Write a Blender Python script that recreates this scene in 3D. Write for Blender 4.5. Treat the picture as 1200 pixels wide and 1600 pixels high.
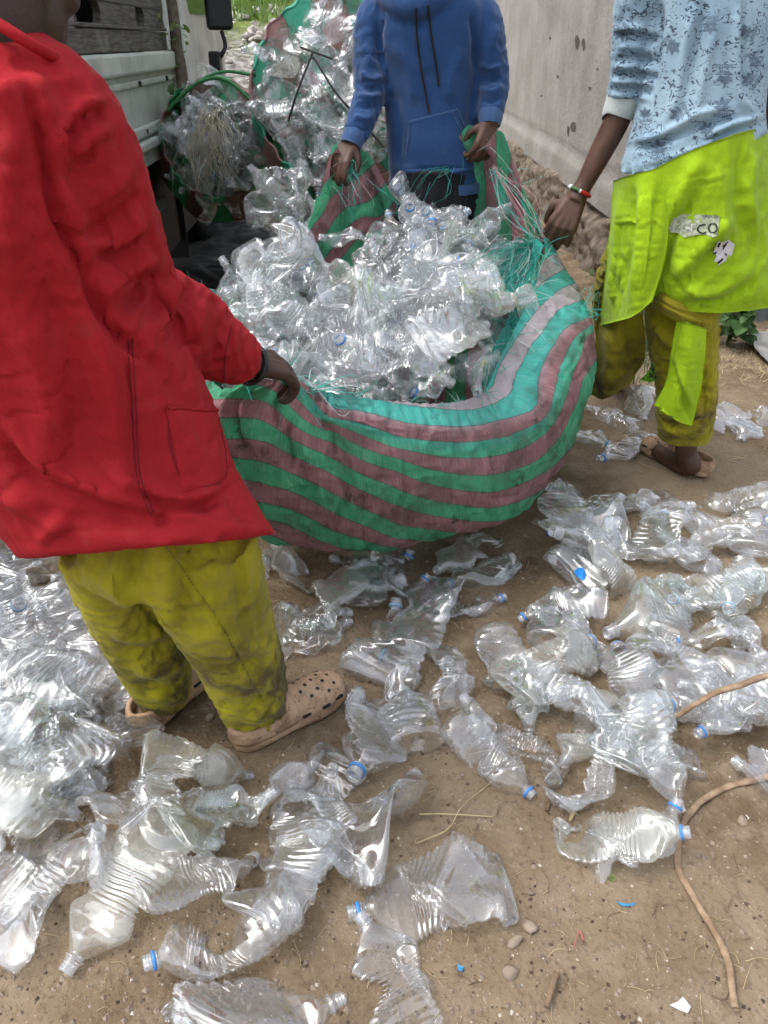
import bpy, bmesh, math, random
import numpy as np
from mathutils import Vector, Matrix
from mathutils.bvhtree import BVHTree

for _o in list(bpy.data.objects):
    bpy.data.objects.remove(_o)
SC = bpy.context.scene
COL = SC.collection

# ------------------------------------------------------------------ camera, sky, sun, exposure
CAM_H, PITCH, FPX = 1.28, math.radians(31.5), 1200.0
cam_data = bpy.data.cameras.new('camera')
cam = bpy.data.objects.new('camera', cam_data)
COL.objects.link(cam)
cam.location = (0, 0, CAM_H)
cam.rotation_euler = (math.pi / 2 - PITCH, 0, 0)
cam_data.sensor_fit = 'VERTICAL'
cam_data.sensor_height = 24.0
cam_data.sensor_width = 18.0
cam_data.lens = 24.0 * FPX / 1600.0
cam_data.clip_start = 0.02
cam_data.clip_end = 600
SC.camera = cam

SUN_EL, SUN_AZ = math.radians(62), math.radians(-95)      # azimuth clockwise from +Y
world = bpy.data.worlds.new('World')
SC.world = world
world.use_nodes = True
_n = world.node_tree.nodes
_l = world.node_tree.links
_n.clear()
_sky = _n.new('ShaderNodeTexSky')
_sky.sky_type = 'NISHITA'
_sky.sun_disc = False
_sky.sun_elevation = SUN_EL
_sky.sun_rotation = SUN_AZ
_sky.air_density = 1.0
_sky.dust_density = 3.0
_sky.ozone_density = 1.0
_hs = _n.new('ShaderNodeHueSaturation')
_hs.inputs['Saturation'].default_value = 0.36
_bg = _n.new('ShaderNodeBackground')
_bg.inputs['Strength'].default_value = 0.15
_wo = _n.new('ShaderNodeOutputWorld')
_l.new(_sky.outputs[0], _hs.inputs['Color'])
_l.new(_hs.outputs[0], _bg.inputs['Color'])
_l.new(_bg.outputs[0], _wo.inputs['Surface'])

sun_data = bpy.data.lights.new('sun', 'SUN')
sun_data.energy = 0.7
sun_data.angle = math.radians(22)
sun_data.color = (1.0, 0.965, 0.92)
sun = bpy.data.objects.new('sun', sun_data)
COL.objects.link(sun)
_sd = Vector((math.sin(SUN_AZ) * math.cos(SUN_EL), math.cos(SUN_AZ) * math.cos(SUN_EL), math.sin(SUN_EL)))
sun.rotation_euler = (-_sd).to_track_quat('-Z', 'Y').to_euler()
sun.location = _sd * 20

SC.view_settings.view_transform = 'Standard'
SC.view_settings.look = 'None'
SC.view_settings.gamma = 1.0
SC.view_settings.use_curve_mapping = False
SC.view_settings.exposure = 1.22
SC.render.engine = 'CYCLES'
SC.cycles.max_bounces = 8
SC.cycles.diffuse_bounces = 4
SC.cycles.glossy_bounces = 3
SC.cycles.transmission_bounces = 4
SC.cycles.transparent_max_bounces = 40
SC.cycles.caustics_reflective = False
SC.cycles.caustics_refractive = False
SC.cycles.use_denoising = True
SC.cycles.use_adaptive_sampling = True
SC.cycles.adaptive_threshold = 0.04
SC.cycles.adaptive_min_samples = 12

# ------------------------------------------------------------------ pixel <-> place helpers (photograph pixels, 1200 x 1600)
_cp, _sp = math.cos(PITCH), math.sin(PITCH)

def ray(u, v):
    x = (u - 600.0) / FPX
    y = (800.0 - v) / FPX
    return x, _cp + y * _sp, y * _cp - _sp

def P(u, v, Y):
    """point at world depth Y seen at pixel u, v"""
    dx, dy, dz = ray(u, v)
    t = Y / dy
    return np.array((dx * t, Y, CAM_H + dz * t))

def G(u, v, z=0.0):
    """point on the level z seen at pixel u, v"""
    dx, dy, dz = ray(u, v)
    t = (z - CAM_H) / dz
    return np.array((dx * t, dy * t, z))

def T(v, Y):
    return Y / ray(600, v)[1]

def proj(V):
    V = np.asarray(V, float)
    x = V[:, 0]
    y = V[:, 1]
    z = V[:, 2] - CAM_H
    d = y * _cp - z * _sp
    d = np.where(np.abs(d) < 1e-6, 1e-6, d)
    return 600 + FPX * x / d, 800 - FPX * (y * _sp + z * _cp) / d, d

# ------------------------------------------------------------------ noise (vectorised)
def _hash(ix, iy, iz, s):
    n = (ix * 374761393 + iy * 668265263 + iz * 2147483647 + s * 1274126177) & 0xFFFFFFFF
    n = ((n ^ (n >> 13)) * 1274126177) & 0xFFFFFFFF
    n = (n ^ (n >> 16)) & 0xFFFFFFFF
    return n / 4294967295.0 * 2 - 1

def vnoise(p, scale=1.0, seed=0):
    p = np.asarray(p, float) * scale
    i = np.floor(p).astype(np.int64)
    f = p - i
    f = f * f * (3 - 2 * f)
    r = 0
    for a in (0, 1):
        wx = f[:, 0] if a else 1 - f[:, 0]
        for b in (0, 1):
            wy = f[:, 1] if b else 1 - f[:, 1]
            for c in (0, 1):
                wz = f[:, 2] if c else 1 - f[:, 2]
                r = r + wx * wy * wz * _hash(i[:, 0] + a, i[:, 1] + b, i[:, 2] + c, seed)
    return r

def fbm(p, scale=1.0, seed=0, octv=4):
    r, a = 0, 1.0
    for k in range(octv):
        r = r + a * vnoise(p, scale * 2 ** k, seed + 17 * k)
        a *= 0.5
    return r

def plin(x, y, tab):
    """piecewise linear (creased) noise from a random table, periodic both ways"""
    N, M = tab.shape
    ix = np.floor(x).astype(int)
    iy = np.floor(y).astype(int)
    fx, fy = x - ix, y - iy
    g = lambda a, b: tab[(ix + a) % N, (iy + b) % M]
    A, B, C, D = g(0, 0), g(1, 0), g(0, 1), g(1, 1)
    return np.where(fx > fy, A + fx * (B - A) + fy * (D - B), A + fy * (C - A) + fx * (D - C))

def catmull(pts, n, closed=False):
    pts = np.asarray(pts, float)
    m = len(pts)
    if closed:
        t = np.arange(n) / n * m
    else:
        t = np.linspace(0, m - 1, n)
    i = np.floor(t).astype(int)
    if not closed:
        i = np.minimum(i, m - 2)
    f = (t - i)[:, None]
    if closed:
        g = lambda k: pts[(i + k) % m]
    else:
        ext = np.vstack([2 * pts[0] - pts[1], pts, 2 * pts[-1] - pts[-2]])
        g = lambda k: ext[i + k + 1]
    p0, p1, p2, p3 = g(-1), g(0), g(1), g(2)
    return 0.5 * (2 * p1 + (p2 - p0) * f + (2 * p0 - 5 * p1 + 4 * p2 - p3) * f ** 2 + (3 * p1 - p0 - 3 * p2 + p3) * f ** 3)

# ------------------------------------------------------------------ mesh helpers
def mesh(name, V, F, smooth=True):
    me = bpy.data.meshes.new(name)
    V = np.asarray(V, np.float32)
    me.vertices.add(len(V))
    me.vertices.foreach_set('co', V.ravel())
    if isinstance(F, np.ndarray):
        k = F.shape[1]
        me.loops.add(F.size)
        me.loops.foreach_set('vertex_index', F.ravel().astype(np.int32))
        me.polygons.add(len(F))
        me.polygons.foreach_set('loop_start', np.arange(0, F.size, k, dtype=np.int32))
    else:
        ls = [len(f) for f in F]
        flat = np.fromiter((i for f in F for i in f), np.int32)
        me.loops.add(len(flat))
        me.loops.foreach_set('vertex_index', flat)
        me.polygons.add(len(F))
        me.polygons.foreach_set('loop_start', np.concatenate([[0], np.cumsum(ls)[:-1]]).astype(np.int32))
    me.polygons.foreach_set('use_smooth', np.full(len(me.polygons), smooth))
    me.update(calc_edges=True)
    me.validate()
    return me

def obj(name, me, mat=None, parent=None, label=None, cat=None, group=None, kind=None, loc=None):
    o = bpy.data.objects.new(name, me)
    COL.objects.link(o)
    if mat is not None and me is not None and not me.materials:
        me.materials.append(mat)
    if parent is not None:
        o.parent = parent
        o.matrix_parent_inverse = Matrix.Translation(-parent.location) if parent.type == 'EMPTY' else Matrix()
    if loc is not None:
        o.location = loc
    for k, v in (('label', label), ('category', cat), ('group', group), ('kind', kind)):
        if v:
            o[k] = v
    return o

def empty(name, loc, label, cat, group=None):
    return obj(name, None, None, None, label, cat, group, None, tuple(float(c) for c in loc))

def gridfaces(nu, nv, cu=False, cv=False):
    """vertex index = i * nv + j"""
    a = np.arange(nu if cu else nu - 1)
    b = np.arange(nv if cv else nv - 1)
    A, B = np.meshgrid(a, b, indexing='ij')
    A, B = A.ravel(), B.ravel()
    A2, B2 = (A + 1) % nu, (B + 1) % nv
    return np.stack([A * nv + B, A2 * nv + B, A2 * nv + B2, A * nv + B2], 1)

def tube(path, rad, n=12, cap=True, squash=None):
    """closed tube: path (m,3), rad scalar/(m,)/(m,2); returns V, F(list)"""
    path = np.asarray(path, float)
    m = len(path)
    rad = np.asarray(rad, float)
    if rad.ndim == 0:
        rad = np.full((m, 2), float(rad))
    elif rad.ndim == 1:
        rad = np.stack([rad, rad], 1)
    tan = np.gradient(path, axis=0)
    tan /= np.linalg.norm(tan, axis=1)[:, None] + 1e-12
    ref = np.array((1.0, 0, 0)) if squash is None else np.asarray(squash, float)
    a = np.linspace(0, 2 * np.pi, n, endpoint=False)
    V = []
    for i in range(m):
        s = ref - tan[i] * ref.dot(tan[i])
        if np.linalg.norm(s) < 1e-3:
            s = np.cross(tan[i], (0, 1, 0.3))
        s /= np.linalg.norm(s)
        ref = s if squash is None else ref
        q = np.cross(tan[i], s)
        V.append(path[i] + np.outer(np.cos(a) * rad[i, 0], s) + np.outer(np.sin(a) * rad[i, 1], q))
    V = np.vstack(V)
    F = [tuple(f) for f in gridfaces(m, n, False, True)]
    if cap:
        F.append(tuple(range(n))[::-1])
        F.append(tuple(range((m - 1) * n, m * n)))
    return V, F

def ellipsoid(c, r, nu=16, nv=10, R=None):
    th = np.linspace(0, np.pi, nv)[1:-1]
    ph = np.linspace(0, 2 * np.pi, nu, endpoint=False)
    TH, PH = np.meshgrid(th, ph, indexing='ij')
    V = np.stack([np.sin(TH) * np.cos(PH), np.sin(TH) * np.sin(PH), np.cos(TH)], -1).reshape(-1, 3)
    V = np.vstack([V, [[0, 0, 1], [0, 0, -1]]]) * np.asarray(r, float)
    if R is not None:
        V = V @ np.asarray(R).T
    V = V + np.asarray(c, float)
    m = nv - 2
    F = [tuple(f) for f in gridfaces(m, nu, False, True)]
    top, bot = m * nu, m * nu + 1
    for i in range(nu):
        j = (i + 1) % nu
        F.append((top, i, j))
        F.append((bot, (m - 1) * nu + j, (m - 1) * nu + i))
    return V, F

def join(parts):
    V, F, k = [], [], 0
    for v, f in parts:
        V.append(np.asarray(v, float))
        F += [tuple(int(i) + k for i in q) for q in f]
        k += len(v)
    return np.vstack(V), F

def boxvf(c, s, R=None):
    c, s = np.asarray(c, float), np.asarray(s, float) / 2
    V = np.array([(x, y, z) for x in (-1, 1) for y in (-1, 1) for z in (-1, 1)], float) * s
    if R is not None:
        V = V @ np.asarray(R).T
    return V + c, [(0, 1, 3, 2), (4, 6, 7, 5), (0, 4, 5, 1), (2, 3, 7, 6), (0, 2, 6, 4), (1, 5, 7, 3)]

def bevel_mesh(name, V, F, w=0.005, seg=2, smooth=True):
    bm = bmesh.new()
    vs = [bm.verts.new(tuple(v)) for v in V]
    for f in F:
        try:
            bm.faces.new([vs[i] for i in f])
        except ValueError:
            pass
    bmesh.ops.recalc_face_normals(bm, faces=bm.faces)
    es = [e for e in bm.edges if len(e.link_faces) == 2 and e.calc_face_angle(0) > 0.5]
    bmesh.ops.bevel(bm, geom=es, offset=w, segments=seg, affect='EDGES', profile=0.5, clamp_overlap=True)
    me = bpy.data.meshes.new(name)
    bm.to_mesh(me)
    bm.free()
    for p in me.polygons:
        p.use_smooth = False
    return me

def mesh_arrays(me):
    V = np.empty(len(me.vertices) * 3, np.float32)
    me.vertices.foreach_get('co', V)
    N = np.empty(len(me.vertices) * 3, np.float32)
    me.vertex_normals.foreach_get('vector', N)
    return V.reshape(-1, 3).astype(float), N.reshape(-1, 3).astype(float)

def remesh(parts, voxel=0.007, smooth=6, name='tmp', fac=0.5):
    V, F = join(parts)
    me = mesh(name, V, F)
    bm = bmesh.new()
    bm.from_mesh(me)
    bmesh.ops.recalc_face_normals(bm, faces=bm.faces)
    bm.to_mesh(me)
    bm.free()
    o = bpy.data.objects.new('tmp', me)
    COL.objects.link(o)
    m = o.modifiers.new('r', 'REMESH')
    m.mode = 'VOXEL'
    m.voxel_size = voxel
    m.use_smooth_shade = True
    if smooth:
        s = o.modifiers.new('s', 'SMOOTH')
        s.factor = fac
        s.iterations = smooth
    dg = bpy.context.evaluated_depsgraph_get()
    out = bpy.data.meshes.new_from_object(o.evaluated_get(dg))
    out.name = name
    bpy.data.objects.remove(o)
    bpy.data.meshes.remove(me)
    out.materials.clear()
    return out

def seg_dist(u, v, pts):
    """distance in pixels to a polyline, and the fraction along it"""
    best = np.full(len(u), 1e9)
    frac = np.zeros(len(u))
    n = len(pts) - 1
    for k in range(n):
        ax, ay = pts[k]
        bx, by = pts[k + 1]
        dx, dy = bx - ax, by - ay
        t = np.clip(((u - ax) * dx + (v - ay) * dy) / (dx * dx + dy * dy + 1e-9), 0, 1)
        d = np.hypot(u - ax - t * dx, v - ay - t * dy)
        m = d < best
        best[m] = d[m]
        frac[m] = (k + t[m]) / n
    return best, frac

def sculpt_folds(me, folds, gain=1.25):
    """press and raise cloth folds along lines; each fold: (line, width_px, height_m)"""
    V, N = mesh_arrays(me)
    U, W, D = proj(V)
    C = V - np.array((0, 0, CAM_H))
    C /= np.linalg.norm(C, axis=1)[:, None]
    face = np.clip(-(N * C).sum(1) * 3, 0, 1)
    for line, w, h in folds:
        line = [tuple(p) for p in catmull(line, max(6, 4 * len(line)))] if len(line) > 2 else line
        d, f = seg_dist(U, W, line)
        taper = np.clip(np.minimum(f, 1 - f) * 5, 0.15, 1)
        V += N * (gain * h * np.exp(-(d / (w * 1.1)) ** 2) * taper * face)[:, None]
    me.vertices.foreach_set('co', V.astype(np.float32).ravel())
    me.update()

def sculpt_noise(me, fn):
    V, N = mesh_arrays(me)
    V += N * fn(V)[:, None]
    me.vertices.foreach_set('co', V.astype(np.float32).ravel())
    me.update()

def slack_cloth(me, grow=(0.06, 0.06, 0.06), iters=70, goal=0.02, bend=0.12, seed=0, freq=14, weight=None, sub=1):
    """let the garment's cloth be longer than the body under it, so that it buckles into wrinkles"""
    X0, N = mesh_arrays(me)
    n = len(X0)
    E = np.empty(len(me.edges) * 2, np.int32)
    me.edges.foreach_get('vertices', E)
    E = E.reshape(-1, 2)
    Q = np.array([tuple(p.vertices) for p in me.polygons if len(p.vertices) == 4])
    D = np.vstack([Q[:, [0, 2]], Q[:, [1, 3]]]) if len(Q) else np.zeros((0, 2), int)
    A = np.vstack([E, D]).astype(np.int64)
    d0 = X0[A[:, 1]] - X0[A[:, 0]]
    L0 = np.linalg.norm(d0, axis=1) + 1e-9
    g = ((d0 / L0[:, None]) ** 2 * np.array(grow)).sum(1)
    w = np.ones(n) if weight is None else weight(X0)
    g = g * (w[A[:, 0]] + w[A[:, 1]]) / 2
    Lr = L0 * (1 + g)
    deg = np.bincount(A.ravel(), minlength=n).astype(float)
    dE = np.bincount(E.ravel(), minlength=n).astype(float)
    dE[dE == 0] = 1
    deg[deg == 0] = 1
    X = X0 + N * (0.0022 * vnoise(X0, freq, seed) + 0.0012 * vnoise(X0, freq * 2.1, seed + 1))[:, None]
    ia, ib = A[:, 0], A[:, 1]
    acc = lambda idx, val: np.stack([np.bincount(idx, val[:, k], n) for k in range(3)], 1)
    lap0 = (acc(E[:, 0], X0[E[:, 1]]) + acc(E[:, 1], X0[E[:, 0]])) / dE[:, None] - X0
    for it in range(iters):
        d = X[ib] - X[ia]
        L = np.linalg.norm(d, axis=1) + 1e-9
        c = d * (0.5 * (L - Lr) / L)[:, None]
        X = X + (acc(ia, c) - acc(ib, c)) / deg[:, None] * 1.7
        lap = (acc(E[:, 0], X[E[:, 1]]) + acc(E[:, 1], X[E[:, 0]])) / dE[:, None] - X - lap0
        lap = lap - (acc(E[:, 0], lap[E[:, 1]]) + acc(E[:, 1], lap[E[:, 0]])) / dE[:, None]
        X = X + lap * bend
        X = X + (X0 - X) * goal
    me.vertices.foreach_set('co', X.astype(np.float32).ravel())
    me.update()
    if not sub:
        return me
    o = bpy.data.objects.new('tmp', me)
    COL.objects.link(o)
    m = o.modifiers.new('s', 'SUBSURF')
    m.levels = m.render_levels = sub
    out = bpy.data.meshes.new_from_object(o.evaluated_get(bpy.context.evaluated_depsgraph_get()))
    out.name = me.name
    bpy.data.objects.remove(o)
    out.polygons.foreach_set('use_smooth', np.full(len(out.polygons), True))
    return out

# ------------------------------------------------------------------ materials
class NT:
    def __init__(s, name):
        s.m = bpy.data.materials.new(name)
        s.m.use_nodes = True
        s.t = s.m.node_tree
        s.t.nodes.clear()
        s.out = s.t.nodes.new('ShaderNodeOutputMaterial')
    def n(s, typ, **kw):
        x = s.t.nodes.new('ShaderNode' + typ)
        for k, v in kw.items():
            if k.startswith('_'):
                setattr(x, k[1:], v)
            else:
                s.set(x.inputs[k.replace('__', ' ')], v)
        return x
    def set(s, sock, v):
        if isinstance(v, bpy.types.NodeSocket):
            s.t.links.new(v, sock)
        elif isinstance(v, bpy.types.Node):
            s.t.links.new(v.outputs[0], sock)
        else:
            if hasattr(sock, 'default_value'):
                if isinstance(v, (tuple, list)) and len(v) == 3 and sock.type == 'RGBA':
                    v = (*v, 1)
                sock.default_value = v
    def math(s, op, a, b=0.0, clamp=False):
        x = s.t.nodes.new('ShaderNodeMath')
        x.operation = op
        x.use_clamp = clamp
        s.set(x.inputs[0], a)
        s.set(x.inputs[1], b)
        return x.outputs[0]
    def mix(s, f, a, b, mode='MIX'):
        x = s.t.nodes.new('ShaderNodeMix')
        x.data_type = 'RGBA'
        x.blend_type = mode
        s.set(x.inputs[0], f)
        s.set(x.inputs[6], a)
        s.set(x.inputs[7], b)
        return x.outputs[2]
    def noise(s, scale, detail=4, vec=None, rough=0.55, dist=0.0):
        x = s.n('TexNoise', Scale=scale, Detail=detail, Roughness=rough, Distortion=dist)
        if vec is not None:
            s.set(x.inputs['Vector'], vec)
        return x.outputs[0]
    def ramp(s, f, lo, hi):
        x = s.n('MapRange')
        x.interpolation_type = 'SMOOTHSTEP'
        s.set(x.inputs[0], f)
        x.inputs[1].default_value = lo
        x.inputs[2].default_value = hi
        return x.outputs[0]
    def obj_co(s):
        return s.n('TexCoord').outputs['Object']
    def bump(s, h, strength=0.3, dist=0.01, nrm=None):
        x = s.n('Bump', Strength=strength, Distance=dist, Height=h)
        if nrm is not None:
            s.set(x.inputs['Normal'], nrm)
        return x.outputs[0]
    def done(s, col, rough=0.8, nrm=None, spec=0.3, **kw):
        b = s.n('BsdfPrincipled')
        s.set(b.inputs['Base Color'], col)
        s.set(b.inputs['Roughness'], rough)
        s.set(b.inputs['Specular IOR Level'], spec)
        if nrm is not None:
            s.set(b.inputs['Normal'], nrm)
        for k, v in kw.items():
            s.set(b.inputs[k.replace('__', ' ')], v)
        s.t.links.new(b.outputs[0], s.out.inputs[0])
        return s.m

def srgb(r, g, b):
    f = lambda c: (c / 255 / 12.92) if c / 255 < 0.04045 else ((c / 255 + 0.055) / 1.055) ** 2.4
    return (f(r), f(g), f(b))

MAT = {}

def cloth_mat(name, col, dirt=None, dirt_amt=0.0, weave=900, var=0.12, rough=0.9, bump=0.12, sheen=0.15, dirt_scale=9, z_dirt=None):
    k = NT(name)
    co = k.obj_co()
    n1 = k.noise(5, 5, co)
    n2 = k.noise(160, 3, co)
    c = k.mix(k.ramp(n1, 0.3, 0.7), tuple(x * (1 - var) for x in col), tuple(min(1, x * (1 + var)) for x in col))
    c = k.mix(k.math('MULTIPLY', k.ramp(n2, 0.35, 0.75), 0.30), c, tuple(x * 0.55 for x in col))
    if dirt:
        d = k.ramp(k.noise(dirt_scale, 6, co, 0.68), 0.62 - dirt_amt * 0.24, 0.78 - dirt_amt * 0.16)
        d2 = k.ramp(k.noise(dirt_scale * 6, 4, co, 0.6), 0.58, 0.70)
        d = k.math('MAXIMUM', d, k.math('MULTIPLY', d2, 0.55), True)
        if z_dirt:
            z = k.n('SeparateXYZ', Vector=k.n('NewGeometry').outputs['Position']).outputs[2]
            d = k.math('MULTIPLY', d, k.math('ADD', 0.35, k.ramp(z, z_dirt[1], z_dirt[0])), True)
        c = k.mix(k.math('MULTIPLY', d, min(1, dirt_amt + 0.2)), c, dirt)
    w1 = k.n('TexWave', Scale=weave / 6.0, Distortion=1.0, Vector=co, _bands_direction='DIAGONAL')
    h = k.math('ADD', k.math('MULTIPLY', w1.outputs[1], 0.25), k.math('MULTIPLY', k.noise(42, 6, co, 0.6, 0.6), 1.0))
    nb = k.bump(h, bump, 0.006)
    return k.done(c, rough, nb, 0.2, Sheen__Weight=sheen, Sheen__Roughness=0.5)

def skin_mat(name, col):
    k = NT(name)
    co = k.obj_co()
    c = k.mix(k.ramp(k.noise(14, 5, co), 0.3, 0.7), tuple(x * 0.72 for x in col), tuple(x * 1.22 for x in col))
    h = k.math('ADD', k.noise(120, 6, co, 0.65), k.n('TexVoronoi', Scale=260, Vector=co).outputs[0])
    return k.done(c, 0.5, k.bump(h, 0.18, 0.002), 0.4, Subsurface__Weight=0.05, Subsurface__Radius=(0.01, 0.005, 0.003))

def plain_mat(name, col, rough=0.5, var=0.15, scale=20, spec=0.4, metal=0.0, bump=0.05, bscale=60):
    k = NT(name)
    co = k.obj_co()
    n = k.noise(scale, 5, co)
    c = k.mix(k.ramp(n, 0.3, 0.72), tuple(x * (1 - var) for x in col), tuple(min(1, x * (1 + var)) for x in col))
    return k.done(c, rough, k.bump(k.noise(bscale, 4, co), bump, 0.004), spec, Metallic=metal)
# ------------------------------------------------------------------ crushed clear bottles: material and shapes
def pet_mat(name='clear_plastic', dust=0.07, tint=(0.975, 0.980, 0.982), dc=(0.90, 0.92, 0.95)):
    k = NT(name)
    lw = k.n('LayerWeight', Blend=0.5)
    fac = k.math('ADD', 0.125, k.math('MULTIPLY', k.math('POWER', lw.outputs['Facing'], 2.6), 0.80), True)
    tr = k.n('BsdfTransparent', Color=tint)
    gl = k.n('BsdfGlossy', Color=(1, 1, 1), Roughness=0.06)
    m1 = k.n('MixShader')
    k.set(m1.inputs[0], fac)
    k.set(m1.inputs[1], tr)
    k.set(m1.inputs[2], gl)
    df = k.n('BsdfDiffuse', Color=dc)
    tl = k.n('BsdfTranslucent', Color=dc)
    m2 = k.n('MixShader', Fac=0.45)
    k.set(m2.inputs[1], df.outputs[0])
    k.set(m2.inputs[2], tl.outputs[0])
    m3 = k.n('MixShader', Fac=dust)
    k.set(m3.inputs[1], m1.outputs[0])
    k.set(m3.inputs[2], m2.outputs[0])
    k.t.links.new(m3.outputs[0], k.out.inputs[0])
    return k.m
MAT['pet'] = pet_mat()
MAT['pet_cloudy'] = pet_mat('cloudy_plastic', 0.20, (0.95, 0.955, 0.94), (0.80, 0.80, 0.74))
MAT['pet_green'] = pet_mat('faint_green_plastic', 0.07, (0.945, 0.976, 0.960))
MAT['pet_neck'] = pet_mat('clear_thick_plastic', 0.22)
MAT['ring_blue'] = plain_mat('blue_ring_plastic', (0.06, 0.27, 0.72), 0.35, 0.15)
MAT['ring_pale'] = plain_mat('pale_blue_ring_plastic', (0.30, 0.52, 0.80), 0.35, 0.1)

BL = 0.28                                     # bottle length

def bottle_profile():
    xs, rs = [], []
    def add(x, r):
        xs.append(x)
        rs.append(r)
    for x, r in ((0.010, 0.004), (0.0085, 0.012), (0.003, 0.021), (0.0, 0.029), (0.002, 0.0345), (0.008, 0.0385), (0.016, 0.0402)):
        add(x, r)
    for x in np.linspace(0.022, 0.098, 22):   # lower body: shallow square ribs
        add(x, 0.0405 + 0.0011 * np.tanh(3 * math.sin((x - 0.022) / 0.0155 * 2 * math.pi)))
    for x in np.linspace(0.101, 0.165, 40):   # waist: tight wavy ribs
        t = (x - 0.101) / 0.064
        add(x, 0.0395 - 0.0045 * math.sin(math.pi * t) + 0.0027 * math.sin((x - 0.101) / 0.0084 * 2 * math.pi))
    for x in np.linspace(0.169, 0.243, 18):   # shoulder
        t = (x - 0.169) / 0.074
        add(x, 0.0405 * (1 - t ** 2.3) + 0.0135 * t ** 2.3)
    return np.array(xs), np.array(rs)

def rot(axis, a):
    return np.array(Matrix.Rotation(a, 3, axis))

def crushed_bottle(seed, flat=0.4, bend=0.3, crumple=1.0, nseg=44):
    rng = np.random.default_rng(seed)
    xs, rs = bottle_profile()
    m = len(xs)
    ph = np.linspace(0, 2 * np.pi, nseg, endpoint=False)
    X = np.repeat(xs, nseg)
    R = np.repeat(rs, nseg) * (1 + 0.22 * np.repeat(1 - np.clip((xs - 0.19) / 0.05, 0, 1), nseg))
    A = np.tile(ph, m)
    rig = 1 - np.clip((X - 0.215) / 0.028, 0, 1)           # 0 at the stiff neck
    # wavy ribs
    X = X + rig * 0.0032 * np.sin(3 * A + rng.uniform(0, 6)) * np.clip(1 - np.abs(X - 0.133) / 0.04, 0, 1)
    # creased facets
    t1 = rng.uniform(-1, 1, (16, 7))
    t2 = rng.uniform(-1, 1, (24, 12))
    w1 = X / 0.034 + 0.55 * np.sin(2 * A + rng.uniform(0, 6))
    w2 = A / (2 * np.pi) * 7 + 0.5 * np.sin(X * 55 + rng.uniform(0, 6))
    c = 0.0105 * plin(w1, w2, t1) + 0.0034 * plin(X / 0.017 + 0.4 * np.sin(3 * A), A / (2 * np.pi) * 12 + 0.35 * np.sin(X * 90), t2)
    R = R + crumple * c * rig * np.clip(R / 0.03, 0, 1)
    Y, Z = R * np.cos(A), R * np.sin(A)
    # flattening that varies along the length
    cen = rng.uniform(0.05, 0.2)
    k1, k2, k3 = rng.uniform(0.6, 1.2), rng.uniform(0.6, 1.25), rng.uniform(0.7, 1.3)
    f = np.interp(X, (0, 0.07, 0.135, 0.20, 0.24), (flat * k1 + 0.1, flat * k1, flat * k2, flat * k3 + 0.08, 1.0))
    f = np.clip(f, 0.11, 1)
    f = 1 - (1 - f) * rig
    wide = 1 + (1 - f) * 0.46
    pinch = 1 - rng.uniform(0.0, 0.30) * np.exp(-((X - rng.uniform(0.11, 0.16)) / 0.03) ** 2) * rig
    Y, Z = Y * wide * pinch, Z * f * (0.75 + 0.25 * pinch)
    V = np.stack([X - 0.13, Y, Z], 1)
    # mirror buckled dents
    for _ in range(int(rng.integers(5, 10) * crumple)):
        p = V[rng.integers(0, len(V))].copy()
        n = np.array((rng.normal() * 0.5, rng.normal() * 0.7, rng.choice((-1, 1)) * rng.uniform(0.4, 1)))
        n /= np.linalg.norm(n)
        near = np.exp(-(((V - p) ** 2).sum(1)) / 0.055 ** 2)
        d = (V - p) @ n + rng.uniform(0.001, 0.007)
        push = np.where(d > 0, d, 0) * np.clip(near * 2.2, 0, 1) * 1.75
        V -= n * (push * rig)[:, None]
    # big folds: twist and bend
    L = (V[:, 0] + 0.13) / 0.25
    tw = rng.normal() * 0.5 * bend * 2
    a = tw * (L - 0.5)
    V = np.stack([V[:, 0], V[:, 1] * np.cos(a) - V[:, 2] * np.sin(a), V[:, 1] * np.sin(a) + V[:, 2] * np.cos(a)], 1)
    kb = float(np.clip(rng.normal() * bend * 5.5, -2.0, 2.0))
    x0 = rng.uniform(-0.03, 0.03)
    th = kb * (V[:, 0] - x0)
    if abs(kb) > 0.05:
        rad = 1 / kb
        y = V[:, 1].copy()
        V[:, 0], V[:, 1] = x0 + (rad - y) * np.sin(th), rad - (rad - y) * np.cos(th)
    kz = rng.normal() * bend * 2.2
    th = kz * V[:, 0]
    if abs(kz) > 0.05:
        rad = 1 / kz
        z = V[:, 2].copy()
        V[:, 0], V[:, 2] = (rad - z) * np.sin(th), rad - (rad - z) * np.cos(th)
    # neck frame from the last two rings
    c1 = V[-nseg:].mean(0)
    c0 = V[-4 * nseg:-3 * nseg].mean(0)
    ax = c1 - c0
    ax /= np.linalg.norm(ax)
    F = gridfaces(m, nseg, False, True)
    V = np.vstack([V, V[:nseg].mean(0)[None]])
    F = [tuple(q) for q in F] + [(len(V) - 1, (i + 1) % nseg, i) for i in range(nseg)]
    return V, F, c1, ax

def frame_x(ax):
    ax = np.asarray(ax, float)
    s = np.cross((0, 0, 1.0), ax)
    if np.linalg.norm(s) < 1e-4:
        s = np.array((0, 1.0, 0))
    s /= np.linalg.norm(s)
    return np.stack([ax, s, np.cross(ax, s)], 1)

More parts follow.
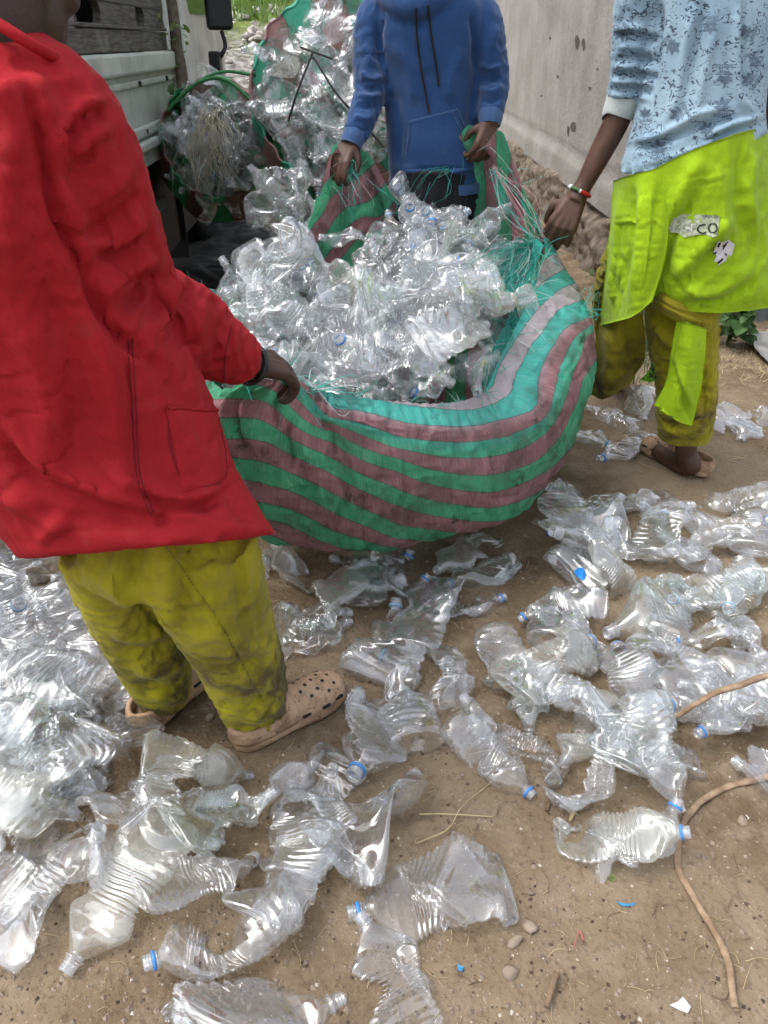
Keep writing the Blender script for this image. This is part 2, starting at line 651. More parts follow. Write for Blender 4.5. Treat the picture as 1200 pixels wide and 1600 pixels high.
def neck_mesh(c, ax):
    xs, rs = [], []
    for x, r in ((-0.002, 0.0133), (0.003, 0.0132), (0.0035, 0.0165), (0.0055, 0.0165), (0.006, 0.0134)):
        xs.append(x)
        rs.append(r)
    for x in np.linspace(0.008, 0.024, 17):
        xs.append(x)
        rs.append(0.0129 + 0.0011 * math.sin((x - 0.008) / 0.0045 * 2 * math.pi))
    for x, r in ((0.0255, 0.0128), (0.026, 0.0122), (0.0255, 0.0112), (0.012, 0.0110)):
        xs.append(x)
        rs.append(r)
    n = 20
    a = np.linspace(0, 2 * np.pi, n, endpoint=False)
    V = np.stack([np.repeat(xs, n), np.repeat(rs, n) * np.tile(np.cos(a), len(xs)), np.repeat(rs, n) * np.tile(np.sin(a), len(xs))], 1)
    return V @ frame_x(ax).T + c, gridfaces(len(xs), n, False, True)

def ring_mesh(c, ax):
    pr = ((0.0068, 0.0142), (0.0066, 0.0158), (0.0118, 0.0156), (0.0120, 0.0140))
    n = 20
    a = np.linspace(0, 2 * np.pi, n, endpoint=False)
    xs, rs = zip(*pr)
    V = np.stack([np.repeat(xs, n), np.repeat(rs, n) * np.tile(np.cos(a), 4), np.repeat(rs, n) * np.tile(np.sin(a), 4)], 1)
    return V @ frame_x(ax).T + c, gridfaces(4, n, True, True)

BOT = []
_r = random.Random(5)
N_FLAT, N_SOFT = 22, 12
for _i in range(N_FLAT + N_SOFT):
    if _i < N_FLAT:
        _v, _f, _c, _ax = crushed_bottle(100 + _i, _r.uniform(0.26, 0.46), _r.uniform(0.03, 0.22), _r.uniform(0.45, 0.85))
    else:
        _v, _f, _c, _ax = crushed_bottle(300 + _i, _r.uniform(0.42, 0.72), _r.uniform(0.02, 0.14), _r.uniform(0.35, 0.7))
    _nv, _nf = neck_mesh(_c, _ax)
    _rv, _rf = ring_mesh(_c, _ax)
    _mb, _mn, _m1 = mesh('bottle_body', _v, _f), mesh('bottle_neck', _nv, _nf), mesh('neck_ring', _rv, _rf)
    _m2 = _m1.copy()
    for _m, _k in ((_mb, 'pet_cloudy' if _i % 9 == 4 else ('pet_green' if _i % 11 == 7 else 'pet')), (_mn, 'pet_neck'), (_m1, 'ring_blue'), (_m2, 'ring_pale')):
        _m.materials.append(MAT[_k])
    _end = np.asarray(_c + _ax * 0.026)
    BOT.append(dict(body=_mb, neck=_mn, blue=_m1, pale=_m2, V=np.vstack([_v[::3], _nv[::4]]), Vb=_v, Fb=_f,
                    base=np.asarray(_v[-1]), end=_end))

class Heap:
    """height map that carries bottles dropped on it"""
    def __init__(s, x0, x1, y0, y1, cell=0.012):
        s.x0, s.y0, s.c = x0, y0, cell
        s.nx, s.ny = int((x1 - x0) / cell), int((y1 - y0) / cell)
        s.H = np.zeros((s.nx, s.ny))
    def idx(s, W):
        i = np.clip(((W[:, 0] - s.x0) / s.c).astype(int), 0, s.nx - 1)
        j = np.clip(((W[:, 1] - s.y0) / s.c).astype(int), 0, s.ny - 1)
        return i, j
    def fill(s, fn):
        X, Y = np.meshgrid(s.x0 + (np.arange(s.nx) + .5) * s.c, s.y0 + (np.arange(s.ny) + .5) * s.c, indexing='ij')
        s.H = fn(X, Y)
    def drop(s, b, R, xy, sc, sink=88, tilt=True):
        W = (BOT[b]['V'] * sc) @ R.T
        W[:, :2] += xy
        i, j = s.idx(W)
        if tilt:
            d = R[:, 0]
            al = (W[:, :2] - xy) @ d[:2]
            lo, hi = al < -0.03, al > 0.03
            if lo.sum() > 5 and hi.sum() > 5:
                h0 = np.percentile(s.H[i[lo], j[lo]], 75)
                h1 = np.percentile(s.H[i[hi], j[hi]], 75)
                ang = math.atan2(np.clip(h1 - h0, -0.16, 0.16), 0.16)
                axis = np.cross(d, (0, 0, 1.0))
                R = np.array(Matrix.Rotation(ang, 3, Vector(axis))) @ R
                W = (BOT[b]['V'] * sc) @ R.T
                W[:, :2] += xy
                i, j = s.idx(W)
        gap = s.H[i, j] - W[:, 2]
        z = np.percentile(gap, sink)
        g = np.max(-W[:, 2])
        zz = max(z, g + s.H[i, j].min() - 0.0) if False else z
        W[:, 2] += zz
        np.maximum.at(s.H, (i, j), W[:, 2])
        return R, np.array((xy[0], xy[1], zz))

BCOUNT = [0]
def put_bottle(b, R, loc, sc, ring, label, group, neck=True, cat='bottle'):
    M = Matrix.Translation(Vector(loc)) @ Matrix(R.tolist()).to_4x4() @ Matrix.Scale(sc, 4)
    o = obj('plastic_bottle', BOT[b]['body'], None, None, label, cat, group)
    o.matrix_world = M
    if neck:
        c = bpy.data.objects.new('threaded_neck', BOT[b]['neck'])
        COL.objects.link(c)
        c.parent = o
    if ring:
        c = bpy.data.objects.new('neck_ring', BOT[b]['blue' if ring == 'b' else 'pale'])
        COL.objects.link(c)
        c.parent = o
    BCOUNT[0] += 1
    return o

def aim(b, p0, p1, roll, sc_lim=(0.8, 1.12)):
    """orientation and scale that lay bottle b from its base p0 to its mouth p1"""
    B = BOT[b]
    d = np.asarray(p1) - np.asarray(p0)
    L = np.linalg.norm(d)
    bd = B['end'] - B['base']
    sc = float(np.clip(L / np.linalg.norm(bd), *sc_lim))
    Rr = rot('X', roll)
    # yaw so that the bottle's own chord lies along d
    bd2 = Rr @ bd
    yaw = math.atan2(d[1], d[0]) - math.atan2(bd2[1], bd2[0])
    R = rot('Z', yaw) @ Rr
    mid = (np.asarray(p0) + np.asarray(p1)) / 2
    off = R @ ((B['end'] + B['base']) / 2 * sc)
    return R, (mid - off)[:2], sc
# ================================================================== the setting
def ground_z(x, y):
    p = np.stack([np.ravel(x), np.ravel(y), np.zeros(np.size(x))], 1)
    z = 0.010 * vnoise(p, 2.3, 3) + 0.005 * vnoise(p, 7, 4) + 0.0035 * vnoise(p, 19, 5) + 0.0022 * vnoise(p, 48, 6)
    return z.reshape(np.shape(x))

def soil_mat():
    k = NT('dry_earth')
    co = k.n('NewGeometry').outputs['Position']
    big = k.noise(1.3, 2, co)
    mid = k.noise(9, 4, co, 0.65)
    fine = k.noise(70, 4, co, 0.7)
    c = k.mix(k.ramp(big, 0.36, 0.64), (0.130, 0.093, 0.056), (0.240, 0.182, 0.120))
    c = k.mix(k.math('MULTIPLY', k.ramp(mid, 0.42, 0.68), 0.75), c, (0.265, 0.208, 0.146))
    c = k.mix(k.math('MULTIPLY', k.ramp(fine, 0.52, 0.68), 0.45), c, (0.085, 0.058, 0.038))
    sp = k.n('TexVoronoi', Scale=85, Vector=co)
    c = k.mix(k.math('MULTIPLY', k.ramp(sp.outputs[0], 0.17, 0.06), 0.55), c, (0.42, 0.36, 0.29))
    sp2 = k.n('TexVoronoi', Scale=38, Vector=co)
    c = k.mix(k.math('MULTIPLY', k.ramp(sp2.outputs[0], 0.12, 0.05), 0.25), c, (0.07, 0.05, 0.035))
    h = k.math('ADD', k.math('MULTIPLY', mid, 0.7), k.math('ADD', k.math('MULTIPLY', fine, 0.55), k.math('MULTIPLY', sp.outputs[0], -0.25)))
    return k.done(c, 0.97, k.bump(h, 0.75, 0.012), 0.12)
MAT['soil'] = soil_mat()

_gx = np.concatenate([-np.geomspace(80, 1.7, 26), np.linspace(-1.65, 2.4, 290), np.geomspace(2.45, 80, 26)])
_gy = np.concatenate([-np.geomspace(60, 0.4, 10), np.linspace(0.2, 4.0, 270), np.geomspace(4.05, 120, 34)])
_X, _Y = np.meshgrid(_gx, _gy, indexing='ij')
_V = np.stack([_X, _Y, ground_z(_X, _Y)], -1).reshape(-1, 3)
obj('ground', mesh('ground', _V, gridfaces(len(_gx), len(_gy))), MAT['soil'], kind='structure')

# --- hillside of rubble and grass behind
def hill_mat():
    k = NT('rubble_and_grass')
    pos = k.n('NewGeometry').outputs['Position']
    z = k.n('SeparateXYZ', Vector=pos).outputs[2]
    st = k.n('TexVoronoi', Scale=2.6, Vector=pos)
    c1 = k.mix(k.ramp(k.noise(6, 8, pos, 0.7), 0.4, 0.62), (0.16, 0.14, 0.12), (0.46, 0.44, 0.41))
    c1 = k.mix(k.ramp(st.outputs[0], 0.25, 0.05), c1, (0.62, 0.61, 0.58))
    g = k.mix(k.ramp(k.noise(1.2, 6, pos, 0.65), 0.4, 0.62), (0.07, 0.115, 0.02), (0.22, 0.27, 0.07))
    f = k.ramp(k.math('ADD', z, k.math('MULTIPLY', k.noise(0.7, 6, pos), 2.2)), 2.0, 2.8)
    c = k.mix(f, c1, g)
    return k.done(c, 0.95, k.bump(k.noise(7, 8, pos, 0.7), 0.8, 0.2), 0.1)
_hx, _hy = np.linspace(-30, 40, 130), np.linspace(9.5, 60, 130)
_X, _Y = np.meshgrid(_hx, _hy, indexing='ij')
_p = np.stack([_X.ravel(), _Y.ravel(), 0 * _X.ravel()], 1)
_Z = (np.clip(_Y - 10.5, 0, None) * 0.17 + 0.12 * np.clip(_Y - 10, 0, 1) * (fbm(_p, 0.8, 8).reshape(_X.shape) + 0.6 * vnoise(_p, 3.1, 9).reshape(_X.shape))) - 0.05
obj('hillside', mesh('hillside', np.stack([_X, _Y, _Z], -1).reshape(-1, 3), gridfaces(130, 130)), hill_mat(), kind='structure')

# tufts of grass and bushes on the hill
def leaf_blades(n, fn, seed, wid=0.012, name='grass'):
    r = np.random.default_rng(seed)
    V, F = [], []
    for i in range(n):
        p, h, lean = fn(r)
        a = r.uniform(0, 6.28)
        d = np.array((math.cos(a), math.sin(a), 0))
        s = np.array((-d[1], d[0], 0)) * wid * r.uniform(0.6, 1.3)
        q = p + d * lean * 0.4 + np.array((0, 0, h * 0.6))
        t = p + d * lean + np.array((0, 0, h))
        k = len(V)
        V += [p - s, p + s, q + s * 0.8, q - s * 0.8, t]
        F += [(k, k + 1, k + 2, k + 3), (k + 3, k + 2, k + 4)]
    return mesh(name, np.array(V), F)

def green_mat(name, a, b, scale=30):
    k = NT(name)
    co = k.n('NewGeometry').outputs['Position']
    c = k.mix(k.ramp(k.noise(scale, 4, co), 0.35, 0.65), a, b)
    bs = k.n('BsdfPrincipled', Roughness=0.6)
    k.set(bs.inputs['Base Color'], c)
    tl = k.n('BsdfTranslucent')
    k.set(tl.inputs[0], c)
    m = k.n('MixShader', Fac=0.3)
    k.set(m.inputs[1], bs.outputs[0])
    k.set(m.inputs[2], tl.outputs[0])
    k.t.links.new(m.outputs[0], k.out.inputs[0])
    return k.m
MAT['leaf_dark'] = green_mat('dark_green_leaf', (0.035, 0.085, 0.020), (0.085, 0.16, 0.045))
MAT['leaf_light'] = green_mat('fresh_green_leaf', (0.10, 0.19, 0.03), (0.22, 0.30, 0.08))
MAT['straw'] = plain_mat('dry_straw', (0.42, 0.34, 0.19), 0.8, 0.3)
MAT['twig'] = plain_mat('dry_twig', (0.17, 0.115, 0.07), 0.9, 0.35)

def hill_tuft(r):
    x, y = r.uniform(-9, 2), r.uniform(20, 30)
    return np.array((x, y, max(0, (y - 10.5) * 0.17) - 0.05)), r.uniform(0.15, 0.45), r.uniform(0, 0.2)
obj('hill_grass', leaf_blades(6000, hill_tuft, 31, 0.03), MAT['leaf_light'], label='grass growing over the upper hillside behind the truck mirror', cat='grass', kind='stuff')

# rubble stones at the foot of the hill (too small to pick apart)
def stone_vf(r, c, s):
    V, F = ellipsoid((0, 0, 0), (1, r.uniform(0.6, 1), r.uniform(0.4, 0.75)), 8, 6)
    V = V * (1 + 0.5 * vnoise(V + r.uniform(0, 50), 1.6, 2)[:, None]) * s
    a = r.uniform(0, 6.28)
    R = rot('Z', a) @ rot('X', r.uniform(-.5, .5))
    return V @ R.T + c, F
_r = np.random.default_rng(44)
_parts = []
for _i in range(420):
    _y = _r.uniform(9.8, 22)
    _x = _r.uniform(-5.5, 0.5)
    _parts.append(stone_vf(_r, np.array((_x, _y, max(0, (_y - 10.5) * 0.17))), _r.uniform(0.04, 0.17)))
_v, _f = join(_parts)
obj('rubble', mesh('rubble', _v, _f, False), plain_mat('pale_rubble', (0.40, 0.37, 0.33), 0.9, 0.35, 3), label='pale stone rubble strewn at the foot of the hillside', cat='rubble', kind='stuff')

# --- concrete wall on the right with a broken rough foot
def concrete_mat():
    k = NT('weathered_concrete')
    pos = k.n('NewGeometry').outputs['Position']
    mp = k.n('Mapping', Vector=pos)
    mp.inputs['Scale'].default_value = (1, 5.0, 0.55)
    st = k.noise(5.5, 8, mp.outputs[0], 0.62)
    n = k.noise(2.2, 8, pos, 0.6)
    c = k.mix(k.ramp(n, 0.3, 0.7), (0.235, 0.220, 0.200), (0.325, 0.306, 0.283))
    c = k.mix(k.math('MULTIPLY', k.ramp(st, 0.48, 0.70), 0.5), c, (0.24, 0.212, 0.182))
    pit = k.n('TexVoronoi', Scale=16, Vector=pos)
    pf = k.math('MULTIPLY', k.ramp(pit.outputs[0], 0.13, 0.05), k.ramp(k.noise(3.5, 3, pos), 0.5, 0.56))
    c = k.mix(k.math('MULTIPLY', pf, 0.8), c, (0.10, 0.085, 0.07))
    h = k.math('ADD', k.math('MULTIPLY', k.noise(28, 8, pos, 0.65), 0.6), k.math('MULTIPLY', pf, -1.2))
    h = k.math('ADD', h, k.math('MULTIPLY', st, 0.5))
    return k.done(c, 0.93, k.bump(h, 0.8, 0.025), 0.15)
MAT['concrete'] = concrete_mat()
def rough_mat():
    k = NT('crumbling_mortar')
    pos = k.n('NewGeometry').outputs['Position']
    c = k.mix(k.ramp(k.noise(9, 8, pos, 0.7), 0.35, 0.68), (0.115, 0.088, 0.064), (0.285, 0.240, 0.195))
    return k.done(c, 0.97, k.bump(k.noise(30, 8, pos, 0.75), 0.9, 0.03), 0.1)
WALL_X, WALL_SL = 1.40, -0.012
def wall_x(y):
    return WALL_X + WALL_SL * (y - 5)
wall = empty('concrete_wall', (WALL_X, 8, 0), 'tall streaked grey concrete wall with a crumbling rough foot behind the workers', 'wall')
def wall_slab():
    ys, zs = np.linspace(4.25, 16, 260), np.linspace(0.36, 4.2, 90)
    Yg, Zg = np.meshgrid(ys, zs, indexing='ij')
    p = np.stack([0 * Yg.ravel(), Yg.ravel(), Zg.ravel()], 1)
    d = 0.012 * fbm(p, 1.1, 12).reshape(Yg.shape)
    crack = np.exp(-((Zg - (0.575 + 0.015 * np.sin(Yg * 2.1) + 0.008 * np.sin(Yg * 9))) / 0.022) ** 2)
    d = d - 0.02 * crack + 0.018 * (Zg < 0.56)
    front = np.stack([wall_x(Yg) - d, Yg, Zg], -1).reshape(-1, 3)
    back = front.copy()
    back[:, 0] = wall_x(back[:, 1]) + 0.22
    nu, nv = len(ys), len(zs)
    F = [tuple(q) for q in gridfaces(nu, nv)]
    n0 = nu * nv
    F += [tuple(int(i) + n0 for i in q)[::-1] for q in gridfaces(nu, nv)]
    for j in range(nv - 1):
        F.append((j, j + 1, n0 + j + 1, n0 + j))
    for i in range(nu - 1):
        a, b = i * nv + nv - 1, (i + 1) * nv + nv - 1
        F.append((a, b, n0 + b, n0 + a))
    return mesh('wall_slab', np.vstack([front, back]), F)
obj('slab', wall_slab(), MAT['concrete'], wall)
def plinth():
    ys, zs = np.linspace(4.2, 16, 420), np.linspace(-0.03, 0.47, 44)
    Yg, Zg = np.meshgrid(ys, zs, indexing='ij')
    p = np.stack([0 * Yg.ravel(), Yg.ravel(), Zg.ravel()], 1)
    b = fbm(p, 6, 21, 5).reshape(Yg.shape)
    ridge = np.abs(vnoise(p, 11, 5)).reshape(Yg.shape)
    top = 0.40 + 0.05 * np.sin(Yg * 3.1) + 0.05 * vnoise(p, 4, 77).reshape(Yg.shape)
    on = np.clip((top - Zg) / 0.05, 0, 1)
    d = on * (0.02 + 0.035 * b + 0.03 * ridge + 0.04 * (1 - Zg / 0.45)) - 0.03 * (1 - on)
    return mesh('plinth', np.stack([wall_x(Yg) - d, Yg, Zg], -1).reshape(-1, 3), gridfaces(len(ys), len(zs)))
obj('rough_foot', plinth(), rough_mat(), wall)

# --- truck standing on the left
TE = np.array((-0.039, 0.99924, 0))                    # along the truck, tail to cab
TN = np.array((0.99924, 0.039, 0))                     # out of its right side
T0 = np.array((-1.125, 4.2, 0))
TR = np.stack([TN, TE, (0, 0, 1)], 1)                  # local (out, along, up)
def tbox(o, a, z, so, sa, sz):
    """box in truck axes: centre out o, along a, height z"""
    return boxvf(T0 + TN * o + TE * a + np.array((0, 0, z)), (so, sa, sz), TR)
def paint(name, col, rough=0.42):
    k = NT(name)
    co = k.n('NewGeometry').outputs['Position']
    n = k.noise(3.5, 8, co, 0.65)
    c = k.mix(k.ramp(n, 0.42, 0.66), col, tuple(x * 0.72 for x in col))
    sc = k.ramp(k.noise(26, 9, co, 0.75), 0.60, 0.68)
    c = k.mix(k.math('MULTIPLY', sc, 0.6), c, (0.12, 0.085, 0.055))
    dm = k.n('Mapping', Vector=co)
    dm.inputs['Scale'].default_value = (1, 6, 0.8)
    c = k.mix(k.math('MULTIPLY', k.ramp(k.noise(7, 6, dm.outputs[0]), 0.5, 0.75), 0.35), c, (0.28, 0.25, 0.19))
    return k.done(c, k.math('ADD', rough, k.math('MULTIPLY', n, 0.3)), k.bump(k.noise(40, 4, co), 0.06, 0.003), 0.4)
MAT['truck_paint'] = paint('dirty_white_truck_paint', (0.52, 0.55, 0.49))
MAT['cab_paint'] = paint('white_cab_paint', (0.66, 0.68, 0.65), 0.3)
MAT['black_plastic'] = plain_mat('black_plastic', (0.012, 0.012, 0.013), 0.4, 0.2)
MAT['steel_dark'] = plain_mat('grimy_dark_steel', (0.035, 0.033, 0.030), 0.65, 0.3)
def board_mat():
    k = NT('dark_old_boards')
    co = k.n('NewGeometry').outputs['Position']
    mp = k.n('Mapping', Vector=co)
    mp.inputs['Scale'].default_value = (3, 1.2, 14)
    g = k.noise(6, 8, mp.outputs[0], 0.65, 0.4)
    c = k.mix(k.ramp(g, 0.35, 0.65), (0.060, 0.054, 0.045), (0.145, 0.132, 0.115))
    c = k.mix(k.math('MULTIPLY', k.ramp(k.noise(5, 7, co, 0.7), 0.55, 0.7), 0.6), c, (0.24, 0.225, 0.195))
    return k.done(c, 0.75, k.bump(g, 0.4, 0.006), 0.25)
MAT['boards'] = board_mat()
truck = empty('parked_truck', T0, 'white dropside truck with dark slotted boards parked along the left side', 'truck')
def tpart(name, boxes, mat, w=0.006, parent=None):
    V, F = join(boxes)
    return obj(name, bevel_mesh(name, V, F, w), MAT[mat] if isinstance(mat, str) else mat, truck if parent is None else parent)
A0, A1 = -2.3, 0.62
AM, AL = (A0 + A1) / 2, A1 - A0
side = tpart('drop_side', [tbox(-0.02, AM, 1.04, 0.03, AL, 0.385), ], 'truck_paint')
tpart('top_rail', [tbox(0.010, AM, 1.196, 0.045, AL, 0.082)], 'truck_paint', 0.012)
tpart('pressed_rib', [tbox(0.002, AM, 1.118, 0.022, AL, 0.030)], 'truck_paint', 0.008)
tpart('lower_rib', [tbox(0.004, AM, 0.925, 0.030, AL, 0.045)], 'truck_paint', 0.01)
tpart('bottom_rail', [tbox(0.012, AM, 0.870, 0.05, AL, 0.040)], 'truck_paint', 0.01)
tpart('bed_frame', [tbox(-0.02, AM, 0.81, 0.05, AL + 0.3, 0.07)], 'truck_paint', 0.006)
for a in (-1.55, -0.95, -0.25, 0.35):
    for z in (1.118, 0.925):
        V, F = tube([T0 + TN * 0.008 + TE * a + np.array((0, 0, z)), T0 + TN * 0.024 + TE * a + np.array((0, 0, z))], 0.011, 8)
        obj('bolt', mesh('bolt', V, F, False), MAT['steel_dark'], truck)
tpart('corner_panel', [tbox(0.0, A1 + 0.13, 1.13, 0.05, 0.20, 0.21)], 'truck_paint', 0.012)
tpart('latch', [tbox(0.032, A1 + 0.10, 1.19, 0.02, 0.035, 0.06)], 'steel_dark', 0.004)
tpart('corner_post', [tbox(-0.02, A1 + 0.25, 1.08, 0.06, 0.05, 0.52)], 'truck_paint', 0.008)
tpart('bed_floor', [tbox(-0.88, AM + 0.1, 0.86, 1.66, AL + 0.2, 0.06)], 'steel_dark')
tpart('chassis_beam', [tbox(-0.45, AM + 1.0, 0.66, 0.10, 6.0, 0.20)], 'steel_dark')
tpart('chassis_beam', [tbox(-1.25, AM + 1.0, 0.66, 0.10, 6.0, 0.20)], 'steel_dark')
tpart('far_side', [tbox(-1.74, AM, 1.4, 0.04, AL, 1.0)], 'boards')
tpart('load', [tbox(-0.88, AM, 1.5, 1.5, AL - 0.1, 1.2)], 'steel_dark')
tpart('shade_panel', [tbox(-0.12, -0.30, 0.50, 0.02, 3.3, 0.56)], 'steel_dark')  # added dark panel under the bed, blocking light and hiding lit ground
tpart('mud_flap', [tbox(-0.45, 0.80, 0.42, 0.75, 0.02, 0.62)], 'black_plastic')
tpart('skirt_bar', [tbox(-0.10, -0.1, 0.52, 0.05, 0.9, 0.055)], 'truck_paint')
tpart('battery_box', [tbox(-0.20, -0.1, 0.36, 0.22, 0.6, 0.22)], 'steel_dark', 0.012)
# dark boards with hexagonal hand slots above the dropside
tpart('board', [tbox(-0.03, AM, 1.281, 0.035, AL, 0.083)], 'boards')
tpart('board', [tbox(-0.028, AM, 1.3325, 0.045, AL, 0.014)], 'boards', 0.003)
tpart('board', [tbox(-0.03, AM, 1.475, 0.035, AL, 0.120)], 'boards')
tpart('board', [tbox(-0.03, AM, 1.605, 0.035, AL, 0.130)], 'boards')
tpart('board', [tbox(-0.03, AM, 1.745, 0.035, AL, 0.140)], 'boards')
def spacer(a0, a1):
    """piece between two hexagonal slots (pointed ends face the slots' notches)"""
    z0, z1, zm, n = 1.341, 1.4145, 1.378, 0.028
    pr = [(a0, z0), (a1, z0), (a1 - n, zm), (a1, z1), (a0, z1), (a0 + n, zm)]
    V = [T0 + TN * o + TE * a + np.array((0, 0, z)) for o in (-0.045, -0.014) for a, z in pr]
    F = [(0, 1, 2, 3, 4, 5)[::-1], (6, 7, 8, 9, 10, 11)] + [(i, (i + 1) % 6, 6 + (i + 1) % 6, 6 + i) for i in range(6)]
    obj('slot_spacer', mesh('slot_spacer', V, F, False), MAT['boards'], truck)
for _a0, _a1 in ((-2.3, -1.72), (-1.44, -0.92), (-0.62, 0.0), (0.14, 0.62)):
    spacer(_a0, _a1)
# sticker with lettering on the boards
STK = tpart('sticker', [tbox(-0.0125, -1.02, 1.395, 0.003, 0.10, 0.15)], plain_mat('faded_violet_paper', (0.20, 0.165, 0.175), 0.7, 0.25), 0.0005)
def text_mesh(s, size, bold=0.0, shear=0.0):
    cu = bpy.data.curves.new('t', 'FONT')
    cu.body = s
    cu.size = size
    cu.align_x = 'CENTER'
    cu.align_y = 'CENTER'
    cu.offset = bold
    cu.shear = shear
    cu.resolution_u = 3
    o = bpy.data.objects.new('t', cu)
    COL.objects.link(o)
    dg = bpy.context.evaluated_depsgraph_get()
    me = bpy.data.meshes.new_from_object(o.evaluated_get(dg))
    V = np.array([v.co[:] for v in me.vertices])
    F = [tuple(p.vertices) for p in me.polygons]
    bpy.data.objects.remove(o)
    bpy.data.meshes.remove(me)
    return V, F
MAT['print_white'] = plain_mat('white_print', (0.62, 0.60, 0.60), 0.7, 0.1)
for s, sz, da, dz in (('GN', 0.058, -0.022, 0.010), ('enu', 0.036, 0.030, 0.004), ('ENS', 0.018, 0.022, 0.028), ('-wine', 0.022, 0.004, -0.030)):
    V, F = text_mesh(s, sz, 0.001)
    W = np.array([T0 + TN * (-0.009) + TE * (-1.02 + da + v[0]) + np.array((0, 0, 1.395 + dz + v[1])) for v in V])
    obj('lettering', mesh('lettering', W, F, False), MAT['print_white'], STK)
# cab
def cab_body():
    pr = [(0.95, 0.55), (0.95, 2.35), (1.15, 2.42), (2.35, 2.36), (2.62, 1.45), (2.72, 1.25), (2.74, 0.5), (2.3, 0.45)]
    V = [T0 + TN * o + TE * a + np.array((0, 0, z)) for o in (0.0, -1.72) for a, z in pr]
    n = len(pr)
    F = [tuple(range(n)), tuple(range(n, 2 * n))[::-1]] + [(i, n + i, n + (i + 1) % n, (i + 1) % n) for i in range(n)]
    return bevel_mesh('cab_body', np.array(V), F, 0.04, 3)
obj('cab', cab_body(), MAT['cab_paint'], truck)
k = NT('dark_glass')
MAT['glass'] = k.done((0.02, 0.035, 0.025), 0.06, None, 0.6)
V = np.array([T0 + TN * o + TE * a + np.array((0, 0, z)) for o in (0.006, -0.01) for a, z in ((1.22, 1.42), (2.40, 1.42), (2.22, 2.15), (1.22, 2.18))])
obj('side_window', bevel_mesh('side_window', V, [(0, 1, 2, 3), (7, 6, 5, 4), (0, 4, 5, 1), (1, 5, 6, 2), (2, 6, 7, 3), (3, 7, 4, 0)], 0.004), MAT['glass'], truck)
V = np.array([T0 + TN * o + TE * a + np.array((0, 0, z)) for o in (0.012, -0.01) for a, z in ((0.98, 0.95), (1.62, 0.95), (1.12, 1.62), (0.98, 1.72))])
obj('cab_quarter_panel', bevel_mesh('cab_quarter_panel', V, [(0, 1, 2, 3), (7, 6, 5, 4), (0, 4, 5, 1), (1, 5, 6, 2), (2, 6, 7, 3), (3, 7, 4, 0)], 0.004), MAT['cab_paint'], truck)
# mirror on a bent arm
mp_ = P(341, 12, 5.75)
mir = obj('mirror_housing', bevel_mesh('mirror_housing', *boxvf(mp_ + np.array((0, 0, 0.05)), (0.165, 0.07, 0.34), rot('Z', 0.15)), 0.025, 3), MAT['black_plastic'], truck)
arm = catmull([P(346, 48, 5.74), P(352, 70, 5.74), P(347, 85, 5.72), P(338, 98, 5.72), P(330, 120, 5.7)], 24)
V, F = tube(arm, 0.013, 10)
obj('mirror_arm', mesh('mirror_arm', V, F), MAT['black_plastic'], truck)
obj('mirror_bracket', bevel_mesh('mirror_bracket', *boxvf(P(338, 108, 5.70), (0.07, 0.10, 0.20)), 0.012), MAT['black_plastic'], truck)
# wheels
def wheel(o, a):
    c = T0 + TN * o + TE * a
    w = empty('wheel', c + np.array((0, 0, 0.40)), None, None)
    del_keys = [kk for kk in w.keys()]
    w.parent = truck
    w.matrix_parent_inverse = Matrix.Translation(-truck.location)
    def lathe(pr, n=40):
        an = np.linspace(0, 2 * np.pi, n, endpoint=False)
        V = np.array([c + TN * x + TE * (r * math.cos(t)) + np.array((0, 0, 0.40 + r * math.sin(t))) for x, r in pr for t in an])
        return V, gridfaces(len(pr), n, False, True)
    for nm, pr, mt in (('tyre', ((-0.1, 0.24), (-0.11, 0.33), (-0.09, 0.39), (0.07, 0.39), (0.09, 0.33), (0.08, 0.24)), MAT['black_plastic']),
                       ('rim', ((0.07, 0.245), (0.05, 0.20), (0.0, 0.16), (0.02, 0.08), (0.05, 0.06), (0.05, 0.001)), MAT['truck_paint'])):
        V, F = lathe(pr)
        q = obj(nm, mesh(nm, V, F), mt)
        q.parent = w
        q.matrix_parent_inverse = Matrix.Translation(-(c + np.array((0, 0, 0.40))))
wheel(-0.20, -1.2)
wheel(-0.20, 1.75)

# --- blue-grey sheet metal and post behind the right worker
_c = G(1205, 518) + np.array((0.26, 0.12, 0))
n = 60
xs = np.linspace(-0.35, 0.6, n)
V = []
for z in (0.03, 1.05):
    for s in (0, 0.004):
        V += [(_c[0] + x, _c[1] + 0.012 * math.sin(x * 70) + s - 0.05 * z + 0.1 * x, z) for x in xs]
V = np.array(V)
F = []
for i in range(n - 1):
    F += [(i, i + 1, 2 * n + i + 1, 2 * n + i), (n + i + 1, n + i, 3 * n + i, 3 * n + i + 1), (2 * n + i, 2 * n + i + 1, 3 * n + i + 1, 3 * n + i), (i + 1, i, n + i, n + i + 1)]
obj('sheet_metal_panel', mesh('sheet_metal_panel', V, F), paint('blue_grey_sheet', (0.27, 0.33, 0.40), 0.5), label='blue grey sheet metal panel standing behind the lime jacket at right edge', cat='metal sheet')
pb = G(1152, 512)
obj('wooden_post', bevel_mesh('wooden_post', *boxvf(pb + np.array((0.02, 0.12, 0.5)), (0.07, 0.06, 1.04), rot('Z', 0.2)), 0.006), MAT['boards'], label='short weathered wooden post beside the blue grey metal sheet', cat='post')
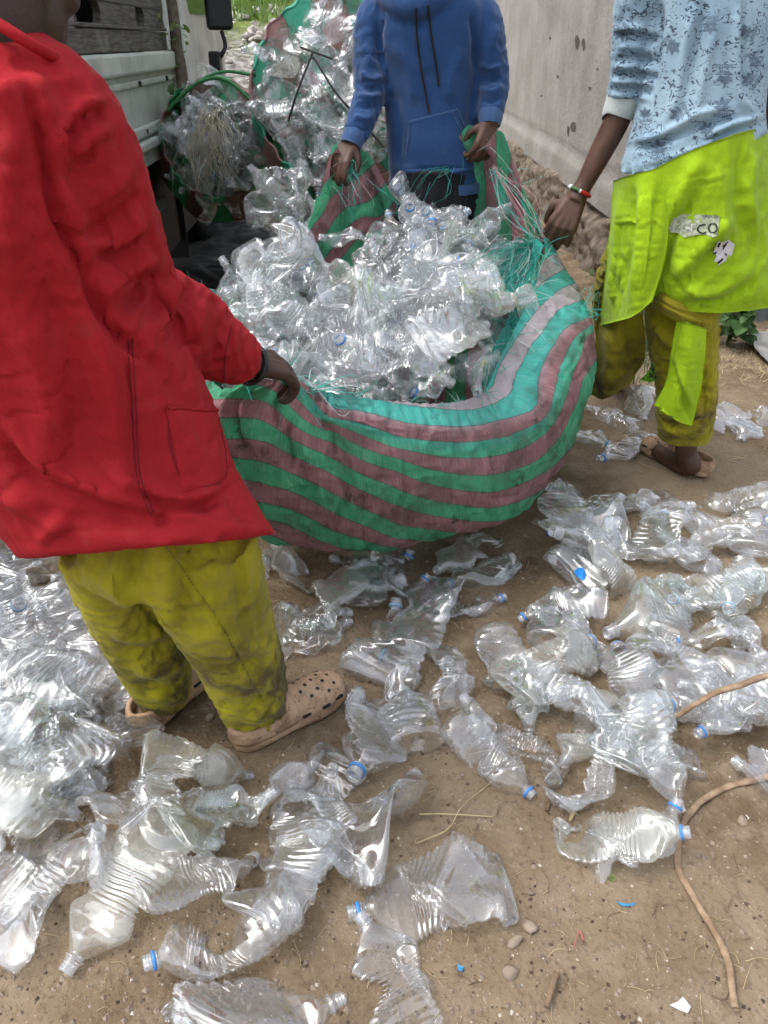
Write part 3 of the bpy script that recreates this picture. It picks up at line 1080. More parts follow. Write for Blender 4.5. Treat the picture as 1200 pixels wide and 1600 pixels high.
# ================================================================== bottles strewn on the ground
rngB = random.Random(11)
heap = Heap(-2.0, 2.4, 0.3, 3.8)
heap.fill(lambda X, Y: ground_z(X, Y))
_bi = [0]
def lay(u0, v0, u1, v1, ring='', label=None, group='bottles lying on the ground', soft=False, z=0.02, b=None, sink=80, tilt=True, roll=None, lim=(0.85, 1.2)):
    """bottle seen with its base at u0,v0 and its mouth at u1,v1"""
    if b is None:
        if soft:
            b = N_FLAT + _bi[0] % N_SOFT
        else:
            b = (_bi[0] * 7 + 3) % N_FLAT
        _bi[0] += 1
    p0, p1 = G(u0, v0, z), G(u1, v1, z)
    R, xy, sc = aim(b, p0, p1, rngB.uniform(-0.25, 0.25) + rngB.choice((0, math.pi)) if roll is None else roll, lim)
    R, loc = heap.drop(b, R, xy, sc, sink, tilt)
    return put_bottle(b, R, loc, sc, ring, label, group)

# heap on the left, buried layers first (they read as one mass)
def filler(name, poses, label):
    V, F, k = [], [], 0
    for b, R, loc, sc in poses:
        v = (BOT[b]['Vb'] * sc) @ R.T + loc
        V.append(v)
        F += [tuple(i + k for i in q) for q in BOT[b]['Fb']]
        k += len(v)
    return obj(name, mesh(name, np.vstack(V), F), MAT['pet'], label=label, cat='bottles', kind='stuff')

LEFT = [(-70, 825), (40, 845), (100, 940), (135, 1040), (165, 1140), (130, 1200), (60, 1240), (-80, 1260)]
def in_poly(p, poly):
    x, y = p
    c = False
    for i in range(len(poly)):
        (x1, y1), (x2, y2) = poly[i - 1], poly[i]
        if (y1 > y) != (y2 > y) and x < (x2 - x1) * (y - y1) / (y2 - y1) + x1:
            c = not c
    return c
def samples(poly, n, seed, dmin=20):
    r = random.Random(seed)
    us, vs = [p[0] for p in poly], [p[1] for p in poly]
    out, tries = [], 0
    while len(out) < n and tries < 20000:
        tries += 1
        q = (r.uniform(min(us), max(us)), r.uniform(min(vs), max(vs)))
        if in_poly(q, poly) and all(math.hypot(q[0] - o[0], q[1] - o[1]) > dmin * (1 - tries / 20000) for o in out):
            out.append(q)
    return out
_fill = []
for _q in samples(LEFT, 8, 3, 60):
    b = rngB.randrange(N_FLAT + N_SOFT)
    R = rot('Z', rngB.uniform(0, 6.28)) @ rot('X', rngB.uniform(0, 6.28))
    sc = rngB.uniform(0.9, 1.1)
    R, loc = heap.drop(b, R, G(*_q, 0.03)[:2], sc, 62)
    _fill.append((b, R, loc, sc))
filler('buried_bottles', _fill, 'mass of crushed clear bottles buried low in the left heap')
LBL_LEFT = 'crushed clear plastic bottle in the heap left of the yellow trousers'
for _k, _q in enumerate(samples(LEFT, 38, 9, 52)):
    a = rngB.uniform(0, 6.28)
    du, dv = 60 * math.cos(a), 45 * math.sin(a)
    lay(_q[0] - du, _q[1] - dv, _q[0] + du, _q[1] + dv, rngB.choice(('', '', '', 'p')), LBL_LEFT, 'bottles heaped at the left', rngB.random() < 0.3, 0.05, None, 60, True, None, (0.9, 1.15))

GB = 'bottles lying on the ground'
RIGHT = [(860, 800), (1000, 810), (1200, 820), (1230, 1110), (1100, 1120), (1010, 1190), (900, 1180), (800, 1080), (850, 950)]
for _k, _q in enumerate(samples(RIGHT, 11, 19, 90)):
    a = rngB.uniform(0, 6.28)
    lay(_q[0] - 62 * math.cos(a), _q[1] - 45 * math.sin(a), _q[0] + 62 * math.cos(a), _q[1] + 45 * math.sin(a), rngB.choice(('', '', 'p')), 'crushed clear bottle half buried beneath others in the right heap', 'bottles low in the right heap', rngB.random() < 0.4, 0.03, None, 90)
FRONT_L = [(-40, 1240), (180, 1190), (380, 1200), (470, 1300), (420, 1440), (260, 1360), (120, 1400), (-40, 1440)]
for _k, _q in enumerate(samples(FRONT_L, 4, 39, 130)):
    a = rngB.uniform(0, 6.28)
    lay(_q[0] - 85 * math.cos(a), _q[1] - 70 * math.sin(a), _q[0] + 85 * math.cos(a), _q[1] + 70 * math.sin(a), '', 'flattened clear bottle lying underneath the front left cluster', 'bottles low in the front left cluster', False, 0.02, None, 80)
# --- front left and centre (each one told apart)
for a in [
    (140, 1152, -25, 1085, '', 'broad flattened clear bottle at the left edge, its base pointing right', 0),
    (70, 1218, -60, 1175, '', 'flat clear bottle reaching in at the left edge below the left heap', 0),
    (130, 1268, 5, 1205, '', 'crumpled clear bottle below the left heap, just above the wide flattened one', 0),
    (40, 1400, -70, 1345, '', 'crushed bottle poking in at the left edge, above the lowest bottle there', 0),
    (205, 1175, 60, 1290, '', 'crushed clear bottle with fine ribs lying between the left edge and the two clogs', 0),
    (100, 1318, -60, 1245, '', 'wide flattened bottle cut by the left edge, above the bottle with threaded mouth', 0),
    (-5, 1490, 182, 1336, '', 'crushed bottle at the lower left edge, threaded mouth pointing up right', 0),
    (272, 1308, 98, 1524, '', 'long narrow twisted clear bottle, bare threaded mouth at lower left', 1),
    (170, 1320, 262, 1215, '', 'short crumpled bottle lying across the head of the long twisted bottle', 0),
    (255, 1325, 295, 1205, '', 'folded bottle with bent wavy ribs in front of the rear clog', 0),
    (265, 1222, 372, 1205, '', 'crumpled bottle just below the clog heel, threaded mouth under the clog', 0),
    (520, 1178, 405, 1262, '', 'round shouldered bottle pressed against the sole of the front clog', 1),
    (300, 1330, 420, 1262, '', 'flat bottle with wavy ribs in the middle of the front left cluster', 0),
    (242, 1430, 396, 1338, '', 'heavily creased bottle, base at lower left, mouth tucked under its neighbour', 0),
    (455, 1425, 230, 1528, 'b', 'crushed bottle with a blue neck ring at far lower left', 0),
    (425, 1480, 495, 1258, '', 'upright lying bottle with a square ribbed base in the front left cluster', 0),
    (278, 1568, 536, 1546, '', 'big crushed bottle along the bottom edge, bare threaded mouth on the right', 0),
    (655, 1650, 560, 1436, '', 'flattened bottle cut by the bottom edge with strong diagonal ribs', 0),
    (788, 1372, 542, 1420, 'b', 'bottle with a round bulging base and a blue neck ring pointing left', 0),
    (525, 1360, 655, 1180, '', 'crumpled bottle leaning up right, bare mouth beside the open earth', 0),
    (500, 1345, 520, 1215, '', 'milky crushed bottle half hidden between its neighbours left of the blue ringed mouth', 1),
    (612, 1070, 548, 1230, 'b', 'broad bottle in front of the clog toe, blue ringed mouth pointing down', 0),
    (655, 1165, 585, 1010, 'p', 'broad greenish clear bottle right of the clog toe', 1),
    (565, 1060, 625, 925, 'p', 'thin walled clear bottle standing up the middle toward the sack', 1),
    (708, 1098, 662, 985, '', 'small pinched waist bottle alone on the earth in the middle', 1),
    (665, 945, 790, 931, 'b', 'hourglass bottle with blue neck ring pointing right under the sack', 1),
    (808, 884, 700, 910, 'b', 'slim bottle lying in the shadow of the sack, base pointing right', 1),
    (775, 838, 680, 900, '', 'dark flattened bottle half under the right end of the sack', 0),
    (560, 935, 642, 866, 'b', 'crushed bottle under the sack with blue ring touching the cloth', 0),
    (560, 915, 660, 907, 'b', 'bottle under the sack whose blue ringed mouth points right', 0),
    (640, 1010, 668, 905, '', 'clear bottle leaning between the hourglass bottle and the middle cluster', 1),
    (395, 905, 455, 868, '', 'crumpled bottle between yellow trousers and sack bottom', 0),
    (545, 945, 430, 872, '', 'sharply creased flat bottle in the sack shadow', 0),
    (425, 1020, 548, 968, '', 'crushed ribbed bottle just above the clog, right of the trouser leg', 0),
    (430, 970, 540, 960, '', 'second crushed bottle in the sack shadow behind the clog', 0),
    (620, 872, 520, 880, '', 'dark clear bottle tucked deepest under the middle of the sack', 1),
    (225, 1165, 190, 1080, '', 'crumpled bottle left of the cuff of the rear trouser leg', 0),
]:
    lay(*a[:4], a[4], a[5], GB, bool(a[6]))

# --- heap at the right
HR = 'bottles in the right heap'
for a in [
    (1048, 768, 905, 776, '', 'ribbed bottle lying nearest the right worker\'s clog', 1),
    (868, 752, 960, 802, 'p', 'clear bottle at the upper left corner of the right heap', 1),
    (1198, 782, 1085, 778, '', 'bottle at the upper right of the right heap, base to the right', 1),
    (1000, 785, 1110, 808, '', 'flat ribbed bottle across the top of the right heap', 0),
    (900, 862, 968, 790, '', 'small bottle showing its star shaped base in the right heap', 1),
    (884, 788, 846, 918, '', 'slim upright lying bottle at the left border of the right heap', 1),
    (1000, 840, 890, 868, '', 'bottle behind the blue torn cap in the right heap', 0),
    (1150, 850, 1035, 880, '', 'ribbed bottle in the middle of the right heap', 1),
    (1078, 838, 1200, 830, 'b', 'bottle with blue ring at the right edge, upper heap', 1),
    (1120, 880, 1230, 915, '', 'broad bottle cut by the right edge in the heap', 0),
    (1060, 910, 1180, 905, '', 'crushed bottle under the one with yellow stain', 0),
    (962, 905, 1110, 782, '', 'largest flattened bottle on top of the right heap, base toward the viewer', 0),
    (990, 915, 925, 895, '', 'short crumpled bottle in the gap of the right heap', 0),
    (1065, 908, 948, 984, '', 'thin bottle pointing down left, bare threaded mouth', 1),
    (862, 1000, 908, 902, '', 'clear bottle below the torn blue cap', 1),
    (935, 940, 812, 964, 'b', 'crushed bottle at the heap\'s left side, blue ring pointing left', 0),
    (772, 985, 805, 1095, '', 'curved bottle standing out at the far left of the right heap', 1),
    (785, 1098, 942, 976, 'b', 'diagonal ribbed bottle, blue ringed mouth at upper right', 0),
    (905, 1112, 830, 1060, '', 'crumpled bottle under the diagonal ribbed one', 0),
    (860, 1208, 722, 1086, '', 'smooth bright bottle lying diagonal at the lower left of the right heap', 1),
    (722, 1138, 826, 1222, 'b', 'bottle with blue ring pointing to the bare earth, lower left of the heap', 1),
    (950, 1155, 850, 1100, '', 'bottle tucked beneath the smooth bright one', 0),
    (995, 1145, 965, 982, 'b', 'wide creased bottle with its blue mouth up, centre of the right heap', 0),
    (1200, 1010, 1052, 994, 'b', 'long ribbed bottle reaching the right edge with a pale blue ring to the left', 1),
    (1135, 930, 1046, 962, 'p', 'bottle lying behind the long ribbed one', 0),
    (1190, 900, 1132, 972, 'p', 'bottle with an open wide mouth facing the viewer', 1),
    (1040, 1085, 1190, 1035, '', 'round based bottle under the dry root', 1),
    (1210, 1105, 1060, 1090, '', 'large crushed bottle beneath the dry root at the right edge', 0),
    (1195, 1108, 1084, 1156, 'b', 'bottle pointing its blue ring down left below the dry root', 1),
    (1265, 1168, 1172, 1182, '', 'bare bottle mouth poking in at the right edge', 1),
    (955, 1205, 1052, 1104, 'b', 'bottle whose blue ring touches the end of the dry root', 0),
    (868, 1242, 985, 1172, '', 'bottle at the lower edge of the right heap, base at left', 1),
    (1000, 1182, 1045, 1250, '', 'yellowish clear bottle above the crushed white one', 1),
    (915, 1325, 1062, 1262, 'b', 'crushed whitish bottle by the root bend, blue ring at upper right', 0),
    (908, 1290, 1026, 1322, 'b', 'bottle pressed under the whitish one, blue ring pointing right', 0),
    (1010, 1010, 1100, 1060, '', 'clear bottle between the long ribbed one and the dry root', 0),
]:
    lay(*a[:4], a[4], a[5], HR, bool(a[6]), 0.04)

# --- behind the sack, round the right worker's foot
BB = 'bottles round the right worker\'s foot'
for a in [
    (1035, 655, 908, 720, 'b', 'long bottle between sack and clog, blue ring pointing down left', 1),
    (880, 668, 942, 684, 'b', 'small bottle close to the sack with blue ring', 1),
    (990, 655, 918, 628, '', 'round based clear bottle under the hanging lime sleeve', 1),
    (1000, 585, 1012, 655, '', 'crumpled clear bottle behind the green packaging strip', 0),
    (1195, 618, 1150, 692, '', 'crumpled bottle alone on bare earth right of the trouser leg', 0),
    (1150, 640, 1105, 668, '', 'bottle base peeking out right of the trouser cuff', 1),
]:
    lay(*a[:4], a[4], a[5], BB, bool(a[6]), 0.04)
# ================================================================== the big striped sack held open
def rbf(ctrl, U, W):
    C = np.array(ctrl, float)
    xy, val = C[:, :2] / 100, C[:, 2]
    n = len(C)
    K = np.hypot(xy[:, None, 0] - xy[None, :, 0], xy[:, None, 1] - xy[None, :, 1])
    A = np.zeros((n + 3, n + 3))
    A[:n, :n] = K - 0.02 * np.eye(n)
    A[:n, n] = 1
    A[:n, n + 1:] = xy
    A[n, :n] = 1
    A[n + 1:, :n] = xy.T
    w = np.linalg.solve(A, np.concatenate([val, [0, 0, 0]]))
    u, v = U / 100, W / 100
    out = np.full(len(U), w[n]) + u * w[n + 1] + v * w[n + 2]
    for i in range(n):
        out += w[i] * np.hypot(u - xy[i, 0], v - xy[i, 1])
    return out

_F = [  # rim, shoulder, belly, low   (u, v, depth)
    ((425, 594, 1.44), (385, 640, 1.44), (392, 735, 1.49), (435, 832, 1.62)),
    ((500, 612, 1.54), (495, 655, 1.50), (500, 750, 1.50), (520, 843, 1.62)),
    ((600, 628, 1.62), (605, 680, 1.56), (610, 775, 1.56), (620, 848, 1.67)),
    ((690, 632, 1.68), (705, 685, 1.62), (715, 770, 1.63), (710, 830, 1.75)),
    ((755, 615, 1.78), (805, 670, 1.73), (815, 750, 1.74), (788, 812, 1.83)),
    ((785, 560, 1.90), (878, 605, 1.90), (882, 690, 1.90), (848, 768, 1.96)),
    ((815, 500, 2.05), (918, 530, 2.10), (912, 625, 2.08), (878, 712, 2.10)),
    ((842, 440, 2.22), (914, 486, 2.28), (912, 600, 2.25), (880, 680, 2.25)),
    ((850, 378, 2.42), (884, 450, 2.45), (890, 560, 2.42), (870, 640, 2.40)),
    ((812, 312, 2.58), (832, 365, 2.66), None, None),
    ((757, 226, 2.69), (772, 300, 2.76), None, None),
    ((690, 285, 2.73), (692, 350, 2.79), None, None),
    ((620, 332, 2.72), (620, 385, 2.78), None, None),
    ((543, 256, 2.66), (545, 325, 2.74), None, None),
    ((500, 325, 2.58), (492, 380, 2.66), None, None),
    ((448, 405, 2.45), (440, 450, 2.52), None, None),
    ((322, 462, 2.12), (305, 500, 2.12), (318, 610, 2.00), (352, 720, 1.95)),
    ((318, 550, 1.75), (302, 580, 1.72), (325, 680, 1.70), (372, 785, 1.75)),
    ((345, 608, 1.52), (335, 640, 1.49), (350, 735, 1.52), (398, 832, 1.65)),
]
BAG_C = np.array((0.08, 2.08, 0.0))
loops = [[], [], [], [], []]
for row in _F:
    pts = [P(*q) if q is not None else None for q in row]
    if pts[2] is None:
        d = pts[1] - BAG_C
        pts[2] = np.array((BAG_C[0] + d[0] * 1.0, BAG_C[1] + d[1] * 0.98, 0.36))
        pts[3] = np.array((BAG_C[0] + d[0] * 0.85, BAG_C[1] + d[1] * 0.82, 0.10))
    lo = pts[3].copy()
    lo[2] = max(lo[2], 0.05)
    b = BAG_C + (lo - BAG_C) * 0.55
    b[2] = 0.035
    for i, p in enumerate((pts[0], pts[1], pts[2], lo, b)):
        loops[i].append(p)
NT_, NS_ = 300, 84
dense = np.array([catmull(np.array(l), NT_, True) for l in loops])           # 5, NT, 3
bagV = np.array([catmull(dense[:, i], NS_) for i in range(NT_)])             # NT, NS, 3
theta = np.arange(NT_) / NT_ * len(_F)
TH2 = np.repeat(theta, NS_)
S2 = np.tile(np.linspace(0, 1, NS_), NT_)
bv = bagV.reshape(-1, 3)
_cen = np.array((0.05, 2.05, 0.35))
out = bv - _cen
out /= np.linalg.norm(out, axis=1)[:, None]
# slack, lumps of bottles pressing from inside, gathered pleats at the hands
bv = bv + out * (0.010 * fbm(bv, 5, 61, 3) + 0.005 * np.abs(vnoise(bv, 13, 62)))[:, None] * np.clip(S2 * 5, 0.15, 1)[:, None]
for th0, wid, amp, fr in ((0.0, 1.3, 0.016, 9.5), (8.0, 0.9, 0.013, 14), (10.0, 1.3, 0.022, 10), (13.0, 1.3, 0.015, 9)):
    dth = np.abs((TH2 - th0 + 9.5) % 19 - 9.5)
    g = np.exp(-(dth / wid) ** 2) * np.clip(1 - S2 * 1.5, 0, 1) * np.clip(S2 * 9, 0, 1)
    bv = bv + out * (amp * g * np.sin(TH2 * fr + 2 * np.sin(S2 * 9)))[:, None]
for th0, wid, amp in ((13.0, 0.95, 0.115), (10.0, 1.0, 0.11), (8.0, 0.6, 0.03), (0.0, 0.6, 0.02)):
    dth = np.abs((TH2 - th0 + 9.5) % 19 - 9.5)
    bv = bv + np.outer(amp * (np.exp(-(dth / wid) ** 2) - np.exp(-(dth / 0.3) ** 2)) * np.clip(1 - S2 * 3, 0, 1) ** 1.5, (0, 0, 1))
bag_me = mesh('sack_cloth', bv, gridfaces(NT_, NS_, True, False))
def _wbag(X):
    U, W, D = proj(X)
    d = np.hypot(U - 400, (W - 640) * 0.8)
    return 0.85 + 0.6 * np.exp(-(d / 220) ** 2)
slack_cloth(bag_me, (0.20, 0.20, 0.16), 90, 0.02, 0.06, 77, 9, _wbag, 0)
sculpt_noise(bag_me, lambda V: 0.016 * (0.5 - np.abs(vnoise(V, 8.5, 91))) * np.clip((V[:, 2] - 0.02) * 8, 0, 1) * np.clip((0.62 - V[:, 2]) * 8, 0, 1))
sculpt_folds(bag_me, [
    ([(415, 606), (520, 650), (640, 712), (765, 772)], 11, 0.014), ([(415, 618), (520, 668), (640, 730), (740, 776)], 12, -0.016),
    ([(410, 612), (480, 632), (560, 668), (650, 690)], 8, -0.010),
    ([(390, 660), (450, 690), (540, 760), (640, 806), (760, 815)], 12, 0.012), ([(385, 675), (450, 708), (540, 778), (650, 822)], 12, -0.012),
    ([(360, 650), (420, 740), (500, 820)], 14, 0.010), ([(400, 730), (450, 800), (520, 850)], 14, -0.010),
    ([(560, 660), (660, 680), (800, 672)], 9, 0.006), ([(640, 760), (740, 780), (830, 760)], 14, 0.010),
    ([(830, 600), (850, 680), (830, 760)], 16, -0.008), ([(900, 560), (885, 640), (850, 720)], 14, 0.010),
    ([(450, 640), (470, 720), (480, 800)], 10, -0.008), ([(560, 700), (580, 780), (600, 840)], 16, 0.008),
    ([(852, 385), (870, 430), (910, 480)], 7, 0.012), ([(848, 392), (850, 440), (830, 520)], 8, -0.012),
], 1.4)
bv, _ = mesh_arrays(bag_me)
U_, W_, _ = proj(bv)
def cc(x, y, k):                     # crop [320,580] x2
    return (320 + x / 2, 580 + y / 2, k)
def c6(x, y, k):                     # crop [600,300] x3
    return (600 + x / 3, 300 + y / 3, k)
FRONT = [cc(900, 125, 0), cc(900, 190, 1), cc(900, 235, 2), cc(900, 298, 3), cc(900, 352, 4), cc(900, 405, 5), cc(900, 448, 6), cc(900, 490, 7),
         cc(600, 128, 0), cc(600, 180, 1), cc(600, 228, 2), cc(600, 255, 3), cc(600, 290, 4), cc(600, 340, 5), cc(600, 396, 6), cc(600, 445, 7), cc(600, 508, 8), cc(600, 540, 9), cc(600, 562, 10),
         cc(400, 92, 0), cc(400, 140, 1), cc(400, 165, 2.5), cc(400, 200, 4), cc(400, 252, 5), cc(400, 296, 6), cc(400, 350, 7), cc(400, 410, 8), cc(400, 470, 9), cc(400, 528, 10), cc(400, 560, 11),
         cc(200, 70, 4), cc(200, 130, 5), cc(200, 195, 6), cc(200, 255, 7), cc(200, 322, 8), cc(200, 390, 9), cc(200, 440, 10), cc(200, 490, 11), cc(200, 535, 12),
         cc(70, 62, 4), cc(70, 115, 5), cc(70, 182, 6), cc(70, 240, 7), cc(80, 295, 8), cc(110, 400, 9.3),
         cc(1010, 100, 0), cc(1062, 120, 1), cc(1010, 205, 2.1), cc(1030, 270, 3.2), cc(1050, 300, 4), cc(1060, 350, 5.2), cc(1010, 420, 6),
         c6(550, 880, -1), c6(640, 700, -1), c6(760, 560, -1), c6(830, 490, -1), c6(480, 900, -2), c6(600, 680, -2), c6(720, 500, -2), c6(760, 440, -2.2),
         c6(660, 880, 0), c6(780, 690, 0), c6(860, 570, 0), c6(930, 580, 0), c6(770, 880, 1), c6(800, 780, 1), c6(850, 690, 1.05), c6(925, 635, 1),
         c6(845, 900, 2), c6(880, 790, 2), c6(905, 730, 2), c6(890, 960, 3), c6(945, 790, 3), c6(965, 680, 3), c6(900, 1050, 4), c6(950, 900, 4)]
BACKR = [(660, 315, 100.0), (690, 290, 100.1), (708, 330, 100.5), (724, 350, 101), (738, 300, 101), (742, 360, 102), (752, 290, 102.1), (768, 350, 103), (766, 290, 103), (789, 350, 104), (782, 300, 104), (810, 355, 105), (800, 310, 105), (830, 360, 106), (640, 330, 99.8), (700, 380, 100.6)]
BACKL = [(540, 268, 200), (500, 325, 200), (460, 385, 200), (520, 318, 201), (485, 375, 201), (560, 312, 201.2), (545, 338, 202), (520, 372, 202), (572, 345, 203), (548, 365, 203), (588, 330, 201.9), (585, 375, 204), (560, 400, 204.4), (450, 430, 201)]
kf, kr, kl = rbf(FRONT, U_, W_), rbf(BACKR, U_, W_), rbf(BACKL, U_, W_)
K = np.where((TH2 > 8.6) & (TH2 <= 12.0), kr, np.where((TH2 > 12.0) & (TH2 < 15.8), kl, kf))
K = K + 0.05 * vnoise(bv, 9, 70)
att = bag_me.attributes.new('stripe', 'FLOAT', 'POINT')
att.data.foreach_set('value', K.astype(np.float32))
uvl = bag_me.uv_layers.new(name='weave')
li = np.empty(len(bag_me.loops), np.int32)
bag_me.loops.foreach_get('vertex_index', li)
uvl.data.foreach_set('uv', np.stack([TH2 * 0.17, S2 * 1.1], 1)[li].astype(np.float32).ravel())

def sack_mat(name, teal, green, pink, pale, dirt=0.5, translucent=0.22, seams=True):
    k = NT(name)
    a = k.n('Attribute', _attribute_name='stripe').outputs['Fac']
    pos = k.n('NewGeometry').outputs['Position']
    uv = k.n('UVMap', _uv_map='weave').outputs[0]
    a = k.math('ADD', a, k.math('MULTIPLY', k.math('SUBTRACT', k.noise(60, 2, pos), 0.5), 0.16))
    par = k.math('LESS_THAN', k.math('FRACT', k.math('ADD', k.math('MULTIPLY', a, 0.5), 0.25)), 0.5)
    gcol = k.mix(k.ramp(a, 0.3, 3.0), teal, green)
    pcol = k.mix(k.ramp(k.math('ADD', a, k.math('MULTIPLY', k.noise(7, 4, pos), 1.2)), 0.2, 1.8), pale, pink)
    c = k.mix(par, pcol, gcol)
    n = k.noise(8, 7, pos, 0.65)
    mp = k.n('Mapping', Vector=uv)
    mp.inputs['Scale'].default_value = (420, 14, 1)
    thr = k.noise(1.0, 3, mp.outputs[0])
    c = k.mix(k.math('MULTIPLY', k.ramp(thr, 0.35, 0.7), 0.28), c, k.mix(0.5, c, (0.85, 0.85, 0.85)))
    c = k.mix(k.math('MULTIPLY', k.ramp(n, 0.44, 0.70), dirt), c, k.mix(0.6, c, (0.10, 0.085, 0.065)))
    c = k.mix(k.math('MULTIPLY', k.ramp(k.noise(9, 6, pos, 0.75), 0.56, 0.72), dirt), c, (0.045, 0.035, 0.025))
    if seams:
        d = k.math('ABSOLUTE', k.math('SUBTRACT', k.math('FRACT', a), 0.5))
        wv = k.ramp(k.math('ADD', d, k.math('MULTIPLY', k.noise(300, 2, pos), 0.02)), 0.055, 0.030)
        c = k.mix(k.math('MULTIPLY', wv, 0.45), c, (0.03, 0.045, 0.045))
    ck = k.n('TexBrick', Vector=uv, Scale=1.0)
    w1 = k.n('TexWave', Vector=uv, Scale=95.0, _bands_direction='X')
    w2 = k.n('TexWave', Vector=uv, Scale=95.0, _bands_direction='Y')
    h = k.math('ADD', k.math('ADD', w1.outputs[1], w2.outputs[1]), k.math('MULTIPLY', k.noise(40, 3, pos), 2.0))
    nb = k.bump(h, 0.25, 0.003)
    bs = k.n('BsdfPrincipled', Roughness=0.55, Normal=nb)
    k.set(bs.inputs['Base Color'], c)
    k.set(bs.inputs['Specular IOR Level'], 0.35)
    tl = k.n('BsdfTranslucent')
    k.set(tl.inputs[0], c)
    m = k.n('MixShader', Fac=translucent)
    k.set(m.inputs[1], bs.outputs[0])
    k.set(m.inputs[2], tl.outputs[0])
    k.t.links.new(m.outputs[0], k.out.inputs[0])
    return k.m
MAT['sack'] = sack_mat('woven_striped_sack', (0.05, 0.50, 0.41), (0.055, 0.43, 0.22), (0.36, 0.155, 0.175), (0.52, 0.45, 0.48), 0.95, 0.38)
bag = obj('striped_sack', bag_me, MAT['sack'], label='big green and pink striped woven sack held open by the three workers', cat='sack')

# bottles heaped inside it: buried mass first, then the ones on top one by one
rim3 = dense[0]
rim_xy = rim3[:, :2]
def pile_z(X, Y):
    """level that the load reaches below its top layer"""
    Xr, Yr = X.ravel(), Y.ravel()
    fy = np.clip((Yr - 1.55) / 1.1, 0, 1)
    z = 0.50 + 0.15 * fy + 0.05 * np.clip((-Xr - 0.1) / 0.3, 0, 1) * fy + 0.10 * np.exp(-((Xr - 0.12) / 0.13) ** 2 - ((Yr - 2.42) / 0.20) ** 2) - 0.08 * np.clip((Xr - 0.24) / 0.1, 0, 1) * np.clip((Yr - 2.25) / 0.2, 0, 1)
    z = z + 0.085 * np.clip((-Xr - 0.18) / 0.14, 0, 1) * np.clip((Yr - 1.75) / 0.2, 0, 1) * np.clip((2.30 - Yr) / 0.15, 0, 1)
    z = z - 0.27 * np.clip((0.07 - Xr) / 0.10, 0, 1) * np.clip((Yr - 2.10) / 0.22, 0, 1)
    dd = np.full(len(Xr), 9.0)
    for p in rim_xy[::4]:
        dd = np.minimum(dd, np.hypot(Xr - p[0], Yr - p[1]))
    z = z + 0.05 * np.clip(dd / 0.25, 0, 1) - 0.045
    return z.reshape(X.shape)
bheap = Heap(-0.9, 0.9, 1.2, 3.0)
bheap.fill(pile_z)
poly = [tuple(p) for p in rim_xy[::5]]
cxy = rim_xy.mean(0)
poly = [tuple(cxy + (np.array(p) - cxy) * 0.93) for p in poly]
def sack_drop(n, seed, dmin, tip, inset=1.0):
    r = random.Random(seed)
    xs, ys = [p[0] for p in poly], [p[1] for p in poly]
    outp, tries = [], 0
    while len(outp) < n and tries < 30000:
        tries += 1
        q = (r.uniform(min(xs), max(xs)), r.uniform(min(ys), max(ys)))
        if not in_poly(q, poly):
            continue
        if any(math.hypot(q[0] - o[0], q[1] - o[1]) < dmin * (1 - tries / 30000) for o in outp):
            continue
        outp.append(q)
    res = []
    for q in outp:
        b = r.randrange(N_FLAT + N_SOFT)
        a = r.uniform(0, 6.28)
        R = rot('Z', a) @ rot('Y', r.uniform(-tip, tip)) @ rot('X', r.uniform(0, 6.28))
        sc = r.uniform(0.82, 1.02)
        # keep the ends inside the mouth of the sack
        d = R[:, 0][:2] * 0.13 * sc
        xy = np.array(q)
        for e_ in (1, -1, 1, -1):
            e = xy + d * e_
            if not in_poly(tuple(e), poly):
                xy = xy + (cxy - e) / np.linalg.norm(cxy - e) * 0.06
        res.append((b, R, xy, sc))
    return res
def lift(b, R, loc, sc, deep):
    W = (BOT[b]['V'] * sc) @ R.T + loc
    low = (pile_z(W[:, 0], W[:, 1]) - W[:, 2]).max()
    loc = np.array(loc)
    loc[2] += max(0.0, low - deep)
    return loc
_fill = []
for b, R, xy, sc in sack_drop(58, 21, 0.10, 0.5):
    R, loc = bheap.drop(b, R, xy, sc, 55)
    loc = lift(b, R, loc, sc, 0.10)
    _fill.append((b, R, loc, sc))
filler('buried_bottles', _fill, 'mass of crushed clear bottles deep inside the big striped sack')
for b, R, xy, sc in sack_drop(100, 22, 0.080, 0.6):
    R, loc = bheap.drop(b, R, xy, sc, 62)
    loc = lift(b, R, loc, sc, 0.07)
    ring = rngB.choice(('', '', '', 'p', 'b'))
    put_bottle(b, R, loc, sc, ring, 'crushed clear bottle %s in the big sack\'s load, %s %s part' % ('with blue neck ring' if ring else 'without ring',
               'front' if loc[1] < 1.95 else ('middle' if loc[1] < 2.3 else 'back'), 'left' if loc[0] < -0.12 else ('centre' if loc[0] < 0.2 else 'right')), 'bottles heaped in the big sack')
for i, (x, y) in enumerate(((0.19, 1.80), (0.25, 1.87), (0.30, 1.98), (0.22, 1.92), (0.14, 1.76), (0.33, 2.08), (0.27, 2.02), (0.20, 1.85))):
    b = (i * 5 + 1) % N_FLAT if i % 2 else N_FLAT + i % N_SOFT
    R = rot('Z', 0.95 + 0.5 * math.sin(i * 2.3) + math.pi * (i % 2)) @ rot('X', i * 1.7)
    R, loc = bheap.drop(b, R, np.array((x, y)), 0.85, 45, False)
    put_bottle(b, R, lift(b, R, loc, 0.85, 0.03), 0.85, 'p' if i == 3 else '', 'crushed clear bottle along the inside of the sack\'s right rim', 'bottles heaped in the big sack')
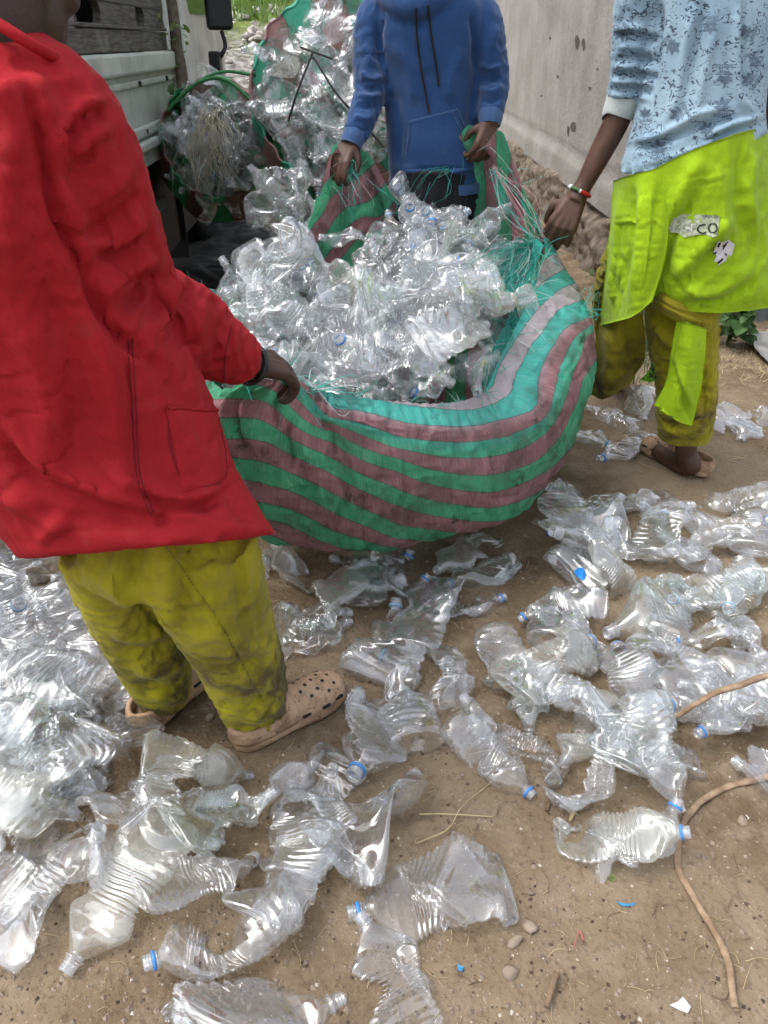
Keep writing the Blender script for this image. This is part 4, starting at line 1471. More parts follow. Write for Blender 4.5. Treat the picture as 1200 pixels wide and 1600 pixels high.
# a few that stand out
def stand(u0, v0, u1, v1, Y0, Y1, ring, label, soft=True):
    b = N_FLAT + (_bi[0] % N_SOFT) if soft else _bi[0] % N_FLAT
    _bi[0] += 1
    p0, p1 = P(u0, v0, Y0), P(u1, v1, Y1)
    B = BOT[b]
    bd = B['end'] - B['base']
    q = Vector(bd).rotation_difference(Vector(p1 - p0)).to_matrix()
    R = np.array(q) @ rot('X', 0)
    sc = float(np.clip(np.linalg.norm(p1 - p0) / np.linalg.norm(bd), 0.8, 1.0))
    loc = (p0 + p1) / 2 - R @ ((B['end'] + B['base']) / 2 * sc)
    return put_bottle(b, R, loc, sc, ring, label, 'bottles heaped in the big sack')
stand(625, 430, 606, 330, 2.45, 2.55, 'p', 'bottle with ringed mouth up, leftmost of three at the back of the sack')
stand(655, 430, 666, 330, 2.45, 2.55, 'p', 'bottle with ringed mouth up, middle of three at the back of the sack')
stand(655, 375, 728, 332, 2.48, 2.55, 'p', 'bottle with ringed mouth tilted right, rightmost of three at the back of the sack')
stand(420, 440, 388, 405, 2.25, 2.05, '', 'big smooth bottle with open mouth toward the viewer, left side of the sack')
stand(335, 500, 345, 405, 2.05, 2.15, '', 'upturned smooth bottle at the left end of the sack load')
stand(580, 395, 515, 375, 2.5, 2.5, '', 'yellowish white bottle lying before the left peak of the sack')

# frayed threads

MAT['fibre_teal'] = plain_mat('teal_fibre', (0.04, 0.36, 0.29), 0.6, 0.3, 60)
MAT['fibre_white'] = plain_mat('whitish_fibre', (0.42, 0.50, 0.49), 0.6, 0.2, 60)
MAT['fibre_pink'] = plain_mat('pink_fibre', (0.45, 0.22, 0.24), 0.6, 0.2, 60)
def strands(name, curves, w, mat, parent=bag):
    V, F = [], []
    for c in curves:
        c = np.asarray(c)
        t = np.gradient(c, axis=0)
        t /= np.linalg.norm(t, axis=1)[:, None] + 1e-9
        view = c - np.array((0, 0, CAM_H))
        s = np.cross(t, view)
        s /= np.linalg.norm(s, axis=1)[:, None] + 1e-9
        q = np.cross(t, s)
        m = len(c)
        k0 = len(V)
        wd = w * np.linspace(1, 0.5, m)[:, None]
        A, B, C = c + s * wd, c - s * wd * 0.5 + q * wd * 0.87, c - s * wd * 0.5 - q * wd * 0.87
        for i in range(m):
            V += [A[i], B[i], C[i]]
        for i in range(m - 1):
            for e in range(3):
                f = (e + 1) % 3
                F.append((k0 + 3 * i + e, k0 + 3 * i + f, k0 + 3 * i + 3 + f, k0 + 3 * i + 3 + e))
    o = obj(name, mesh(name, np.array(V), F), mat, parent)
    o['kind'] = 'stuff'
    return o
_r = np.random.default_rng(8)
cur = {0: [], 1: [], 2: []}
for _ in range(240):
    i = _r.integers(0, NT_)
    p = rim3[i] + _r.normal(0, 0.006, 3)
    L = _r.uniform(0.015, 0.06)
    d = _r.normal(0, 1, 3) + np.array((0, -0.3, 0.6))
    d /= np.linalg.norm(d)
    e = _r.normal(0, 1, 3) * 1.1
    cur[_r.choice((0, 0, 0, 1))].append([p + d * L * t + e * L * t * t + np.array((0, 0, -0.5 * L * t * t)) for t in np.linspace(0, 1, 5)])
def tuft(n, a, b, spread, sag, key):
    a, b = np.array(a), np.array(b)
    for _ in range(n):
        p = a + _r.normal(0, 0.008, 3)
        q = b + _r.normal(0, 1, 3) * spread
        m = (p + q) / 2 + _r.normal(0, 0.028, 3) + np.array((0, 0, sag))
        cur[_r.choice(key)].append(catmull([p, m, q], 7))
tuft(90, P(832, 386, 2.38), P(735, 456, 2.16), (0.070, 0.05, 0.016), 0.02, (0, 0, 0, 0, 1))
tuft(70, P(800, 410, 2.30), P(770, 470, 2.12), (0.05, 0.05, 0.012), 0.01, (0, 0, 0, 1))
tuft(60, P(825, 385, 2.38), P(800, 440, 2.22), (0.03, 0.05, 0.03), 0.0, (0, 1))
tuft(20, P(772, 262, 2.62), P(842, 376, 2.42), (0.015, 0.02, 0.02), -0.015, (0, 1, 2))
tuft(16, P(546, 262, 2.64), P(556, 322, 2.62), (0.03, 0.02, 0.03), 0.0, (0, 1))
tuft(12, P(700, 265, 2.68), P(640, 325, 2.66), (0.03, 0.02, 0.03), 0.01, (0, 0, 1))
tuft(18, P(480, 606, 1.52), P(540, 618, 1.57), (0.03, 0.02, 0.012), 0.01, (0, 1))
tuft(30, P(905, 490, 2.24), P(922, 484, 2.28), (0.015, 0.02, 0.015), 0.0, (0,))
strands('frayed_fringe', cur[0], 0.0012, MAT['fibre_teal'])
strands('frayed_fringe', cur[1], 0.0011, MAT['fibre_white'])
if cur[2]:
    strands('frayed_fringe', cur[2], 0.0010, MAT['fibre_pink'])
# dark stitching threads lying over the load
for a, b, c_ in (((590, 480), (632, 502), (690, 465)), ((632, 500), (660, 485), (682, 470)), ((700, 490), (720, 487), (745, 478)), ((800, 455), (812, 452), (825, 448))):
    t_ = [P(*a, 2.0), P(*b, 1.98), P(*c_, 2.05)]
    for q in t_:
        q[2] += 0.02
    strands('loose_thread', [catmull(t_, 10)], 0.0013, MAT['steel_dark'])
# ================================================================== the three workers
def rows_tube(rows, n=40, sup=2.3):
    """closed tube of level ellipses; row: (uL, vL, uR, vR, Y, half_depth[, lift of the near side])"""
    R = []
    for r in rows:
        uL, vL, uR, vR, Y, b = r[:6]
        lift = r[6] if len(r) > 6 else 0.0
        p, q = P(uL, vL, Y), P(uR, vR, Y)
        R.append((*((p + q) / 2), *((q - p) / 2), b, lift))
    R = catmull(np.array(R), max(3, 6 * len(R)))
    a = np.linspace(0, 2 * np.pi, n, endpoint=False)
    ca, sa = np.cos(a), np.sin(a)
    e = 2 / sup
    ca2, sa2 = np.sign(ca) * np.abs(ca) ** e, np.sign(sa) * np.abs(sa) ** e
    V = []
    for r in R:
        c, h, b, lift = r[:3], r[3:6], r[6], r[7]
        ring = c + np.outer(ca2, h) + np.outer(sa2, (0, b, 0)) + np.outer(-sa2 * lift, (0, 0, 1))
        V.append(ring)
    m = len(R)
    F = [tuple(f) for f in gridfaces(m, n, False, True)]
    F += [tuple(range(n))[::-1], tuple(range((m - 1) * n, m * n))]
    return np.vstack(V), F

def px_tube(pts, n=18, k=6):
    """tube through (u, v, Y, radius)"""
    A = np.array([(*P(u, v, Y), r) for u, v, Y, r in pts])
    A = catmull(A, k * len(A))
    return tube(A[:, :3], A[:, 3], n)

def tube3(pts, n=14, k=5):
    A = catmull(np.array(pts, float), k * len(pts))
    return tube(A[:, :3], A[:, 3], n)

def unit(v):
    v = np.asarray(v, float)
    return v / (np.linalg.norm(v) + 1e-12)

def hand(wrist, d, back, curl=(0.5, 0.9, 0.7), s=1.0, side=1, thumb=0.4, spread=0.10):
    """palm, four fingers and thumb as tubes; d wrist->knuckles, back = direction the back of the hand faces"""
    d = unit(d)
    back = unit(back - d * np.dot(back, d))
    t = np.cross(d, back) * side                       # toward the thumb
    parts = []
    w = np.asarray(wrist, float)
    pl = 0.088 * s
    parts.append(tube3([(*(w - d * 0.03 * s), 0.026 * s), (*(w + d * 0.01 * s), 0.026 * s)]))
    # palm: four metacarpal tubes
    for i in range(4):
        o = (1.5 - i) / 1.5
        k0 = w + t * (0.012 * o * s)
        k1 = w + d * (pl - abs(o - 0.3) * 0.008 * s) + t * (0.031 * o * s) + back * 0.002 * s
        parts.append(tube3([(*k0, 0.0165 * s), (*((k0 + k1) / 2 + back * 0.002), 0.0145 * s), (*k1, 0.0125 * s)], 12, 4))
        L = (0.043, 0.049, 0.045, 0.036)[i] * s
        p = k1
        ang = 0.0
        fd = unit(d + t * o * spread)
        chain = [(*(k1 - d * 0.01 * s), 0.0110 * s)]
        for j, (c, ln) in enumerate(zip(curl, (L, L * 0.68, L * 0.52))):
            ang += c * (1.0 + 0.08 * i)
            q = p + (fd * math.cos(ang) - back * math.sin(ang)) * ln
            chain.append((*p, (0.0105, 0.0095, 0.0086)[j] * s))
            p = q
        chain.append((*p, 0.0072 * s))
        parts.append(tube3(chain, 10, 4))
    b0 = w + d * 0.018 * s + t * 0.020 * s
    b1 = b0 + (d * 0.5 + t * 0.62 - back * thumb * 0.6) * 0.040 * s
    b2 = b1 + unit(d * 0.9 + t * 0.15 - back * thumb * 1.3) * 0.034 * s
    b3 = b2 + unit(d * 0.8 - t * 0.25 - back * thumb * 1.5) * 0.026 * s
    parts.append(tube3([(*b0, 0.016 * s), (*b1, 0.0125 * s), (*b2, 0.0108 * s), (*b3, 0.0082 * s)], 10, 5))
    return parts

def head(c, face, s=1.0, up=(0, 0, 1)):
    """head tubes/blobs about centre c looking along face"""
    f = unit(face)
    r = unit(np.cross(f, up))
    u = np.cross(r, f)
    M = np.stack([r, f, u], 1)
    L = lambda x, y, z: np.asarray(c) + M @ (np.array((x, y, z)) * s)
    q = []
    q.append(ellipsoid(L(0, -0.012, 0.025), np.array((0.075, 0.095, 0.090)) * s, 24, 16, M))
    q.append(ellipsoid(L(0, 0.018, -0.045), np.array((0.058, 0.066, 0.068)) * s, 20, 12, M))
    q.append(ellipsoid(L(0, 0.050, -0.090), np.array((0.026, 0.022, 0.020)) * s, 12, 8, M))
    q.append(ellipsoid(L(0, 0.088, -0.022), np.array((0.015, 0.020, 0.014)) * s, 12, 8, M))
    q.append(ellipsoid(L(0, 0.080, 0.000), np.array((0.009, 0.012, 0.028)) * s, 12, 8, M))
    q.append(ellipsoid(L(0, 0.078, -0.058), np.array((0.024, 0.011, 0.006)) * s, 12, 8, M))
    q.append(ellipsoid(L(0, 0.076, -0.068), np.array((0.020, 0.011, 0.007)) * s, 12, 8, M))
    for e in (-1, 1):
        q.append(ellipsoid(L(0.076 * e, -0.012, -0.005), np.array((0.009, 0.020, 0.030)) * s, 12, 8, M))
        q.append(ellipsoid(L(0.030 * e, 0.072, 0.022), np.array((0.026, 0.016, 0.008)) * s, 12, 8, M))
        q.append(ellipsoid(L(0.042 * e, 0.055, -0.025), np.array((0.022, 0.020, 0.018)) * s, 12, 8, M))
    return q, L, M

def add_head_extras(person, c, face, hairmat, s=1.0):
    q, L, M = head(c, face, s)
    hair = [ellipsoid(L(0, -0.022, 0.040), np.array((0.080, 0.098, 0.088)) * s, 26, 18, M)]
    me = remesh(hair, 0.007, 2, 'hair')
    V, N = mesh_arrays(me)
    loc = (V - L(0, 0, 0)) @ M
    keep = loc[:, 1] < 0.045 * s + loc[:, 2] * 0.25
    V2 = np.where(keep[:, None], V + N * (0.004 * np.abs(vnoise(V, 150, 5)))[:, None], L(0, -0.02, 0.03) + (V - L(0, -0.02, 0.03)) * 0.86)
    me.vertices.foreach_set('co', V2.astype(np.float32).ravel())
    obj('hair', me, hairmat, person)
    for e in (-1, 1):
        v, f = ellipsoid(L(0.030 * e, 0.0755, 0.006), np.array((0.0125, 0.0100, 0.0095)) * s, 14, 10, M)
        ey = obj('eye', mesh('eye', v, f), MAT['eye'], person)
        v, f = ellipsoid(L(0.030 * e, 0.0835, 0.006), np.array((0.0058, 0.0032, 0.0058)) * s, 12, 8, M)
        obj('pupil', mesh('pupil', v, f), MAT['black_plastic'], person)

MAT['skin'] = skin_mat('dark_skin', (0.046, 0.023, 0.015))
MAT['skin2'] = skin_mat('dark_skin_warm', (0.085, 0.042, 0.027))
MAT['hair'] = plain_mat('black_hair', (0.010, 0.008, 0.007), 0.8, 0.3, 80)
MAT['eye'] = plain_mat('eye_white', (0.70, 0.66, 0.62), 0.2, 0.05)
MAT['clog'] = None
k = NT('muddy_tan_rubber')
co = k.n('NewGeometry').outputs['Position']
_c = k.mix(k.ramp(k.noise(22, 6, co, 0.65), 0.38, 0.66), (0.46, 0.31, 0.20), (0.24, 0.155, 0.095))
_c = k.mix(k.math('MULTIPLY', k.ramp(k.noise(60, 5, co, 0.7), 0.56, 0.68), 0.8), _c, (0.075, 0.048, 0.03))
MAT['clog'] = k.done(_c, 0.75, k.bump(k.noise(80, 4, co), 0.2, 0.003), 0.25)

def to_bvh(me):
    V, _ = mesh_arrays(me)
    return BVHTree.FromPolygons([tuple(v) for v in V], [tuple(p.vertices) for p in me.polygons])

def cast(bvh, u, v, off=0.0015):
    d = Vector(ray(u, v)).normalized()
    h = bvh.ray_cast(Vector((0, 0, CAM_H)), d)
    if h[0] is None:
        return None
    n = h[1]
    if n.dot(d) > 0:
        n = -n
    return np.array(h[0] + n * off)

def decal(name, bvh, VF, cu, cv, wpx, ang, mat, parent, off=0.0015, flip=1):
    """flat print laid on cloth: 2-D shape (unit width) centred at cu,cv, wpx wide"""
    V, F = VF
    ca, sa = math.cos(ang), math.sin(ang)
    W = []
    for x, y in np.asarray(V)[:, :2]:
        x *= flip
        p = cast(bvh, cu + wpx * (x * ca - y * sa), cv - wpx * (x * sa + y * ca), off)
        W.append(p)
    keep = [f for f in F if all(W[i] is not None for i in f)]
    keep = [f for f in keep if max(np.linalg.norm(W[i] - W[f[0]]) for i in f) < 0.06]
    if not keep:
        return None
    W = np.array([p if p is not None else (0, 0, -5) for p in W])
    used = sorted({i for f in keep for i in f})
    mp = {i: j for j, i in enumerate(used)}
    return obj(name, mesh(name, W[used], [tuple(mp[i] for i in f) for f in keep], True), mat, parent)

def quad_patch(bvh, c4, nu=14, nv=12, off=0.004):
    """cloth patch over the surface; corners in pixels tl, tr, br, bl"""
    tl, tr, br, bl = [np.array(c, float) for c in c4]
    V, ok = [], True
    for i in range(nu):
        for j in range(nv):
            a, b = i / (nu - 1), j / (nv - 1)
            uv = (tl * (1 - a) + tr * a) * (1 - b) + (bl * (1 - a) + br * a) * b
            edge = min(a, 1 - a, b, 1 - b)
            p = cast(bvh, uv[0], uv[1], off * (0.15 if edge < 0.01 else 1.0))
            V.append(p if p is not None else (V[-1] if V else np.zeros(3)))
    return np.array(V), gridfaces(nu, nv)

def clog(name, heel, toe, parent, mat, holes=True, width=1.0):
    heel, toe = np.asarray(heel, float), np.asarray(toe, float)
    d = unit((toe - heel) * np.array((1, 1, 0)))
    s = np.cross((0, 0, 1), d)
    L = 0.285
    mid = (heel + toe) / 2
    o = np.array((mid[0], mid[1], 0.004)) - d * L / 2
    M = np.stack([d, s, (0, 0, 1)], 1)
    ts = np.linspace(0, 1, 26)
    hw = np.interp(ts, (0, .03, .1, .25, .45, .65, .8, .92, .98, 1), (.006, .020, .033, .037, .037, .049, .051, .042, .024, .006)) * width
    cx = np.interp(ts, (0, .5, 1), (0, 0.0, 0.008))
    def prism(z0, z1, g0, g1):
        V = []
        for z, g in ((z0, g0), (z1, g1)):
            V += [(t * L, c + h + g, z) for t, h, c in zip(ts, hw, cx)] + [(t * L, c - h - g, z) for t, h, c in zip(ts[::-1], hw[::-1], cx[::-1])]
        V = np.array(V)
        n = len(V) // 2
        F = [tuple(range(n))[::-1], tuple(range(n, 2 * n))] + [(i, (i + 1) % n, n + (i + 1) % n, n + i) for i in range(n)]
        return V, F
    parts = [prism(0, 0.014, 0.001, 0.005), prism(0.012, 0.034, 0.004, 0.0)]
    # heel wall
    tt = ts[ts < 0.52]
    path = [(t * L, c + h, 0.046) for t, h, c in zip(tt, hw, cx)][::-1] + [(t * L, c - h, 0.046) for t, h, c in zip(tt, hw, cx)]
    rad = np.array([(0.006, 0.022)] * len(path))
    parts.append(tube(np.array(path), rad, 10, True, (0, 0, 1)) if False else tube(np.array(path), np.full(len(path), 0.009), 10))
    parts.append(tube(np.array(path) - np.array((0, 0, 0.014)), np.full(len(path), 0.009), 10))
    parts.append(tube(np.array(path) + np.array((0, 0, 0.010)), np.full(len(path), 0.0065), 10))
    # toe box
    V = []
    st = np.linspace(0.40, 0.995, 18)
    n = 22
    for t in st:
        h = np.interp(t, ts, hw)
        c = np.interp(t, ts, cx)
        ht = np.interp(t, (0.40, 0.52, 0.7, 0.88, 0.96, 1), (0.092, 0.090, 0.072, 0.056, 0.046, 0.034))
        for k_ in range(n):
            a = 2 * math.pi * k_ / n
            V.append((t * L, c + (h - 0.001) * math.cos(a), 0.022 + (ht - 0.022) * max(0, math.sin(a)) ** 0.8 + 0.012 * min(0, math.sin(a))))
    F = [tuple(f) for f in gridfaces(len(st), n, False, True)] + [tuple(range(n))[::-1], tuple(range((len(st) - 1) * n, len(st) * n))]
    parts.append((np.array(V), F))
    parts = [(v @ M.T + o, f) for v, f in parts]
    me = remesh(parts, 0.0042, 3, 'clog')
    c = obj(name, me, mat, parent)
    if holes:
        bv = to_bvh(me)
        for t, y in ((.56, -.018), (.56, .012), (.63, -.030), (.63, -.004), (.63, .024), (.71, -.020), (.71, .008), (.71, .034), (.79, -.030), (.79, -.004), (.79, .022), (.87, -.016), (.87, .012)):
            q = o + M @ np.array((t * L, y, 0.15))
            h = bv.ray_cast(Vector(q), Vector((0, 0, -1)))
            if h[0] is None:
                continue
            nn = h[1]
            cpt = np.array(h[0])
            v, f = tube([cpt - np.array(nn) * 0.004, cpt + np.array(nn) * 0.0008], 0.0042, 10)
            obj('vent_hole', mesh('vent_hole', v, f, False), MAT['black_plastic'], c)
        for t in (0.55, 0.72, 0.85):
            h = np.interp(t, ts, hw)
            for e in (-1, 1):
                cpt = o + M @ np.array((t * L, np.interp(t, ts, cx) + e * (h + 0.0005), 0.032))
                v, f = boxvf(cpt, (0.020, 0.006, 0.005), M)
                obj('side_slot', mesh('side_slot', v, f, False), MAT['black_plastic'], c)
    return c

def wrinkle(amp, sc, seed, stretch=(1, 1, 1), ridged=0.5):
    st = np.array(stretch, float)
    def fn(V):
        p = V * st
        a = fbm(p + 0.06 * np.stack([vnoise(V, 5, seed + 1), vnoise(V, 5, seed + 2), vnoise(V, 5, seed + 3)], 1), sc, seed, 3)
        r = 1 - np.abs(vnoise(p + 9, sc * 1.6, seed + 40)) * 2
        return amp * (a * (1 - ridged) + r * ridged)
    return fn

# ------------------------------------------------------------------ worker in the red coat
w1 = empty('person', G(340, 1120), 'person in long red work coat and yellow green trousers gripping the sack at left', 'person', 'workers around the sack')
MAT['red'] = cloth_mat('red_cotton', (0.345, 0.013, 0.020), (0.28, 0.045, 0.042), 0.15, 700, 0.12, 0.85, 0.14, 0.0, 5)
MAT['red_dark'] = plain_mat('dark_red_thread', (0.16, 0.006, 0.012), 0.9)
MAT['lime_dirty'] = cloth_mat('soiled_yellow_green_cotton', (0.32, 0.285, 0.012), (0.085, 0.062, 0.018), 0.85, 700, 0.14, 0.88, 0.16, 0.1, 7, (0.03, 0.62))
hc1 = P(-12, -62, 1.02)
hp1, _, _ = head(hc1, (0.30, 0.93, -0.15), 1.0)
legs1_n = [(280, 780, 1.09, .060), (345, 930, 1.09, .062), (372, 1020, 1.13, .050), (402, 1120, 1.19, .040), (400, 1140, 1.19, .036)]
legs1_f = [(205, 790, 1.12, .060), (200, 930, 1.16, .052), (238, 1030, 1.2, .042), (256, 1085, 1.235, .036), (258, 1105, 1.235, .034)]
wr1 = P(383, 568, 1.345)
body = hp1 + [px_tube([(0, -40, 1.0, .048), (-5, 10, .985, .048), (-15, 70, .975, .05), (-20, 130, .98, .05)]),
    px_tube([(0, 150, .98, .06), (5, 220, .99, .085), (40, 420, 1.03, .085), (110, 600, 1.08, .09), (190, 740, 1.09, .10)]),
    px_tube([(30, 175, .98, .045), (75, 200, .985, .046), (160, 340, 1.04, .045), (208, 465, 1.12, .038), (300, 525, 1.23, .033), (375, 564, 1.335, .026), (384, 568, 1.347, .025)]),
    px_tube([(-60, 150, 1.0, .045), (-120, 200, 1.1, .045), (-60, 400, 1.3, .04), (90, 520, 1.45, .032), (150, 560, 1.52, .026)]),
    px_tube(legs1_n), px_tube(legs1_f),
    px_tube([(398, 1135, 1.19, .034), (408, 1150, 1.19, .034), (450, 1125, 1.24, .034), (500, 1095, 1.29, .028)]),
    px_tube([(258, 1100, 1.235, .034), (264, 1108, 1.25, .034), (290, 1075, 1.33, .03)])]
body += hand(wr1, P(452, 574, 1.42) - wr1, (0.10, -0.35, 0.9), (0.50, 0.75, 0.6), 1.05, -1, 0.6)
body += hand(P(150, 560, 1.52), (0.5, 0.6, -0.4), (0.2, -0.3, 0.9), (0.6, 0.9, 0.6), 1.0, 1)
obj('body', remesh(body, 0.0045, 3, 'body'), MAT['skin'], w1)
add_head_extras(w1, hc1, (0.30, 0.93, -0.15), MAT['hair'])

coat = [rows_tube([(-85, 20, 88, 84, .975, .072), (-120, 55, 98, 104, .97, .088), (-190, 120, 132, 150, .97, .12), (-215, 230, 160, 235, .985, .14),
                   (-200, 350, 185, 355, 1.0, .145), (-175, 455, 225, 455, 1.03, .15), (-140, 560, 285, 560, 1.06, .155), (-95, 660, 332, 655, 1.08, .16, .02),
                   (-38, 740, 362, 740, 1.08, .165, .05), (15, 810, 395, 790, 1.08, .17, .08), (62, 866, 424, 834, 1.07, .172, .105)], 64, 2.5),
        px_tube([(10, 150, .97, .075), (68, 186, .975, .081), (120, 250, .998, .076), (160, 340, 1.035, .070), (205, 455, 1.11, .071), (262, 497, 1.17, .070), (320, 532, 1.25, .064), (374, 562, 1.335, .049)], 28),
        px_tube([(-60, 110, 1.0, .08), (-120, 180, 1.08, .078), (-60, 400, 1.3, .066), (80, 510, 1.44, .055)], 20)]
coat_me = remesh(coat, 0.0118, 4, 'coat')
def _wcoat(X):
    U, W, D = proj(X)
    d, _f = seg_dist(U, W, [(60, 180), (120, 250), (160, 340), (205, 455), (262, 497), (374, 562)])
    return 0.62 + 0.55 * np.exp(-(d / 75) ** 2)
coat_me = slack_cloth(coat_me, (0.15, 0.15, 0.17), 110, 0.017, 0.03, 301, 10, _wcoat)
sculpt_noise(coat_me, wrinkle(0.0025, 3.2, 301, (1, 1, 0.8), 0.2))
sculpt_folds(coat_me, [
    ([(30, 100), (66, 215), (88, 325), (125, 405), (160, 490), (205, 540), (290, 592)], 9, -0.016),      # arm meets body
    ([(50, 110), (84, 215), (105, 320), (140, 395)], 12, 0.008),
    ([(168, 158), (128, 168), (92, 205), (78, 240)], 9, 0.009), ([(172, 172), (132, 184), (98, 222)], 8, -0.010),
    ([(175, 200), (140, 215), (105, 250)], 10, 0.008), ([(160, 240), (120, 260), (98, 300)], 10, -0.007),
    ([(205, 250), (170, 300), (110, 330)], 12, 0.007), ([(222, 300), (180, 345), (118, 372)], 9, -0.008),
    ([(228, 335), (190, 372), (140, 380)], 10, 0.010), ([(240, 375), (195, 385), (150, 410)], 8, -0.012),
    ([(246, 400), (200, 420), (160, 470)], 9, 0.012), ([(262, 425), (225, 450), (185, 500)], 8, -0.011),
    ([(285, 430), (262, 475), (240, 540)], 10, 0.010), ([(302, 440), (285, 490), (265, 560)], 9, -0.009),
    ([(322, 465), (308, 510), (300, 575)], 10, 0.008), ([(352, 495), (340, 540), (335, 590)], 8, -0.007), ([(368, 505), (360, 560)], 7, 0.006),
    ([(300, 432), (330, 460), (372, 492)], 7, 0.006),
    # body
    ([(10, 470), (60, 560), (80, 660), (60, 760)], 26, 0.012), ([(60, 430), (110, 560), (130, 700)], 24, -0.010),
    ([(130, 470), (175, 600), (190, 720), (220, 790)], 16, 0.009), ([(196, 540), (206, 640), (212, 735)], 3.2, -0.005),
    ([(230, 560), (300, 640), (335, 720)], 14, -0.008),
    ([(0, 640), (70, 720), (170, 770), (270, 800)], 14, 0.013), ([(0, 670), (60, 750), (160, 795), (250, 815)], 13, -0.013),
    ([(150, 720), (215, 762), (290, 782), (348, 758)], 10, 0.014), ([(190, 748), (250, 784), (310, 792), (360, 770)], 8, -0.016),
    ([(0, 770), (60, 800), (120, 830)], 12, 0.010), ([(40, 790), (120, 810), (230, 820)], 9, -0.008),
    ([(270, 790), (330, 820), (410, 830)], 11, 0.009), ([(340, 740), (370, 790), (400, 830)], 10, -0.008),
    ([(20, 180), (10, 300), (30, 420)], 22, 0.010), ([(-20, 150), (40, 130), (70, 150)], 14, 0.006),
    ([(250, 800), (262, 820)], 10, -0.010), ([(110, 800), (60, 850)], 12, 0.008),
])
coat_o = obj('red_coat', coat_me, MAT['red'], w1)
bvh_coat = to_bvh(coat_me)
def seam(nm, pts, r, mat, parent, bvh, off=0.0006, n=60):
    q = [cast(bvh, *p, off) for p in catmull(pts, n)]
    q = [p for p in q if p is not None]
    run = [q[0]]
    for p in q[1:]:
        if np.linalg.norm(p - run[-1]) < 0.04:
            run.append(p)
    if len(run) > 3:
        v, f = tube(np.array(run), r, 6)
        obj(nm, mesh(nm, v, f), mat, parent)
v, f = quad_patch(bvh_coat, ((258, 636), (338, 642), (350, 752), (285, 770)), 18, 22, 0.0045)
obj('patch_pocket', mesh('patch_pocket', v, f), MAT['red'], coat_o)
v, f = tube(np.array([p for p in (cast(bvh_coat, u, 636 + (u - 258) * 0.075, 0.003) for u in np.linspace(258, 338, 20)) if p is not None]), 0.0026, 8)
for _p in ([(200, 530), (207, 640), (213, 740), (235, 806)], [(206, 530), (213, 640), (219, 740), (241, 806)], [(362, 508), (352, 552), (350, 598)], [(262, 645), (266, 700), (288, 764)], [(342, 648), (352, 745), (290, 764)]):
    seam('stitched_seam', _p, 0.0008, MAT['red_dark'], coat_o, bvh_coat)
obj('pocket_hem', mesh('pocket_hem', v, f), MAT['red'], coat_o)
v, f = px_tube([(-80, 26, 1.04, .005), (-62, 17, .94, .006), (-10, 34, .908, .006), (45, 67, .91, .006), (88, 90, .948, .006), (92, 84, 1.01, .005)], 12)
obj('collar', mesh('collar', v, f), MAT['red'], coat_o)
# black band on the wrist
a = np.linspace(0, 2 * np.pi, 40, endpoint=False)
dW = unit(P(440, 588, 1.43) - wr1)
s1 = unit(np.cross(dW, (0, 0, 1)))
s2 = np.cross(s1, dW)
def bracelet(name, c, d, r, tr, mat, parent, n=44, a0=0.0, a1=2 * np.pi, knobs=0.0):
    d = unit(d)
    s1 = unit(np.cross(d, (0, 0, 1)))
    s2 = np.cross(s1, d)
    full = abs(a1 - a0 - 2 * np.pi) < 1e-6
    a = np.linspace(a0, a1, n, endpoint=not full)
    path = np.array([c + (s1 * math.cos(t) + s2 * math.sin(t)) * r for t in a])
    if full:
        path = np.vstack([path, path[:2]])
    rr = tr * (1 + knobs * np.sin(np.arange(len(path)) * 2.2))
    v, f = tube(path, rr, 10)
    return obj(name, mesh(name, v, f), mat, parent)
bracelet('wrist_band', P(392, 570, 1.352), dW, 0.034, 0.006, MAT['black_plastic'], w1)

tr1 = [rows_tube([(165, 760, 310, 755, 1.09, .10), (150, 800, 335, 795, 1.09, .11), (130, 850, 385, 845, 1.09, .12), (135, 880, 395, 880, 1.09, .115)], 40),
       rows_tube([(215, 840, 398, 840, 1.085, .105), (238, 900, 408, 895, 1.09, .10), (268, 960, 420, 955, 1.10, .096), (300, 1010, 432, 1005, 1.125, .086), (328, 1065, 444, 1060, 1.155, .078), (350, 1108, 447, 1102, 1.185, .070), (361, 1130, 444, 1124, 1.19, .062)], 36),
       rows_tube([(100, 850, 235, 845, 1.13, .10), (122, 905, 252, 900, 1.15, .094), (150, 965, 270, 960, 1.17, .086), (178, 1020, 286, 1015, 1.20, .074), (204, 1062, 296, 1058, 1.225, .066), (222, 1090, 296, 1088, 1.235, .058)], 32)]
tr1_me = slack_cloth(remesh(tr1, 0.0115, 4, 'trousers'), (0.16, 0.16, 0.20), 110, 0.016, 0.045, 311, 12)
